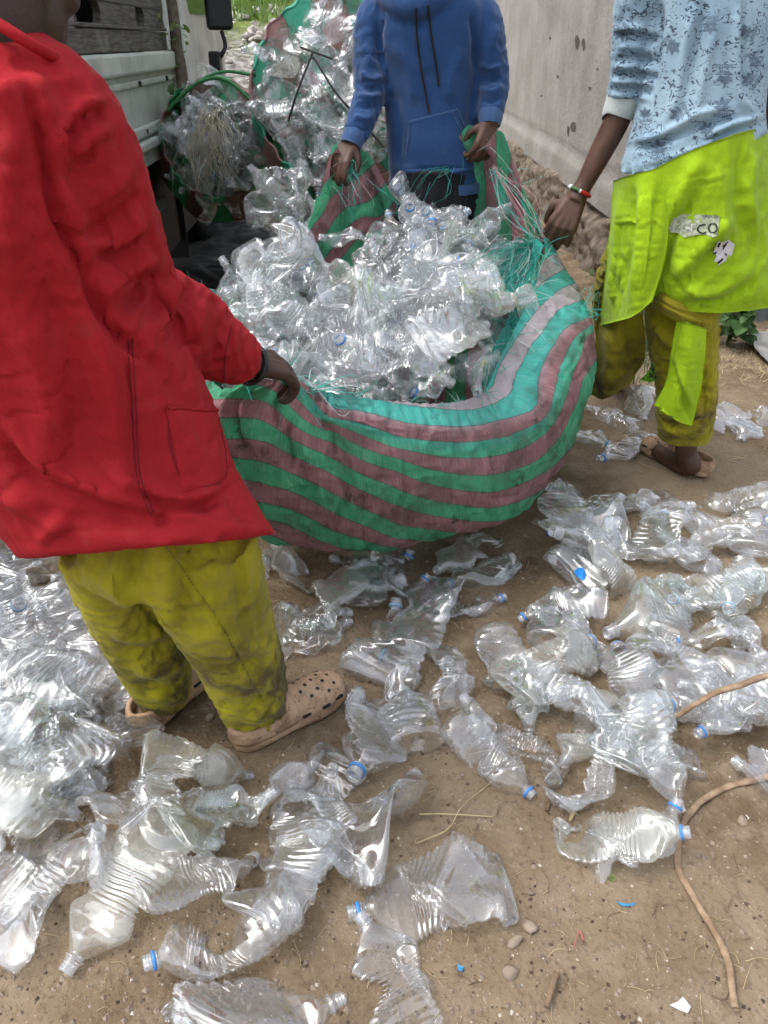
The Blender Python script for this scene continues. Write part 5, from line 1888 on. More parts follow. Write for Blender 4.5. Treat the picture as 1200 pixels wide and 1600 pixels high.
sculpt_folds(tr1_me, [
    ([(190, 850), (185, 900), (205, 950)], 13, 0.014), ([(225, 830), (210, 890), (195, 930)], 11, -0.014), ([(265, 840), (262, 920), (280, 985)], 14, 0.012),
    ([(300, 830), (288, 900), (290, 970)], 12, -0.013), ([(335, 850), (330, 930), (350, 1000)], 14, 0.009), ([(370, 850), (372, 920), (385, 990)], 12, -0.008),
    ([(130, 890), (180, 915), (240, 950), (285, 992)], 12, 0.010), ([(180, 905), (225, 945), (262, 985)], 9, -0.012),
    ([(295, 1000), (350, 990), (400, 1020)], 10, 0.010), ([(305, 1030), (360, 1045), (420, 1030)], 9, -0.011), ([(320, 1060), (370, 1060), (430, 1075)], 9, 0.010),
    ([(335, 1095), (380, 1118), (425, 1075)], 8, -0.012), ([(345, 1110), (395, 1120), (440, 1095)], 8, 0.012), ([(352, 1132), (400, 1142), (444, 1118)], 6, -0.008),
    ([(170, 985), (215, 995), (265, 980)], 9, 0.010), ([(185, 1015), (230, 1020), (270, 1000)], 8, -0.010), ([(205, 1045), (250, 1050), (290, 1030)], 8, 0.010),
    ([(218, 1068), (260, 1075), (300, 1058)], 7, -0.010), ([(232, 1085), (270, 1092), (303, 1080)], 6, 0.007),
    ([(255, 845), (300, 910), (345, 975), (385, 1050), (410, 1090)], 2.6, -0.005), ([(262, 845), (307, 910), (352, 975), (392, 1050)], 3.0, 0.003),
])
trs1 = obj('trousers', tr1_me, MAT['lime_dirty'], w1)
bvh_t1 = to_bvh(tr1_me)
_st = []
for t in np.linspace(0, 1, 54):
    q = catmull([(252, 845), (300, 910), (345, 975), (385, 1050), (412, 1096)], 109)
    a, b = q[int(t * 107)], q[int(t * 107) + 1]
    pa, pb = cast(bvh_t1, *a, 0.0012), cast(bvh_t1, *b, 0.0012)
    if pa is not None and pb is not None and np.linalg.norm(pa - pb) > 1e-4:
        _st.append(tube([pa, pb], 0.0007, 5))
v, f = join(_st)
_s = obj('seam_stitching', mesh('seam_stitching', v, f), MAT['steel_dark'], trs1)
_s['kind'] = 'stuff'
clog('clog', G(368, 1172), G(536, 1078), w1, MAT['clog'])
clog('clog', G(240, 1124), G(322, 1046), w1, MAT['clog'])

# ------------------------------------------------------------------ worker in the blue hoodie
w2 = empty('person', (0.17, 2.9, 0), 'person in faded blue hooded sweatshirt and black trousers holding two sack corners', 'person', 'workers around the sack')
MAT['blue'] = cloth_mat('faded_blue_fleece', (0.019, 0.056, 0.155), (0.065, 0.10, 0.17), 0.25, 700, 0.16, 0.92, 0.12, 0.25, 6)
MAT['blue_rib'] = cloth_mat('faded_blue_ribbing', (0.048, 0.098, 0.215), (0.09, 0.13, 0.20), 0.2, 1400, 0.12, 0.92, 0.25, 0.2, 6)
MAT['black_cloth'] = cloth_mat('black_cotton', (0.012, 0.012, 0.014), None, 0, 700, 0.2, 0.9, 0.12, 0.1)
hc2 = P(655, -115, 2.76)
hp2, _, _ = head(hc2, (-0.1, -0.85, -0.45), 1.0)
wl2, wr2 = P(549, 226, 2.695), P(766, 192, 2.73)
body = hp2 + [px_tube([(655, -80, 2.80, .052), (660, -30, 2.82, .055), (665, 10, 2.84, .06)]),
    px_tube([(668, 20, 2.86, .075), (670, 130, 2.86, .08), (678, 300, 2.85, .085)]),
    px_tube([(625, 25, 2.86, .028), (592, 42, 2.855, .028), (577, 140, 2.785, .028), (562, 190, 2.73, .030), (549, 226, 2.695, .025)]),
    px_tube([(715, 25, 2.86, .028), (750, 42, 2.855, .028), (771, 130, 2.80, .028), (768, 165, 2.76, .030), (765, 192, 2.73, .025)])]
for sx in (-0.09, 0.09):
    body.append(tube3([(0.165 + sx, 2.83, .85, .085), (0.165 + sx, 2.84, .48, .055), (0.165 + sx, 2.88, .10, .038), (0.165 + sx, 2.87, .05, .038)]))
    body.append(tube3([(0.165 + sx, 2.89, .05, .036), (0.165 + sx, 2.80, .045, .034), (0.165 + sx, 2.72, .04, .028)]))
body += hand(wl2, P(522, 262, 2.62) - wl2, (-0.25, -0.75, 0.6), (0.75, 1.0, 0.7), 0.98, -1, 0.6)
body += hand(wr2, P(754, 240, 2.69) - wr2, (0.45, -0.8, 0.25), (0.85, 1.1, 0.8), 0.98, 1, 0.8)
obj('body', remesh(body, 0.0045, 3, 'body'), MAT['skin2'], w2)
add_head_extras(w2, hc2, (-0.1, -0.85, -0.45), MAT['hair'])
hood = [rows_tube([(625, -30, 708, -30, 2.82, .075), (590, 2, 752, 2, 2.835, .105), (580, 45, 760, 45, 2.845, .120), (596, 110, 744, 110, 2.845, .115), (602, 180, 746, 180, 2.84, .115), (606, 240, 750, 240, 2.83, .120), (608, 283, 752, 283, 2.825, .122)], 52, 2.4),
        px_tube([(625, 15, 2.84, .055), (590, 28, 2.84, .062), (579, 85, 2.82, .056), (578, 140, 2.78, .051), (566, 185, 2.73, .045), (554, 212, 2.705, .040)], 24),
        px_tube([(715, 15, 2.84, .055), (750, 28, 2.84, .062), (764, 80, 2.82, .054), (771, 130, 2.80, .050), (768, 162, 2.765, .044), (766, 180, 2.745, .040)], 24),
        px_tube([(600, -25, 2.90, .045), (606, 0, 2.80, .040), (640, 12, 2.745, .036), (672, 4, 2.74, .034), (710, -12, 2.79, .040), (725, -35, 2.90, .045)], 18),
        px_tube([(610, -40, 2.92, .05), (660, -45, 2.98, .06), (715, -40, 2.92, .05)], 16)]
hd_me = remesh(hood, 0.0120, 4, 'hoodie')
def _whood(X):
    return np.where(np.abs(X[:, 0] - 0.165) > 0.165, 1.1, 0.55)
hd_me = slack_cloth(hd_me, (0.11, 0.11, 0.15), 110, 0.018, 0.06, 321, 10, _whood)
sculpt_folds(hd_me, [
    ([(600, 20), (592, 60), (598, 112)], 5, -0.012), ([(735, 20), (742, 60), (741, 112)], 5, -0.012),
    ([(560, 110), (580, 125), (598, 118)], 4, 0.010), ([(558, 130), (580, 140), (600, 132)], 4, -0.009), ([(558, 148), (578, 152), (598, 146)], 4, 0.010),
    ([(555, 165), (575, 168), (592, 162)], 4, -0.008), ([(552, 180), (570, 186), (585, 180)], 4, 0.007), ([(548, 198), (565, 206), (578, 200)], 3.5, -0.006),
    ([(748, 100), (768, 108), (784, 100)], 4, 0.009), ([(748, 118), (768, 126), (785, 118)], 4, -0.009), ([(748, 136), (768, 144), (786, 132)], 4, 0.009), ([(750, 154), (768, 160), (784, 150)], 4, -0.008),
    ([(560, 60), (575, 90), (570, 120)], 6, 0.006), ([(775, 40), (768, 80)], 6, 0.006),
    ([(612, 60), (640, 110), (650, 170)], 10, 0.008), ([(728, 70), (705, 120), (700, 165)], 10, 0.008), ([(612, 130), (625, 200), (622, 260)], 8, -0.007), ([(740, 130), (735, 200), (742, 260)], 8, -0.006),
    ([(660, 40), (668, 120)], 14, 0.006), ([(612, 262), (680, 272), (745, 262)], 5, 0.012), ([(608, 277), (680, 285), (750, 277)], 3.5, -0.010),
])
hd = obj('hooded_sweatshirt', hd_me, MAT['blue'], w2)
bvh_h = to_bvh(hd_me)
v, f = quad_patch(bvh_h, ((636, 191), (713, 171), (745, 262), (628, 264)), 22, 22, 0.007)
obj('front_pocket', mesh('front_pocket', v, f), MAT['blue'], hd)
for a, b in (((636, 191), (713, 171)), ((713, 171), (733, 222)), ((636, 191), (631, 245)), ((642, 194), (637, 240)), ((706, 176), (726, 222))):
    pts = [cast(bvh_h, a[0] + (b[0] - a[0]) * t, a[1] + (b[1] - a[1]) * t, 0.0085) for t in np.linspace(0, 1, 14)]
    v, f = tube(np.array([p for p in pts if p is not None]), 0.0018, 6)
    obj('pocket_seam', mesh('pocket_seam', v, f), MAT['blue_rib'], hd)
v, f = rows_tube([(607, 281, 753, 281, 2.822, .124), (607, 290, 752, 290, 2.820, .126), (608, 297, 751, 297, 2.818, .124)], 52, 2.4)
obj('hem_band', mesh('hem_band', v, f), MAT['blue_rib'], hd)
for pts in ([(557, 205, 2.71, .038), (552, 216, 2.70, .037), (548, 227, 2.69, .033)], [(767, 176, 2.75, .040), (766, 185, 2.74, .039), (765, 196, 2.73, .034)]):
    v, f = px_tube(pts, 20)
    obj('cuff', mesh('cuff', v, f), MAT['blue_rib'], hd)
for pts in ([(650, 12), (652, 60), (660, 120), (670, 176)], [(668, 8), (673, 50), (680, 95), (686, 135)]):
    q = [cast(bvh_h, *p, 0.004) for p in catmull(pts, 26)]
    v, f = tube(np.array([p for p in q if p is not None]), 0.0032, 8)
    obj('drawstring', mesh('drawstring', v, f), MAT['black_cloth'], hd)
tr2 = [tube3([(0.165, 2.82, .92, .135), (0.165, 2.82, .80, .145), (0.165, 2.83, .70, .12)], 24)]
for sx in (-0.085, 0.085):
    tr2.append(tube3([(0.165 + sx, 2.83, .84, .095), (0.165 + sx, 2.83, .48, .075), (0.165 + sx, 2.87, .08, .062)], 18))
tm = slack_cloth(remesh(tr2, 0.014, 3, 'trousers'), (0.15, 0.15, 0.18), 80, 0.016, 0.05, 331, 11)
obj('trousers', tm, MAT['black_cloth'], w2)
for sx in (-0.09, 0.09):
    clog('shoe', (0.165 + sx, 2.96, 0), (0.165 + sx, 2.68, 0), w2, MAT['black_plastic'], False)

# ------------------------------------------------------------------ worker in the printed shirt
w3 = empty('person', G(1060, 735), 'person in pale blue printed shirt with bright lime jacket tied at the waist, right', 'person', 'workers around the sack')
def shirt_mat():
    k = NT('pale_blue_printed_jersey')
    co = k.n('NewGeometry').outputs['Position']
    base = k.mix(k.ramp(k.noise(6, 4, co), 0.35, 0.65), (0.23, 0.335, 0.42), (0.30, 0.41, 0.48))
    mp = k.n('Mapping', Vector=co)
    mp.inputs['Rotation'].default_value = (0, 0.5, 0)
    mp.inputs['Scale'].default_value = (1.0, 1.0, 1.7)
    n1 = k.noise(44, 3, mp.outputs[0], 0.55, 2.2)
    n2 = k.noise(15, 2, co)
    fl = k.math('MULTIPLY', k.ramp(n1, 0.565, 0.585), k.ramp(n2, 0.40, 0.47))
    c = k.mix(k.math('MULTIPLY', fl, 0.9), base, (0.035, 0.05, 0.075))
    return k.done(c, 0.85, k.bump(k.noise(55, 4, co), 0.10, 0.004), 0.2, Sheen__Weight=0.1)
MAT['shirt'] = shirt_mat()
MAT['cuff_pale'] = cloth_mat('pale_grey_ribbing', (0.48, 0.52, 0.50), (0.3, 0.3, 0.28), 0.15, 1400, 0.08, 0.9, 0.2)
MAT['lime'] = cloth_mat('bright_lime_cotton', (0.30, 0.46, 0.008), (0.17, 0.19, 0.02), 0.16, 700, 0.10, 0.85, 0.12, 0.1, 4)
hc3 = P(1105, -190, 2.40)
hp3, _, _ = head(hc3, (-0.85, 0.25, -0.4), 1.0)
wr3 = P(901, 310, 2.458)
body = hp3 + [px_tube([(1105, -150, 2.40, .052), (1105, -90, 2.40, .058), (1105, -40, 2.39, .07)]),
    px_tube([(1103, -35, 2.40, .075), (1105, 60, 2.41, .085), (1095, 220, 2.40, .09), (1085, 330, 2.39, .09)]),
    px_tube([(1050, -40, 2.40, .05), (1012, -25, 2.41, .048), (992, 50, 2.43, .042), (980, 130, 2.455, .040), (965, 185, 2.465, .038), (935, 245, 2.468, .033), (910, 294, 2.463, .0255), (903, 306, 2.46, .0245)]),
    px_tube([(1160, -40, 2.40, .05), (1200, -20, 2.42, .048), (1222, 60, 2.46, .042), (1212, 150, 2.50, .036), (1185, 205, 2.52, .028), (1172, 215, 2.5, .026)]),
    px_tube([(1085, 320, 2.36, .08), (1070, 480, 2.34, .062), (1068, 560, 2.33, .052), (1072, 690, 2.33, .036), (1070, 715, 2.335, .036)]),
    px_tube([(1072, 705, 2.335, .034), (1078, 728, 2.325, .036), (1050, 718, 2.40, .034), (1025, 702, 2.46, .028)]),
    px_tube([(1030, 330, 2.42, .08), (970, 450, 2.75, .060), (968, 560, 3.05, .042), (966, 592, 3.1, .036)]),
    px_tube([(966, 590, 3.10, .034), (960, 588, 3.18, .032), (950, 582, 3.24, .026)])]
body += hand(wr3, P(868, 372, 2.43) - wr3, (-0.25, -0.9, 0.25), (0.60, 0.55, 0.55), 1.12, 1, 0.5)
body += hand(P(1172, 215, 2.5), (-0.8, -0.3, -0.3), (0.3, 0.9, 0.2), (0.6, 0.8, 0.5), 1.0, -1)
obj('body', remesh(body, 0.0045, 3, 'body'), MAT['skin2'], w3)
add_head_extras(w3, hc3, (-0.85, 0.25, -0.4), MAT['hair'])
sh = [rows_tube([(1055, -55, 1152, -55, 2.39, .085), (1025, -25, 1185, -25, 2.395, .115), (1015, 30, 1196, 30, 2.395, .130), (1008, 95, 1194, 90, 2.39, .132), (1000, 160, 1190, 140, 2.38, .135), (988, 215, 1188, 175, 2.37, .142), (972, 270, 1190, 202, 2.365, .150)], 56, 2.4),
      px_tube([(1055, -40, 2.40, .06), (1010, -22, 2.41, .068), (996, 45, 2.43, .064), (988, 105, 2.445, .058), (977, 150, 2.46, .051)], 26),
      px_tube([(1155, -40, 2.40, .06), (1200, -20, 2.42, .068), (1222, 60, 2.46, .060), (1216, 120, 2.49, .052)], 20)]
sh_me = remesh(sh, 0.0115, 4, 'shirt')
def _wsh(X):
    U, W, D = proj(X)
    return np.where(U < 1022, 1.3, 0.75)
sh_me = slack_cloth(sh_me, (0.15, 0.12, 0.08), 110, 0.017, 0.05, 341, 10, _wsh)
sculpt_folds(sh_me, [
    ([(1030, -5), (1028, 50), (1022, 110), (1010, 160)], 6, -0.014),
    ([(960, 45), (995, 42), (1030, 52)], 5, 0.010), ([(960, 56), (995, 56), (1028, 62)], 4, -0.010), ([(962, 75), (995, 72), (1028, 82)], 5, 0.009), ([(958, 92), (995, 90), (1028, 98)], 3.5, -0.009),
    ([(956, 106), (990, 102), (1026, 112)], 4.5, 0.011), ([(955, 118), (990, 116), (1024, 122)], 3, -0.010), ([(953, 128), (990, 126), (1022, 133)], 4, 0.011), ([(952, 140), (985, 140), (1018, 146)], 3, -0.009), ([(952, 148), (985, 150), (1014, 154)], 3.5, 0.007),
    ([(1090, 0), (1070, 70), (1058, 150), (1030, 210)], 7, 0.010), ([(1105, 0), (1085, 80), (1070, 160)], 7, -0.010), ([(1120, 20), (1105, 90), (1085, 170), (1050, 220)], 8, 0.008),
    ([(1155, 0), (1152, 80), (1155, 150), (1180, 180)], 6, 0.012), ([(1163, 0), (1160, 80), (1162, 150)], 5, -0.010),
    ([(985, 222), (1030, 212), (1090, 180), (1150, 165)], 6, 0.010), ([(982, 232), (1030, 224), (1100, 195), (1180, 180)], 5, -0.014),
    ([(1100, 215), (1140, 195), (1188, 182)], 5, 0.012), ([(1110, 224), (1150, 206), (1188, 192)], 4, -0.010),
    ([(985, 262), (1050, 245), (1120, 220), (1185, 206)], 4, 0.006),
])
sho = obj('printed_shirt', sh_me, MAT['shirt'], w3)
v, f = px_tube([(980, 146, 2.458, .0535), (975, 160, 2.462, .0525), (967, 178, 2.466, .0475), (966, 181, 2.466, .044)], 26)
obj('rolled_cuff', mesh('rolled_cuff', v, f), MAT['cuff_pale'], sho)
# three-leaf marks and lettering printed on the shirt
MAT['print_dark'] = plain_mat('dark_slate_print', (0.10, 0.145, 0.195), 0.8, 0.15)
bvh_s = to_bvh(sh_me)
def leaf_mark():
    V, F = [], []
    def poly(pts):
        k0 = len(V)
        V.extend((x, y, 0) for x, y in pts)
        F.append(tuple(range(k0, k0 + len(pts))))
    for ang, sc in ((0, 1.05), (0.95, 0.98), (-0.95, 0.98)):
        prev = None
        for t in np.linspace(0, 1, 7):
            w = 0.115 * math.sin(math.pi * min(1, t ** 0.8 * 0.97 + 0.02)) ** 0.9
            y = 0.06 + 0.44 * t * sc
            cur_ = [((-w) * math.cos(ang) - y * math.sin(ang) * -1, y * math.cos(ang) + (-w) * math.sin(ang) * -1), (w * math.cos(ang) + y * math.sin(ang), y * math.cos(ang) - w * math.sin(ang))]
            if prev:
                poly([prev[0], prev[1], cur_[1], cur_[0]])
            prev = cur_
    for j, (y, w) in enumerate(((-0.045, 0.44), (-0.125, 0.34), (-0.205, 0.24))):
        for x0, x1 in ((-w, -w / 2), (-w / 2, 0), (0, w / 2), (w / 2, w)):
            poly([(x0, y - 0.022), (x1, y - 0.022), (x1, y + 0.022), (x0, y + 0.022)])
    return np.array(V), F
LM = leaf_mark()
_tv, _tf = text_mesh('adidas', 1.0, 0.0)
_tv = _tv / (_tv[:, 0].max() - _tv[:, 0].min())
for cu, cv, wpx, deg in ((1128, 166, 30, 0), (1132, 118, 32, 180), (1030, 232, 30, 14), (1060, 178, 30, 118), (1110, 40, 28, 180), (1050, 72, 28, 235), (1105, 202, 28, 24), (1166, 50, 26, 70), (1170, 125, 26, 60), (1009, 178, 22, 5), (972, 52, 26, 130), (1178, 95, 24, 200)):
    a = math.radians(deg)
    decal('leaf_print', bvh_s, LM, cu, cv, wpx, a, MAT['print_dark'], sho)
    ox, oy = 0.0, -0.42
    decal('lettering', bvh_s, (_tv * np.array((0.92, 1.0, 1)), _tf), cu + wpx * (ox * math.cos(a) - oy * math.sin(a)), cv - wpx * (ox * math.sin(a) + oy * math.cos(a)), wpx, a, MAT['print_dark'], sho)

# trousers
tr3 = [rows_tube([(1000, 300, 1170, 300, 2.37, .135), (1005, 380, 1165, 380, 2.37, .135), (1005, 440, 1140, 440, 2.36, .12)], 36),
       rows_tube([(1008, 430, 1125, 430, 2.36, .105), (1010, 490, 1120, 490, 2.355, .10), (1016, 545, 1118, 545, 2.345, .095), (1026, 600, 1117, 600, 2.34, .09), (1028, 640, 1114, 640, 2.335, .084), (1029, 668, 1110, 667, 2.335, .078), (1031, 684, 1106, 682, 2.335, .070)], 32),
       px_tube([(1030, 340, 2.42, .11), (968, 455, 2.75, .090), (966, 540, 2.98, .078), (966, 578, 3.08, .068)], 24)]
t3 = slack_cloth(remesh(tr3, 0.0115, 4, 'trousers'), (0.17, 0.17, 0.22), 110, 0.016, 0.045, 351, 12)
sculpt_folds(t3, [([(1025, 640), (1070, 652), (1112, 640)], 6, 0.012), ([(1028, 656), (1070, 664), (1112, 655)], 4, -0.010), ([(1030, 668), (1070, 676), (1110, 668)], 5, 0.012), ([(1030, 683), (1070, 690), (1106, 683)], 3, -0.006),
    ([(1020, 500), (1040, 530), (1060, 545)], 6, 0.010), ([(1015, 520), (1035, 545), (1055, 555)], 5, -0.010), ([(1108, 560), (1112, 620), (1105, 650)], 8, 0.008), ([(1095, 570), (1098, 630)], 8, -0.008)])
obj('trousers', t3, MAT['lime_dirty'], w3)
clog('clog', G(1104, 746), G(1008, 700), w3, MAT['clog'], True, 0.92)
clog('clog', (1.03, 3.08, 0), (0.98, 3.34, 0), w3, MAT['clog'], False, 0.92)

# jacket knotted round the waist
def sheet(name, rows, mat, parent, nu=44, nv=44, thick=0.004, noise=0.004, seed=1, folds=(), slack=0.15):
    """cloth sheet through a grid of (u, v, Y)"""
    A = np.array([[P(*q) for q in r] for r in rows])
    B = np.array([catmull(A[:, j], nv) for j in range(A.shape[1])])            # cols, nv, 3
    C = np.array([catmull(B[:, i], nu) for i in range(nv)])                    # nv, nu, 3
    me = mesh(name, C.reshape(-1, 3), gridfaces(nv, nu))
    V, N = mesh_arrays(me)
    if (N * (V - np.array((0, 0, CAM_H)))).sum() > 0:
        me.flip_normals()
    sculpt_noise(me, wrinkle(noise, 7, seed, (1, 1, 0.8), 0.4))
    slack_cloth(me, (slack, slack, slack), 60, 0.02, 0.05, seed, 13, None, 0)
    if folds:
        sculpt_folds(me, folds)
    V, N = mesh_arrays(me)
    n = len(V)
    F0 = [tuple(p.vertices) for p in me.polygons]
    F = F0 + [tuple(i + n for i in f)[::-1] for f in F0]
    edge = [i * nu for i in range(nv)] + [(nv - 1) * nu + j for j in range(1, nu)] + [i * nu + nu - 1 for i in range(nv - 2, -1, -1)] + [j for j in range(nu - 2, 0, -1)]
    for i in range(len(edge)):
        a, b = edge[i], edge[(i + 1) % len(edge)]
        F.append((a, b, b + n, a + n))
    bpy.data.meshes.remove(me)
    me = mesh(name, np.vstack([V, V - N * thick]), F)
    return obj(name, me, mat, parent)
jk = sheet('tied_jacket', [
    [(1030, 262, 2.22), (1080, 238, 2.20), (1140, 216, 2.20), (1186, 204, 2.26), (1205, 205, 2.40)],
    [(1034, 320, 2.21), (1085, 310, 2.18), (1140, 300, 2.18), (1192, 300, 2.25), (1215, 300, 2.40)],
    [(1030, 390, 2.21), (1085, 390, 2.17), (1140, 385, 2.17), (1198, 385, 2.24), (1222, 385, 2.40)],
    [(1024, 440, 2.22), (1080, 455, 2.17), (1140, 455, 2.17), (1202, 448, 2.23), (1230, 440, 2.40)],
    [(1018, 458, 2.24), (1070, 482, 2.19), (1130, 487, 2.18), (1204, 479, 2.24), (1235, 470, 2.40)]], MAT['lime'], w3, 60, 60, 0.005, 0.006, 361,
    [([(1120, 250), (1128, 330), (1120, 420)], 9, 0.009), ([(1095, 290), (1060, 350), (1042, 390), (1028, 440)], 9, -0.020), ([(1150, 330), (1100, 385), (1050, 440)], 12, 0.014), ([(1135, 370), (1090, 420), (1055, 455)], 10, -0.014),
     ([(1175, 230), (1170, 300), (1180, 380)], 8, 0.012), ([(1160, 225), (1155, 300), (1160, 380)], 9, -0.010), ([(1100, 240), (1070, 290), (1050, 350)], 12, 0.012), ([(1180, 410), (1120, 455), (1060, 460)], 9, 0.010), ([(1190, 430), (1130, 470), (1075, 475)], 7, -0.012), ([(1060, 400), (1066, 440), (1100, 462)], 6, 0.010)])
slv = sheet('hanging_sleeve', [
    [(958, 284, 2.36), (985, 276, 2.26), (1015, 268, 2.22), (1045, 258, 2.22)],
    [(953, 350, 2.38), (982, 350, 2.25), (1015, 345, 2.18), (1044, 340, 2.20)],
    [(946, 430, 2.42), (975, 430, 2.26), (1006, 425, 2.16), (1036, 410, 2.18)],
    [(938, 506, 2.46), (962, 500, 2.30), (990, 492, 2.18), (1018, 470, 2.16)]], MAT['lime'], jk, 44, 52, 0.005, 0.005, 371,
    [([(990, 285), (985, 380), (965, 480)], 7, -0.012), ([(1003, 280), (1000, 380), (985, 480)], 8, 0.012), ([(1032, 280), (1020, 380), (1000, 470)], 8, -0.010), ([(970, 300), (962, 400), (950, 490)], 6, 0.010)])
sheet('sleeve_lining', [
    [(936, 504, 2.47), (965, 500, 2.36), (1003, 492, 2.34)],
    [(930, 545, 2.50), (965, 545, 2.38), (1006, 530, 2.38)],
    [(922, 585, 2.54), (958, 592, 2.42), (1004, 565, 2.42)],
    [(918, 612, 2.58), (945, 622, 2.48), (985, 598, 2.48)]], MAT['lime_dirty'], jk, 30, 34, 0.005, 0.005, 381, [([(970, 505), (990, 550), (995, 590)], 7, -0.012), ([(950, 510), (955, 560), (945, 610)], 8, 0.012)])
sheet('waistband', [
    [(1014, 448, 2.30), (1040, 462, 2.20), (1080, 480, 2.19), (1118, 486, 2.24), (1124, 484, 2.36)],
    [(1014, 462, 2.29), (1038, 478, 2.19), (1078, 498, 2.18), (1116, 504, 2.23), (1123, 500, 2.36)],
    [(1014, 476, 2.30), (1036, 490, 2.21), (1076, 510, 2.20), (1112, 518, 2.25), (1122, 514, 2.36)]], MAT['lime_dirty'], jk, 50, 24, 0.007, 0.003, 391, [([(1016, 464), (1060, 486), (1116, 502)], 2.5, -0.006)])
sheet('sleeve_end', [
    [(1058, 502, 2.20), (1080, 508, 2.17), (1103, 515, 2.19)],
    [(1050, 550, 2.20), (1075, 555, 2.16), (1100, 558, 2.18)],
    [(1042, 595, 2.20), (1068, 605, 2.16), (1094, 605, 2.18)],
    [(1026, 628, 2.20), (1055, 646, 2.17), (1086, 640, 2.18)],
    [(1024, 632, 2.20), (1056, 656, 2.17), (1080, 664, 2.18)]], MAT['lime'], jk, 30, 50, 0.006, 0.003, 401, [([(1048, 560), (1062, 610), (1078, 658)], 3, -0.010), ([(1056, 560), (1070, 605), (1082, 640)], 5, 0.008)])
# worn print on the jacket, hanging upside down
bvh_j = to_bvh(jk.data)
MAT['patch_grey'] = plain_mat('worn_grey_transfer', (0.40, 0.43, 0.30), 0.7, 0.3, 120)
MAT['print_black'] = plain_mat('black_print', (0.02, 0.025, 0.02), 0.7, 0.1)
def patch(nm, pts, mat, off, bvh=None, parent=None):
    c = np.mean(np.array(pts), 0)
    bvh = bvh or bvh_j
    W, n, m = [cast(bvh, *c, off)], len(pts), 6
    for r in range(1, m + 1):
        for p in pts:
            q = c + (np.array(p) - c) * r / m
            W.append(cast(bvh, *q, off))
    if any(p is None for p in W):
        return
    F = [(0, 1 + i, 1 + (i + 1) % n) for i in range(n)]
    for r in range(m - 1):
        F += [(1 + r * n + i, 1 + (r + 1) * n + i, 1 + (r + 1) * n + (i + 1) % n, 1 + r * n + (i + 1) % n) for i in range(n)]
    obj(nm, mesh(nm, np.array(W), F), mat, parent or jk)
patch('worn_transfer', [(1044, 356), (1052, 340), (1066, 334), (1090, 335), (1124, 337), (1124, 352), (1121, 368), (1113, 371), (1098, 366), (1082, 368), (1070, 371), (1060, 364), (1048, 363)], MAT['patch_grey'], 0.0022)
patch('worn_transfer', [(1122, 376), (1128, 378), (1138, 374), (1147, 382), (1143, 398), (1132, 408), (1122, 414), (1116, 408), (1120, 400), (1114, 396)], MAT['print_white'], 0.0022)
def jtext(s, cu, cv, wpx, deg, mat, bold=0.0, off=0.0045):
    V, F = text_mesh(s, 1.0, bold)
    V = V / (V[:, 0].max() - V[:, 0].min())
    decal('lettering', bvh_j, (V, F), cu, cv, wpx, math.radians(deg), mat, jk, off)
jtext('CO', 1106, 358, 34, 2, MAT['print_black'], 0.01)
jtext('OGf', 1066, 356, 36, -2, MAT['print_white'], 0.0)
jtext('bigothgis', 1110, 339, 27, 180, MAT['print_black'], 0.0)
patch('print_mark', [(1120, 378), (1126, 377), (1122, 388), (1118, 398), (1114, 396), (1118, 388)], MAT['print_black'], 0.0040)
patch('print_mark', [(1130, 395), (1136, 397), (1133, 401)], MAT['print_black'], 0.0040)
patch('print_mark', [(1128, 384), (1137, 375), (1134, 384), (1128, 391)], MAT['print_black'], 0.0040)
patch('print_mark', [(1120, 410), (1128, 403), (1129, 405), (1121, 412)], MAT['print_black'], 0.0040)
# beaded bracelet: green, white and red
dB = wr3 - P(935, 245, 2.468)
cB = P(906, 299, 2.461)
MAT['bead_green'] = plain_mat('green_beads', (0.05, 0.10, 0.03), 0.4)
MAT['bead_red'] = plain_mat('red_beads', (0.42, 0.02, 0.02), 0.4)
MAT['bead_white'] = plain_mat('white_beads', (0.8, 0.8, 0.76), 0.4)
_d = unit(dB)
_s1 = unit(np.cross(_d, (0, 0, 1)))
_s2 = np.cross(_s1, _d)
_an = np.linspace(0, 2 * np.pi, 37)
_u = np.array([proj((cB + (_s1 * math.cos(t) + _s2 * math.sin(t)) * 0.0315)[None])[0][0] for t in _an])
_u = (_u - _u.mean()) / (np.ptp(_u) / 2)
_cl = ['bead_white' if (q < -0.85 or -0.12 < q < 0.12) else ('bead_green' if q < 0 else 'bead_red') for q in _u]
_i = 0
while _i < 36:
    _j = _i
    while _j < 36 and _cl[_j] == _cl[_i]:
        _j += 1
    bracelet('bead_bracelet', cB, dB, 0.0315, 0.0058, MAT[_cl[_i]], w3, 4 * (_j - _i) + 2, _an[_i], _an[_j], 0.12)
    _i = _j

# flat dark patches on the concrete, painting the shade inside its pits
MAT['pit'] = plain_mat('painted_pit_shade', (0.07, 0.058, 0.048), 0.95, 0.3)
_slab = [o for o in wall.children if o.name.startswith('slab')][0]
bvh_w = to_bvh(_slab.data)
_rp = random.Random(6)
for u, v, a, b in ((902, 66, 4, 12), (912, 70, 3, 10), (896, 198, 4.5, 11), (888, 204, 2.5, 9), (922, 138, 2.5, 3), (860, 60, 2, 2.5), (846, 150, 2, 2), (934, 108, 2, 2.5), (872, 120, 2, 3)):
    patch('pit_shade', [(u + a * math.cos(t) * _rp.uniform(0.6, 1.2), v + b * math.sin(t) * _rp.uniform(0.6, 1.2)) for t in np.linspace(0, 6.28, 11)[:-1]], MAT['pit'], 0.002, bvh_w, wall)
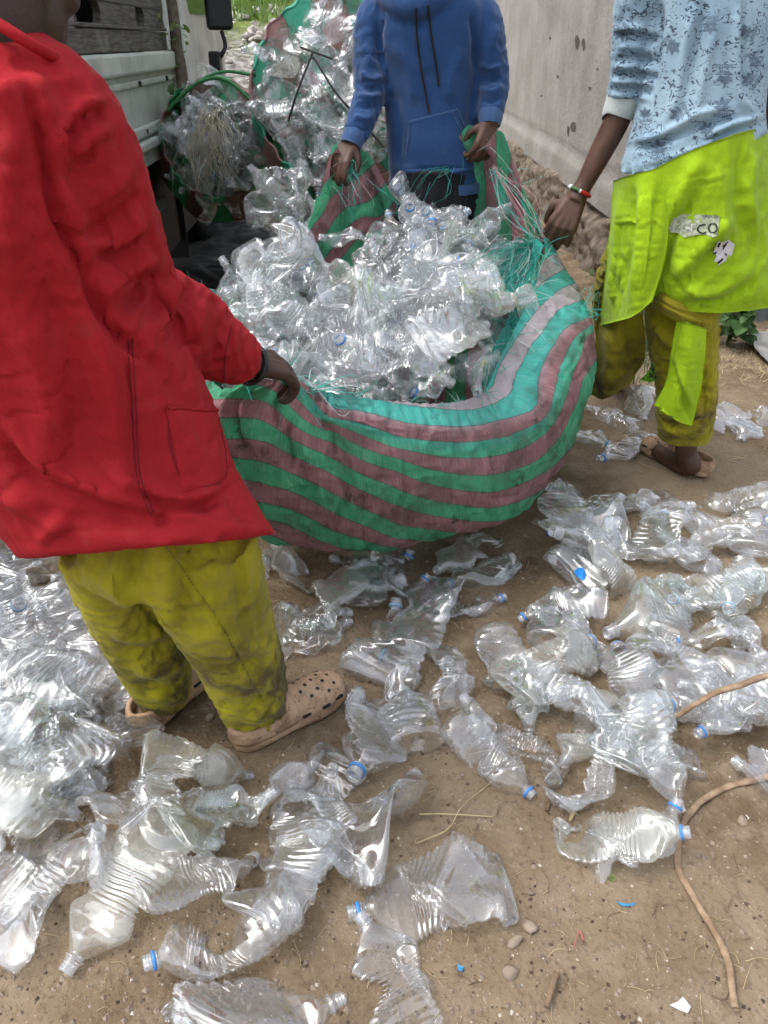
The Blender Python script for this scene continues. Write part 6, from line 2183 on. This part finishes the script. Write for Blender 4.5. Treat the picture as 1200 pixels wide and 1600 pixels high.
# ================================================================== filled sacks behind
def filled_sack(name, c, n, r, length, seed, nstripe, label, k0=0.0, bulge=1.22, droop=0.0):
    """sack whose open mouth (centre c, facing n, radius r) shows its bottles"""
    n = unit(n)
    s1 = unit(np.cross((0, 0, 1), n))
    s2 = np.cross(n, s1)
    rr = np.random.default_rng(seed)
    prof = [(-0.005, 0.985), (0.004, 1.0), (-0.004, 1.015), (-0.05, 1.06), (-0.15 * length, 1.12), (-0.3 * length, bulge), (-0.6 * length, bulge * 1.04), (-0.85 * length, bulge * 0.86), (-length, bulge * 0.45), (-length, 0.05)]
    prof = catmull(prof, 70)
    m = 150
    th = np.linspace(0, 2 * np.pi, m, endpoint=False)
    V = []
    for a in th:
        d = s1 * math.cos(a) + s2 * math.sin(a)
        for h, q in prof:
            w = 1 + 0.022 * math.sin(3 * a + seed) + 0.012 * math.sin(5 * a + 2 * seed)
            V.append(c + n * h + d * r * q * w)
    V = np.array(V)
    V[:, 2] -= droop * np.clip(-((V - c) @ n) / length, 0, 1)
    V[:, 2] = np.maximum(V[:, 2], 0.02)
    A = np.repeat(th, len(prof))
    H = np.tile(prof[:, 0], m)
    rad = V - c - np.outer((V - c) @ n, n)
    rad /= np.linalg.norm(rad, axis=1)[:, None] + 1e-9
    pleat = 0.006 * np.sin(A * 23 + 2 * np.sin(A * 3)) * np.exp(-np.abs(H) / 0.18)
    V += rad * (pleat + 0.017 * fbm(V, 6, seed, 3))[:, None]
    me = mesh(name, V, gridfaces(m, len(prof), True, False))
    K = A / (2 * np.pi) * nstripe * 2 + k0 + 0.12 * vnoise(V, 5, seed + 3) + 20
    me.attributes.new('stripe', 'FLOAT', 'POINT').data.foreach_set('value', K.astype(np.float32))
    uvl = me.uv_layers.new(name='weave')
    li = np.empty(len(me.loops), np.int32)
    me.loops.foreach_get('vertex_index', li)
    uvl.data.foreach_set('uv', np.stack([A * r, H], 1)[li].astype(np.float32).ravel())
    o = obj(name, me, MAT['sack_back'], label=label, cat='sack', group='filled sacks behind the workers')
    return o, n, s1, s2
MAT['sack_back'] = sack_mat('woven_striped_sack_back', (0.04, 0.46, 0.20), (0.035, 0.44, 0.18), (0.32, 0.15, 0.13), (0.32, 0.15, 0.13), 0.35, 0.25, False)
MAT['sack_back2'] = sack_mat('woven_striped_sack_top', (0.05, 0.46, 0.30), (0.05, 0.46, 0.30), (0.40, 0.20, 0.20), (0.40, 0.20, 0.20), 0.3, 0.3, True)

def pack(c, n, s1, s2, r, cnt, seed, label, group, bulge=0.10):
    rr = random.Random(seed)
    pts, tries = [], 0
    while len(pts) < cnt and tries < 20000:
        tries += 1
        a, q = rr.uniform(0, 6.28), math.sqrt(rr.random())
        p = (q * math.cos(a), q * math.sin(a))
        if all(math.hypot(p[0] - o[0], p[1] - o[1]) > 0.30 * (1 - tries / 20000) for o in pts):
            pts.append(p)
    for i, p in enumerate(pts):
        b = rr.randrange(N_FLAT + N_SOFT)
        d = unit(s1 * rr.uniform(-1, 1) + s2 * rr.uniform(-1, 1) + n * rr.uniform(-0.45, 0.45))
        q = np.array(Vector((1, 0, 0)).rotation_difference(Vector(d)).to_matrix())
        R = q @ rot('X', rr.uniform(0, 6.28))
        rad = math.hypot(*p)
        k = 0.92 if rad < 0.7 else 0.88
        loc = c + (s1 * p[0] + s2 * p[1]) * r * k + n * (bulge * (1 - rad ** 2) - 0.03 + rr.uniform(-0.03, 0.03))
        put_bottle(b, R, loc, rr.uniform(0.85, 1.0), rr.choice(('', '', '', 'p')), label, group)
def core(name, c, n, s1, s2, r, cnt, seed, label):
    rr = random.Random(seed)
    poses = []
    for _ in range(cnt):
        a, q = rr.uniform(0, 6.28), math.sqrt(rr.random()) * 0.9
        d = unit((rr.uniform(-1, 1), rr.uniform(-1, 1), rr.uniform(-1, 1)))
        R = np.array(Vector((1, 0, 0)).rotation_difference(Vector(d)).to_matrix())
        poses.append((rr.randrange(N_FLAT), R, c + (s1 * math.cos(a) + s2 * math.sin(a)) * q * r - n * rr.uniform(0.06, 0.18), rr.uniform(0.85, 1.0)))
    filler(name, poses, label)

cS = P(338, 218, 4.15)
sS, n_, a_, b_ = filled_sack('filled_sack', cS, (0.12, -0.95, 0.28), 0.265, 0.9, 3, 8, 'smaller green and brown striped sack of bottles against the truck', 0.3)
pack(cS, n_, a_, b_, 0.265, 26, 5, 'crushed clear bottle packed in the smaller sack by the truck', 'bottles in the sack by the truck', 0.15)
pack(cS - n_ * 0.09 - b_ * 0.06, n_, a_, b_, 0.25, 18, 55, 'crushed clear bottle low in the mouth of the smaller sack by the truck', 'bottles in the sack by the truck', 0.10)
core('buried_bottles', cS, n_, a_, b_, 0.265, 24, 6, 'mass of clear bottles deep in the smaller sack by the truck')
nS, aS, bS = n_, a_, b_
cBk = P(530, 140, 3.80)
sB, n_, a_, b_ = filled_sack('filled_sack', cBk, (-0.04, -0.96, 0.25), 0.375, 1.0, 9, 9, 'large green and pink striped sack of bottles left of the blue hoodie', 0.0, 1.16)
sB.data.materials.clear()
sB.data.materials.append(MAT['sack_back2'])
pack(cBk, n_, a_, b_, 0.375, 36, 15, 'crushed clear bottle packed in the large sack beside the blue hoodie', 'bottles in the large sack', 0.16)
core('buried_bottles', cBk, n_, a_, b_, 0.375, 34, 16, 'mass of clear bottles deep in the large sack')
# ropes over the mouths
MAT['rope_dark'] = plain_mat('dark_cord', (0.03, 0.03, 0.028), 0.8)
MAT['rope_green'] = plain_mat('green_cord', (0.035, 0.16, 0.06), 0.8)
def rope(nm, pts, r, mat, parent, Y0=None):
    v, f = tube(catmull(np.array([P(*p) for p in pts]), 12 * len(pts)), r, 7)
    return obj(nm, mesh(nm, v, f), mat, parent)
rope('tie_cord', [(470, 74, 3.70), (492, 82, 3.62), (520, 92, 3.58)], 0.0045, MAT['rope_dark'], sB)
rope('tie_cord', [(488, 84, 3.62), (466, 140, 3.58), (450, 190, 3.60)], 0.0045, MAT['rope_dark'], sB)
rope('tie_cord', [(490, 90, 3.61), (525, 145, 3.54), (556, 180, 3.52), (600, 230, 3.52)], 0.0045, MAT['rope_dark'], sB)
rope('rim_cord', [(262, 172, 3.98), (300, 135, 3.96), (335, 122, 3.96), (362, 130, 3.95), (390, 155, 3.92), (410, 175, 3.90)], 0.008, MAT['rope_green'], sS)
rope('rim_cord', [(275, 160, 3.97), (310, 128, 3.99), (350, 112, 4.02), (400, 118, 4.02)], 0.007, MAT['rope_green'], sS)
# a third sack lies underneath, loose bottles spill over it
sL, _, _, _ = filled_sack('filled_sack', np.array((0.10, 3.42, 0.42)), (0.5, -0.5, 0.35), 0.24, 0.75, 12, 7, 'dark green striped sack lying under the large sack behind the hoodie', 0.0, 1.2)
LB = 'clear crushed bottle in the loose bunch between the two back sacks'
for i, (u, v, Y, a) in enumerate(((425, 300, 3.45, 2.2), (460, 300, 3.40, 1.2), (430, 325, 3.38, 0.4), (465, 330, 3.35, 1.6), (440, 352, 3.32, 2.6), (470, 355, 3.30, 0.9), (455, 285, 3.5, 0.1), (415, 310, 3.42, 1.0), (480, 310, 3.45, 2.0), (450, 375, 3.3, 0.2))):
    R = np.array(Vector((1, 0, 0)).rotation_difference(Vector(unit((math.cos(a), -0.35, math.sin(a))))).to_matrix()) @ rot('X', i * 1.3)
    put_bottle((i * 5 + 2) % N_FLAT if i % 3 else N_FLAT + i % N_SOFT, R, P(u, v, Y), 1.0, '', LB, 'loose bottles between the back sacks')
_X, _Y = np.meshgrid(np.linspace(-1.65, -0.40, 70), np.linspace(3.25, 8.2, 190), indexing='ij')  # added black sheet standing in for shade on the ground under the sacks
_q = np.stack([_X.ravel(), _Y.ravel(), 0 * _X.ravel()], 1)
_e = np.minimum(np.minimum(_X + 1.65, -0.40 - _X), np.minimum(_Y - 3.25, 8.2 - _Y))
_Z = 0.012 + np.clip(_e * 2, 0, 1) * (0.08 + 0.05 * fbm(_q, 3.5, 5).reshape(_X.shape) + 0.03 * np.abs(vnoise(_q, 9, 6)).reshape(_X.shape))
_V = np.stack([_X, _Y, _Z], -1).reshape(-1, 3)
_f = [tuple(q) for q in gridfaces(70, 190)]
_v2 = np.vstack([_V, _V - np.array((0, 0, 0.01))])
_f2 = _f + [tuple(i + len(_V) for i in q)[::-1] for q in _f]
obj('shade_sheet', mesh('shade_sheet', _v2, _f2), plain_mat('painted_shade_black', (0.010, 0.010, 0.009), 0.75, 0.3), label='added black crumpled sheet standing in for the shadow beneath the filled sacks', cat='shade_sheet')
MAT['straw_pale'] = plain_mat('pale_dry_grass', (0.40, 0.36, 0.26), 0.8, 0.3)
# dry grass over the smaller sack
_r = np.random.default_rng(19)
cur_s = []
for i in range(75):
    a = P(_r.normal(332, 10), _r.normal(178, 8), 3.90)
    b = P(_r.normal(335, 24), _r.normal(275, 22), 3.80)
    m_ = (a + b) / 2 + np.array((_r.normal(0, 0.05), -0.05 + _r.normal(0, 0.02), 0.03))
    cur_s.append(catmull([a, m_, b], 8))
g_ = strands('dry_grass', cur_s, 0.0016, MAT['straw_pale'], None)
g_['label'], g_['category'] = 'bunch of dry grass lying over the smaller sack', 'grass'
# leafy branch propped against the truck's side
br = empty('leafy_branch', P(285, 150, 4.75), 'leafy tree branch propped upright against the side of the truck', 'branch')
A = catmull(np.array([P(262, -60, 4.86), P(268, 0, 4.84), P(276, 70, 4.80), P(284, 125, 4.76), P(292, 190, 4.70)]), 40)
A += np.array((0.0, 0, 0)) + 0.004 * np.stack([vnoise(A, 12, 1), vnoise(A, 12, 2), 0 * A[:, 0]], 1)
v, f = tube(A, np.linspace(0.026, 0.036, 40), 12)
obj('trunk', mesh('trunk', v, f), plain_mat('grey_bark', (0.125, 0.105, 0.08), 0.9, 0.3, 30, 0.2, 0, 0.6, 50), br)
def leaf_shape(L, W):
    V, F = [], []
    for i, t in enumerate(np.linspace(0, 1, 6)):
        w = W * math.sin(math.pi * min(1, 0.08 + t * 0.9)) ** 0.8
        z = -0.18 * L * t * t
        V += [(L * t, -w, z + w * 0.3), (L * t, 0, z), (L * t, w, z + w * 0.3)]
    for i in range(5):
        F += [(3 * i, 3 * i + 3, 3 * i + 4, 3 * i + 1), (3 * i + 1, 3 * i + 4, 3 * i + 5, 3 * i + 2)]
    return mesh('leaf', np.array(V), F)
def leaves(parent, spots, me, seed, smin=0.7, smax=1.3, up=0.3):
    r = random.Random(seed)
    for p in spots:
        l = bpy.data.objects.new('leaf', me)
        COL.objects.link(l)
        l.parent = parent
        l.matrix_parent_inverse = Matrix.Translation(-parent.location)
        l.location = tuple(p)
        l.rotation_euler = (r.uniform(-0.5, 0.5), r.uniform(-0.9, 0.5) - up, r.uniform(0, 6.28))
        s = r.uniform(smin, smax)
        l.scale = (s, s, s)
_lm = leaf_shape(0.045, 0.014)
_lm.materials.append(MAT['leaf_light'])
_r = np.random.default_rng(3)
leaves(br, [P(*q, 4.72) + _r.normal(0, 0.012, 3) for q in [(243, 30), (246, 36), (252, 42), (257, 48), (283, 38), (288, 46), (292, 52), (286, 58), (265, 62), (268, 70), (262, 75), (290, 74), (298, 78), (266, 90), (270, 84), (276, 96), (240, 34), (280, 44), (271, 110), (264, 56)]], _lm, 4)
_lm2 = leaf_shape(0.035, 0.013)
_lm2.materials.append(MAT['leaf_dark'])


# thin torn mesh of the big sack's cloth hanging over the load
def mesh_cloth():
    k = NT('thin_teal_mesh')
    pos = k.n('NewGeometry').outputs['Position']
    c = k.mix(k.noise(30, 3, pos), (0.05, 0.42, 0.34), (0.10, 0.56, 0.47))
    df = k.n('BsdfDiffuse')
    k.set(df.inputs[0], c)
    tl = k.n('BsdfTranslucent')
    k.set(tl.inputs[0], c)
    m = k.n('MixShader', Fac=0.5)
    k.set(m.inputs[1], df.outputs[0])
    k.set(m.inputs[2], tl.outputs[0])
    t = k.n('BsdfTransparent')
    m2 = k.n('MixShader')
    k.set(m2.inputs[0], k.ramp(k.noise(140, 3, pos, 0.6, 2.0), 0.38, 0.56))
    k.set(m2.inputs[1], t.outputs[0])
    k.set(m2.inputs[2], m.outputs[0])
    k.t.links.new(m2.outputs[0], k.out.inputs[0])
    return k.m
MAT['mesh_cloth'] = mesh_cloth()
sheet('torn_flap', [[(836, 376, 2.41), (842, 382, 2.40), (848, 388, 2.38)], [(795, 402, 2.33), (812, 415, 2.29), (828, 430, 2.24)], [(745, 424, 2.25), (772, 446, 2.19), (800, 466, 2.13)], [(702, 452, 2.17), (725, 468, 2.12), (752, 484, 2.08)]], MAT['mesh_cloth'], bag, 26, 40, 0.001, 0.012, 441, (), 0.25)
sheet('torn_flap', [[(832, 440, 2.24), (840, 446, 2.23), (848, 452, 2.22)], [(800, 490, 2.10), (812, 500, 2.09), (824, 506, 2.08)], [(772, 545, 1.97), (786, 556, 1.95), (800, 562, 1.94)], [(752, 600, 1.85), (762, 608, 1.83), (774, 612, 1.81)]], MAT['mesh_cloth'], bag, 16, 40, 0.001, 0.008, 443, (), 0.2)
# ================================================================== small things on the ground
# dry root winding over the earth and the bottles
def root(pts, r0, r1, label):
    A = catmull(np.array([G(u, v, z) for u, v, z in pts]), 16 * len(pts))
    A += 0.003 * np.stack([vnoise(A, 25, 1), vnoise(A, 25, 2), 0.4 * vnoise(A, 25, 3)], 1)
    rr = np.linspace(r0, r1, len(A)) * (1 + 0.12 * vnoise(A, 30, 9))
    v, f = tube(A, np.stack([rr, rr * 0.8], 1), 12)
    v = v + 0.0008 * np.stack([vnoise(v, 160, 4), vnoise(v, 160, 5), vnoise(v, 160, 6)], 1)
    obj('dry_root', mesh('dry_root', v, f), MAT['root'], label=label, cat='root')
k = NT('fibrous_root_bark')
co = k.n('NewGeometry').outputs['Position']
MAT['root'] = k.done(k.mix(k.ramp(k.noise(30, 5, co, 0.65), 0.35, 0.65), (0.36, 0.26, 0.175), (0.22, 0.15, 0.095)), 0.9, k.bump(k.noise(120, 4, co), 0.5, 0.003), 0.15)
root([(1250, 1185, 0.012), (1200, 1212, 0.010), (1120, 1236, 0.010), (1078, 1268, 0.010), (1060, 1310, 0.010), (1060, 1355, 0.010), (1085, 1405, 0.010), (1118, 1460, 0.010), (1140, 1510, 0.010), (1150, 1578, 0.010)], 0.0070, 0.0056, 'long dry root curving over the bare earth at lower right')
root([(1260, 1040, 0.17), (1200, 1056, 0.17), (1130, 1078, 0.16), (1085, 1100, 0.14), (1058, 1118, 0.10)], 0.0075, 0.006, 'dry root lying across the bottles of the right heap')

# single stones
MAT['stone'] = plain_mat('dusty_stone', (0.27, 0.215, 0.165), 0.9, 0.25, 25, 0.2, 0, 0.4, 60)
_r = np.random.default_rng(71)
for i, (u, v, s, lab) in enumerate(((838, 818, 0.026, 'largest brown stone beside the right end of the sack'), (806, 1471, 0.018, 'rounded stone on bare earth right of centre, near the bottom'), (1108, 1336, 0.013, 'pale chip of stone right of the root bend'),
        (1160, 1285, 0.017, 'flat dusty stone right of the root near the right edge'), (828, 1395, 0.009, 'small grey stone below the whitish bottle'), (830, 1450, 0.016, 'broad flat stone half sunk in the earth above the rounded one'),
        (328, 1122, 0.014, 'tan pebble between the two clogs'), (820, 838, 0.010, 'pale pebble just below the largest brown stone'), (684, 965, 0.010, 'light square stone chip under the hourglass bottle'), (795, 1522, 0.016, 'flat stone at the bottom of the bare earth'))):
    vf = stone_vf(_r, G(u, v) + np.array((0, 0, s * 0.08)), s * 0.85)
    obj('stone', mesh('stone', *vf), MAT['stone'], label=lab, cat='stone')

# gravel and crumbs of earth nobody could count
def crumbs(n, seed, smin, smax, mat, nm, label):
    r = np.random.default_rng(seed)
    parts = []
    for i in range(n):
        u, v = r.uniform(0, 1200), 760 + 840 * r.random() ** 0.8
        c = G(u, v)
        c[2] = float(ground_z(c[0], c[1])) + 0.0004
        s = smin + (smax - smin) * r.random() ** 3
        V = np.array([(1, 0, 0), (0, 1, 0), (-1, 0, 0), (0, -1, 0), (0, 0, 0.8), (0, 0, -0.6)], float) * s * r.uniform(0.6, 1.2, (6, 1))
        parts.append((V @ rot('Z', r.uniform(0, 6)).T + c, [(0, 1, 4), (1, 2, 4), (2, 3, 4), (3, 0, 4), (1, 0, 5), (2, 1, 5), (3, 2, 5), (0, 3, 5)]))
    v, f = join(parts)
    obj(nm, mesh(nm, v, f, False), mat, label=label, cat='gravel', kind='stuff')
crumbs(2600, 5, 0.0012, 0.007, MAT['stone'], 'gravel', 'fine gravel and crumbs scattered over the earth')
crumbs(1500, 6, 0.0010, 0.005, plain_mat('dark_crumbs', (0.085, 0.06, 0.042), 0.95, 0.3), 'earth_crumbs', 'dark crumbs of soil scattered over the earth')
crumbs(500, 7, 0.0010, 0.0045, plain_mat('pale_chips', (0.50, 0.45, 0.37), 0.9, 0.2), 'pale_chips', 'tiny pale chips scattered over the earth')

# bits of straw and twig
def litter(n, seed, lmin, lmax, w, mat, nm, label, box=(0, 1200, 760, 1600)):
    r = np.random.default_rng(seed)
    cs = []
    for i in range(n):
        c = G(r.uniform(box[0], box[1]), r.uniform(box[2], box[3]))
        a, L = r.uniform(0, 6.28), r.uniform(lmin, lmax)
        d = np.array((math.cos(a), math.sin(a), 0))
        e = np.array((-d[1], d[0], 0)) * r.normal(0, 0.15) * L
        z = float(ground_z(c[0], c[1])) + 0.003
        cs.append(catmull([c - d * L / 2 + (0, 0, z), c + e + (0, 0, z + r.uniform(0, 0.004)), c + d * L / 2 + (0, 0, z)], 6))
    o = strands(nm, cs, w, mat, None)
    o['label'], o['category'] = label, 'litter'
litter(240, 1, 0.01, 0.05, 0.0007, MAT['straw'], 'straw_bits', 'bits of dry straw scattered over the earth')
litter(160, 2, 0.01, 0.06, 0.0009, MAT['twig'], 'twig_bits', 'bits of thin twig scattered over the earth')
litter(60, 3, 0.03, 0.10, 0.0010, MAT['straw'], 'straw_bits', 'longer dry stalks by the right worker\'s foot and metal sheet', (1000, 1200, 540, 760))

def stick(pts, r, mat, label, nm='stick', cat='stick'):
    A = catmull(np.array([G(u, v, z) for u, v, z in pts]), 8 * len(pts))
    v, f = tube(A, np.linspace(r, r * 0.6, len(A)), 7)
    obj(nm, mesh(nm, v, f), mat, label=label, cat=cat)
stick([(870, 1520, .006), (862, 1545, .006), (854, 1575, .006)], 0.006, MAT['twig'], 'split grey stick on the bare earth near the bottom')
stick([(655, 1272, .006), (700, 1272, .006), (770, 1276, .005)], 0.0016, MAT['straw'], 'yellow straw lying level right of the middle bottles', 'straw_stalk', 'straw')
stick([(650, 1318, .005), (700, 1295, .008), (722, 1260, .006), (768, 1222, .005)], 0.0014, MAT['straw'], 'thin bent straw crossing the yellow level one', 'straw_stalk', 'straw')
stick([(858, 1255, .006), (854, 1268, .006)], 0.006, MAT['twig'], 'short wood chip left of the right heap\'s lowest bottle', 'wood_chip', 'wood chip')
stick([(900, 1262, .006), (890, 1284, .006)], 0.005, MAT['straw'], 'pale wood chip left of the crushed whitish bottle', 'wood_chip', 'wood chip')
stick([(828, 870, .006), (822, 890, .006)], 0.004, MAT['twig'], 'short twig below the brown stone at the sack', 'stick', 'stick')
MAT['scrap_white'] = plain_mat('white_scrap', (0.78, 0.77, 0.74), 0.6, 0.08)
MAT['scrap_blue'] = plain_mat('blue_scrap', (0.05, 0.25, 0.45), 0.5, 0.15)
MAT['scrap_red'] = plain_mat('faded_red_thread', (0.45, 0.13, 0.12), 0.7, 0.15)
MAT['blue_cap'] = plain_mat('bright_blue_film', (0.02, 0.22, 0.62), 0.4, 0.2)
def scrap(nm, pts, mat, label, cat, h=0.006, seed=1, zb=0.0):
    r = np.random.default_rng(seed)
    c = np.mean([G(*p, zb) for p in pts], 0)
    V = [c + (0, 0, h * 1.3)]
    for p in pts:
        q = G(*p, zb)
        V += [(c + q) / 2 + (0, 0, h * r.uniform(0.6, 1.3)), q + (0, 0, 0.003 + h * r.uniform(0, 0.6))]
    n = len(pts)
    F = []
    for i in range(n):
        j = (i + 1) % n
        F += [(0, 1 + 2 * i, 1 + 2 * j), (1 + 2 * i, 2 + 2 * i, 2 + 2 * j, 1 + 2 * j)]
    V = np.array(V)
    m = len(V)
    F = F + [tuple(a + m for a in f)[::-1] for f in F]
    obj(nm, mesh(nm, np.vstack([V, V - (0, 0, 0.0008)]), F, False), mat, label=label, cat=cat)
scrap('paper_scrap', [(1046, 1572), (1060, 1566), (1066, 1560), (1072, 1566), (1078, 1576), (1074, 1584), (1060, 1580)], MAT['scrap_white'], 'white scrap of paper at the bottom right of the earth', 'scrap', 0.004, 2)
scrap('plastic_scrap', [(1152, 1270), (1158, 1268), (1170, 1280), (1166, 1284)], MAT['scrap_white'], 'white sliver right of the root near the right edge', 'scrap', 0.003, 3)
scrap('plastic_scrap', [(962, 1410), (975, 1414), (992, 1412), (990, 1417), (972, 1418)], MAT['scrap_blue'], 'blue curved sliver on the bare earth', 'scrap', 0.003, 4)
scrap('plastic_scrap', [(714, 1508), (724, 1512), (722, 1520), (716, 1518)], MAT['scrap_blue'], 'small blue fleck left of the rounded stone', 'scrap', 0.003, 5)
scrap('torn_blue_cap', [(896, 896), (902, 890), (912, 893), (917, 902), (912, 910), (902, 907)], MAT['blue_cap'], 'torn bright blue bottle cap in the right heap', 'cap', 0.016, 6, 0.10)
scrap('torn_blue_cap', [(852, 832), (858, 828), (862, 836), (856, 842)], MAT['blue_cap'], 'blue cap fragment beside the slim upright bottle', 'cap', 0.012, 7)
stick([(912, 1470, .005), (905, 1455, .005), (896, 1480, .005)], 0.0014, MAT['scrap_red'], 'faded red thread on the earth above the split stick', 'red_thread', 'thread')
scrap('dry_leaf', [(948, 1372), (957, 1366), (962, 1374), (955, 1381)], MAT['leaf_light'], 'round pale green leaf below the crushed whitish bottle', 'leaf', 0.003, 8)

# plants
def weed(base, n, hgt, spread, me, seed, label, name='weed'):
    r = np.random.default_rng(seed)
    w = empty(name, base, label, 'plant')
    st, sp = [], []
    for i in range(max(3, n // 6)):
        a = r.uniform(0, 6.28)
        top = base + np.array((math.cos(a) * spread * r.random(), math.sin(a) * spread * r.random(), hgt * r.uniform(0.6, 1)))
        A = catmull([base, (base + top) / 2 + (0, 0, hgt * 0.1), top], 8)
        st.append(tube(A, np.linspace(0.004, 0.002, 8), 6))
        for j in range(6):
            sp.append(A[2 + j] + r.normal(0, spread * 0.22, 3) * (1, 1, 0.6))
    v, f = join(st)
    obj('stem', mesh('stem', v, f), MAT['leaf_dark'], w)
    leaves(w, sp[:n], me, seed, 0.7, 1.4, 0.2)
_big = leaf_shape(0.075, 0.030)
_big.materials.append(MAT['leaf_dark'])
weed(G(1135, 540), 48, 0.24, 0.16, _big, 5, 'dark leafy weed growing beside the blue grey metal sheet')
weed(G(1110, 535) + np.array((0.02, 0.15, 0)), 30, 0.25, 0.10, _big, 6, 'leafy weed right behind the lime trouser leg')
weed(G(940, 440), 26, 0.13, 0.12, _lm2, 7, 'small creeping weed at the foot of the concrete wall')
weed(P(278, 165, 4.3) * np.array((1, 1, 1)) + np.array((0, 0, -0.03)), 14, 0.10, 0.05, _lm2, 8, 'sprig of green leaves between truck and smaller sack', 'leaf_sprig')
def tuftg(r):
    c = G(r.normal(1000, 24), r.normal(535, 28))
    return c, r.uniform(0.02, 0.08), r.uniform(0.01, 0.05)
obj('grass_patch', leaf_blades(900, tuftg, 12, 0.0022, 'grass_patch'), MAT['leaf_dark'], label='patch of short dark grass between the right worker\'s legs', cat='grass', kind='stuff')
def tuftg2(r):
    c = G(r.uniform(1110, 1210), r.normal(562, 14))
    return c, r.uniform(0.008, 0.03), r.uniform(0.02, 0.07)
obj('grass_patch', leaf_blades(500, tuftg2, 13, 0.0018, 'grass_patch'), MAT['straw'], label='flattened dry grass before the dark leafy weed', cat='grass', kind='stuff')

# bright green and black packaging strip by the trouser leg
sheet('packaging_strip', [[(1038, 528, 2.30), (1050, 535, 2.28)], [(1024, 560, 2.32), (1038, 566, 2.30)], [(1012, 582, 2.36), (1026, 590, 2.33)], [(1000, 594, 2.40), (1018, 598, 2.36)]], None, None, 14, 26, 0.002, 0.006, 421)
_ps = bpy.data.objects[[o.name for o in bpy.data.objects if o.name.startswith('packaging_strip')][0]]
k = NT('green_black_print')
co = k.n('NewGeometry').outputs['Position']
_ps.data.materials.append(k.done(k.mix(k.ramp(k.noise(45, 2, co, 0.5, 1.0), 0.52, 0.55), (0.22, 0.62, 0.05), (0.01, 0.012, 0.01)), 0.35, None, 0.5))
_ps['label'], _ps['category'] = 'bright green and black packaging strip beside the lime trouser leg', 'packaging'
# grey plastic sheet lying at the right edge
sheet('ground_sheet', [[(1172, 516, 3.75), (1215, 520, 3.75), (1260, 525, 3.75)], [(1180, 540, 3.52), (1215, 548, 3.50), (1260, 555, 3.5)], [(1188, 556, 3.40), (1215, 572, 3.32), (1260, 585, 3.25)]], plain_mat('grey_plastic_sheet', (0.30, 0.29, 0.27), 0.5, 0.2), None, 20, 20, 0.004, 0.012, 431)
_g = [o for o in bpy.data.objects if o.name.startswith('ground_sheet')][0]
_g['label'], _g['category'] = 'grey plastic sheet on the earth below the blue grey metal', 'sheet'
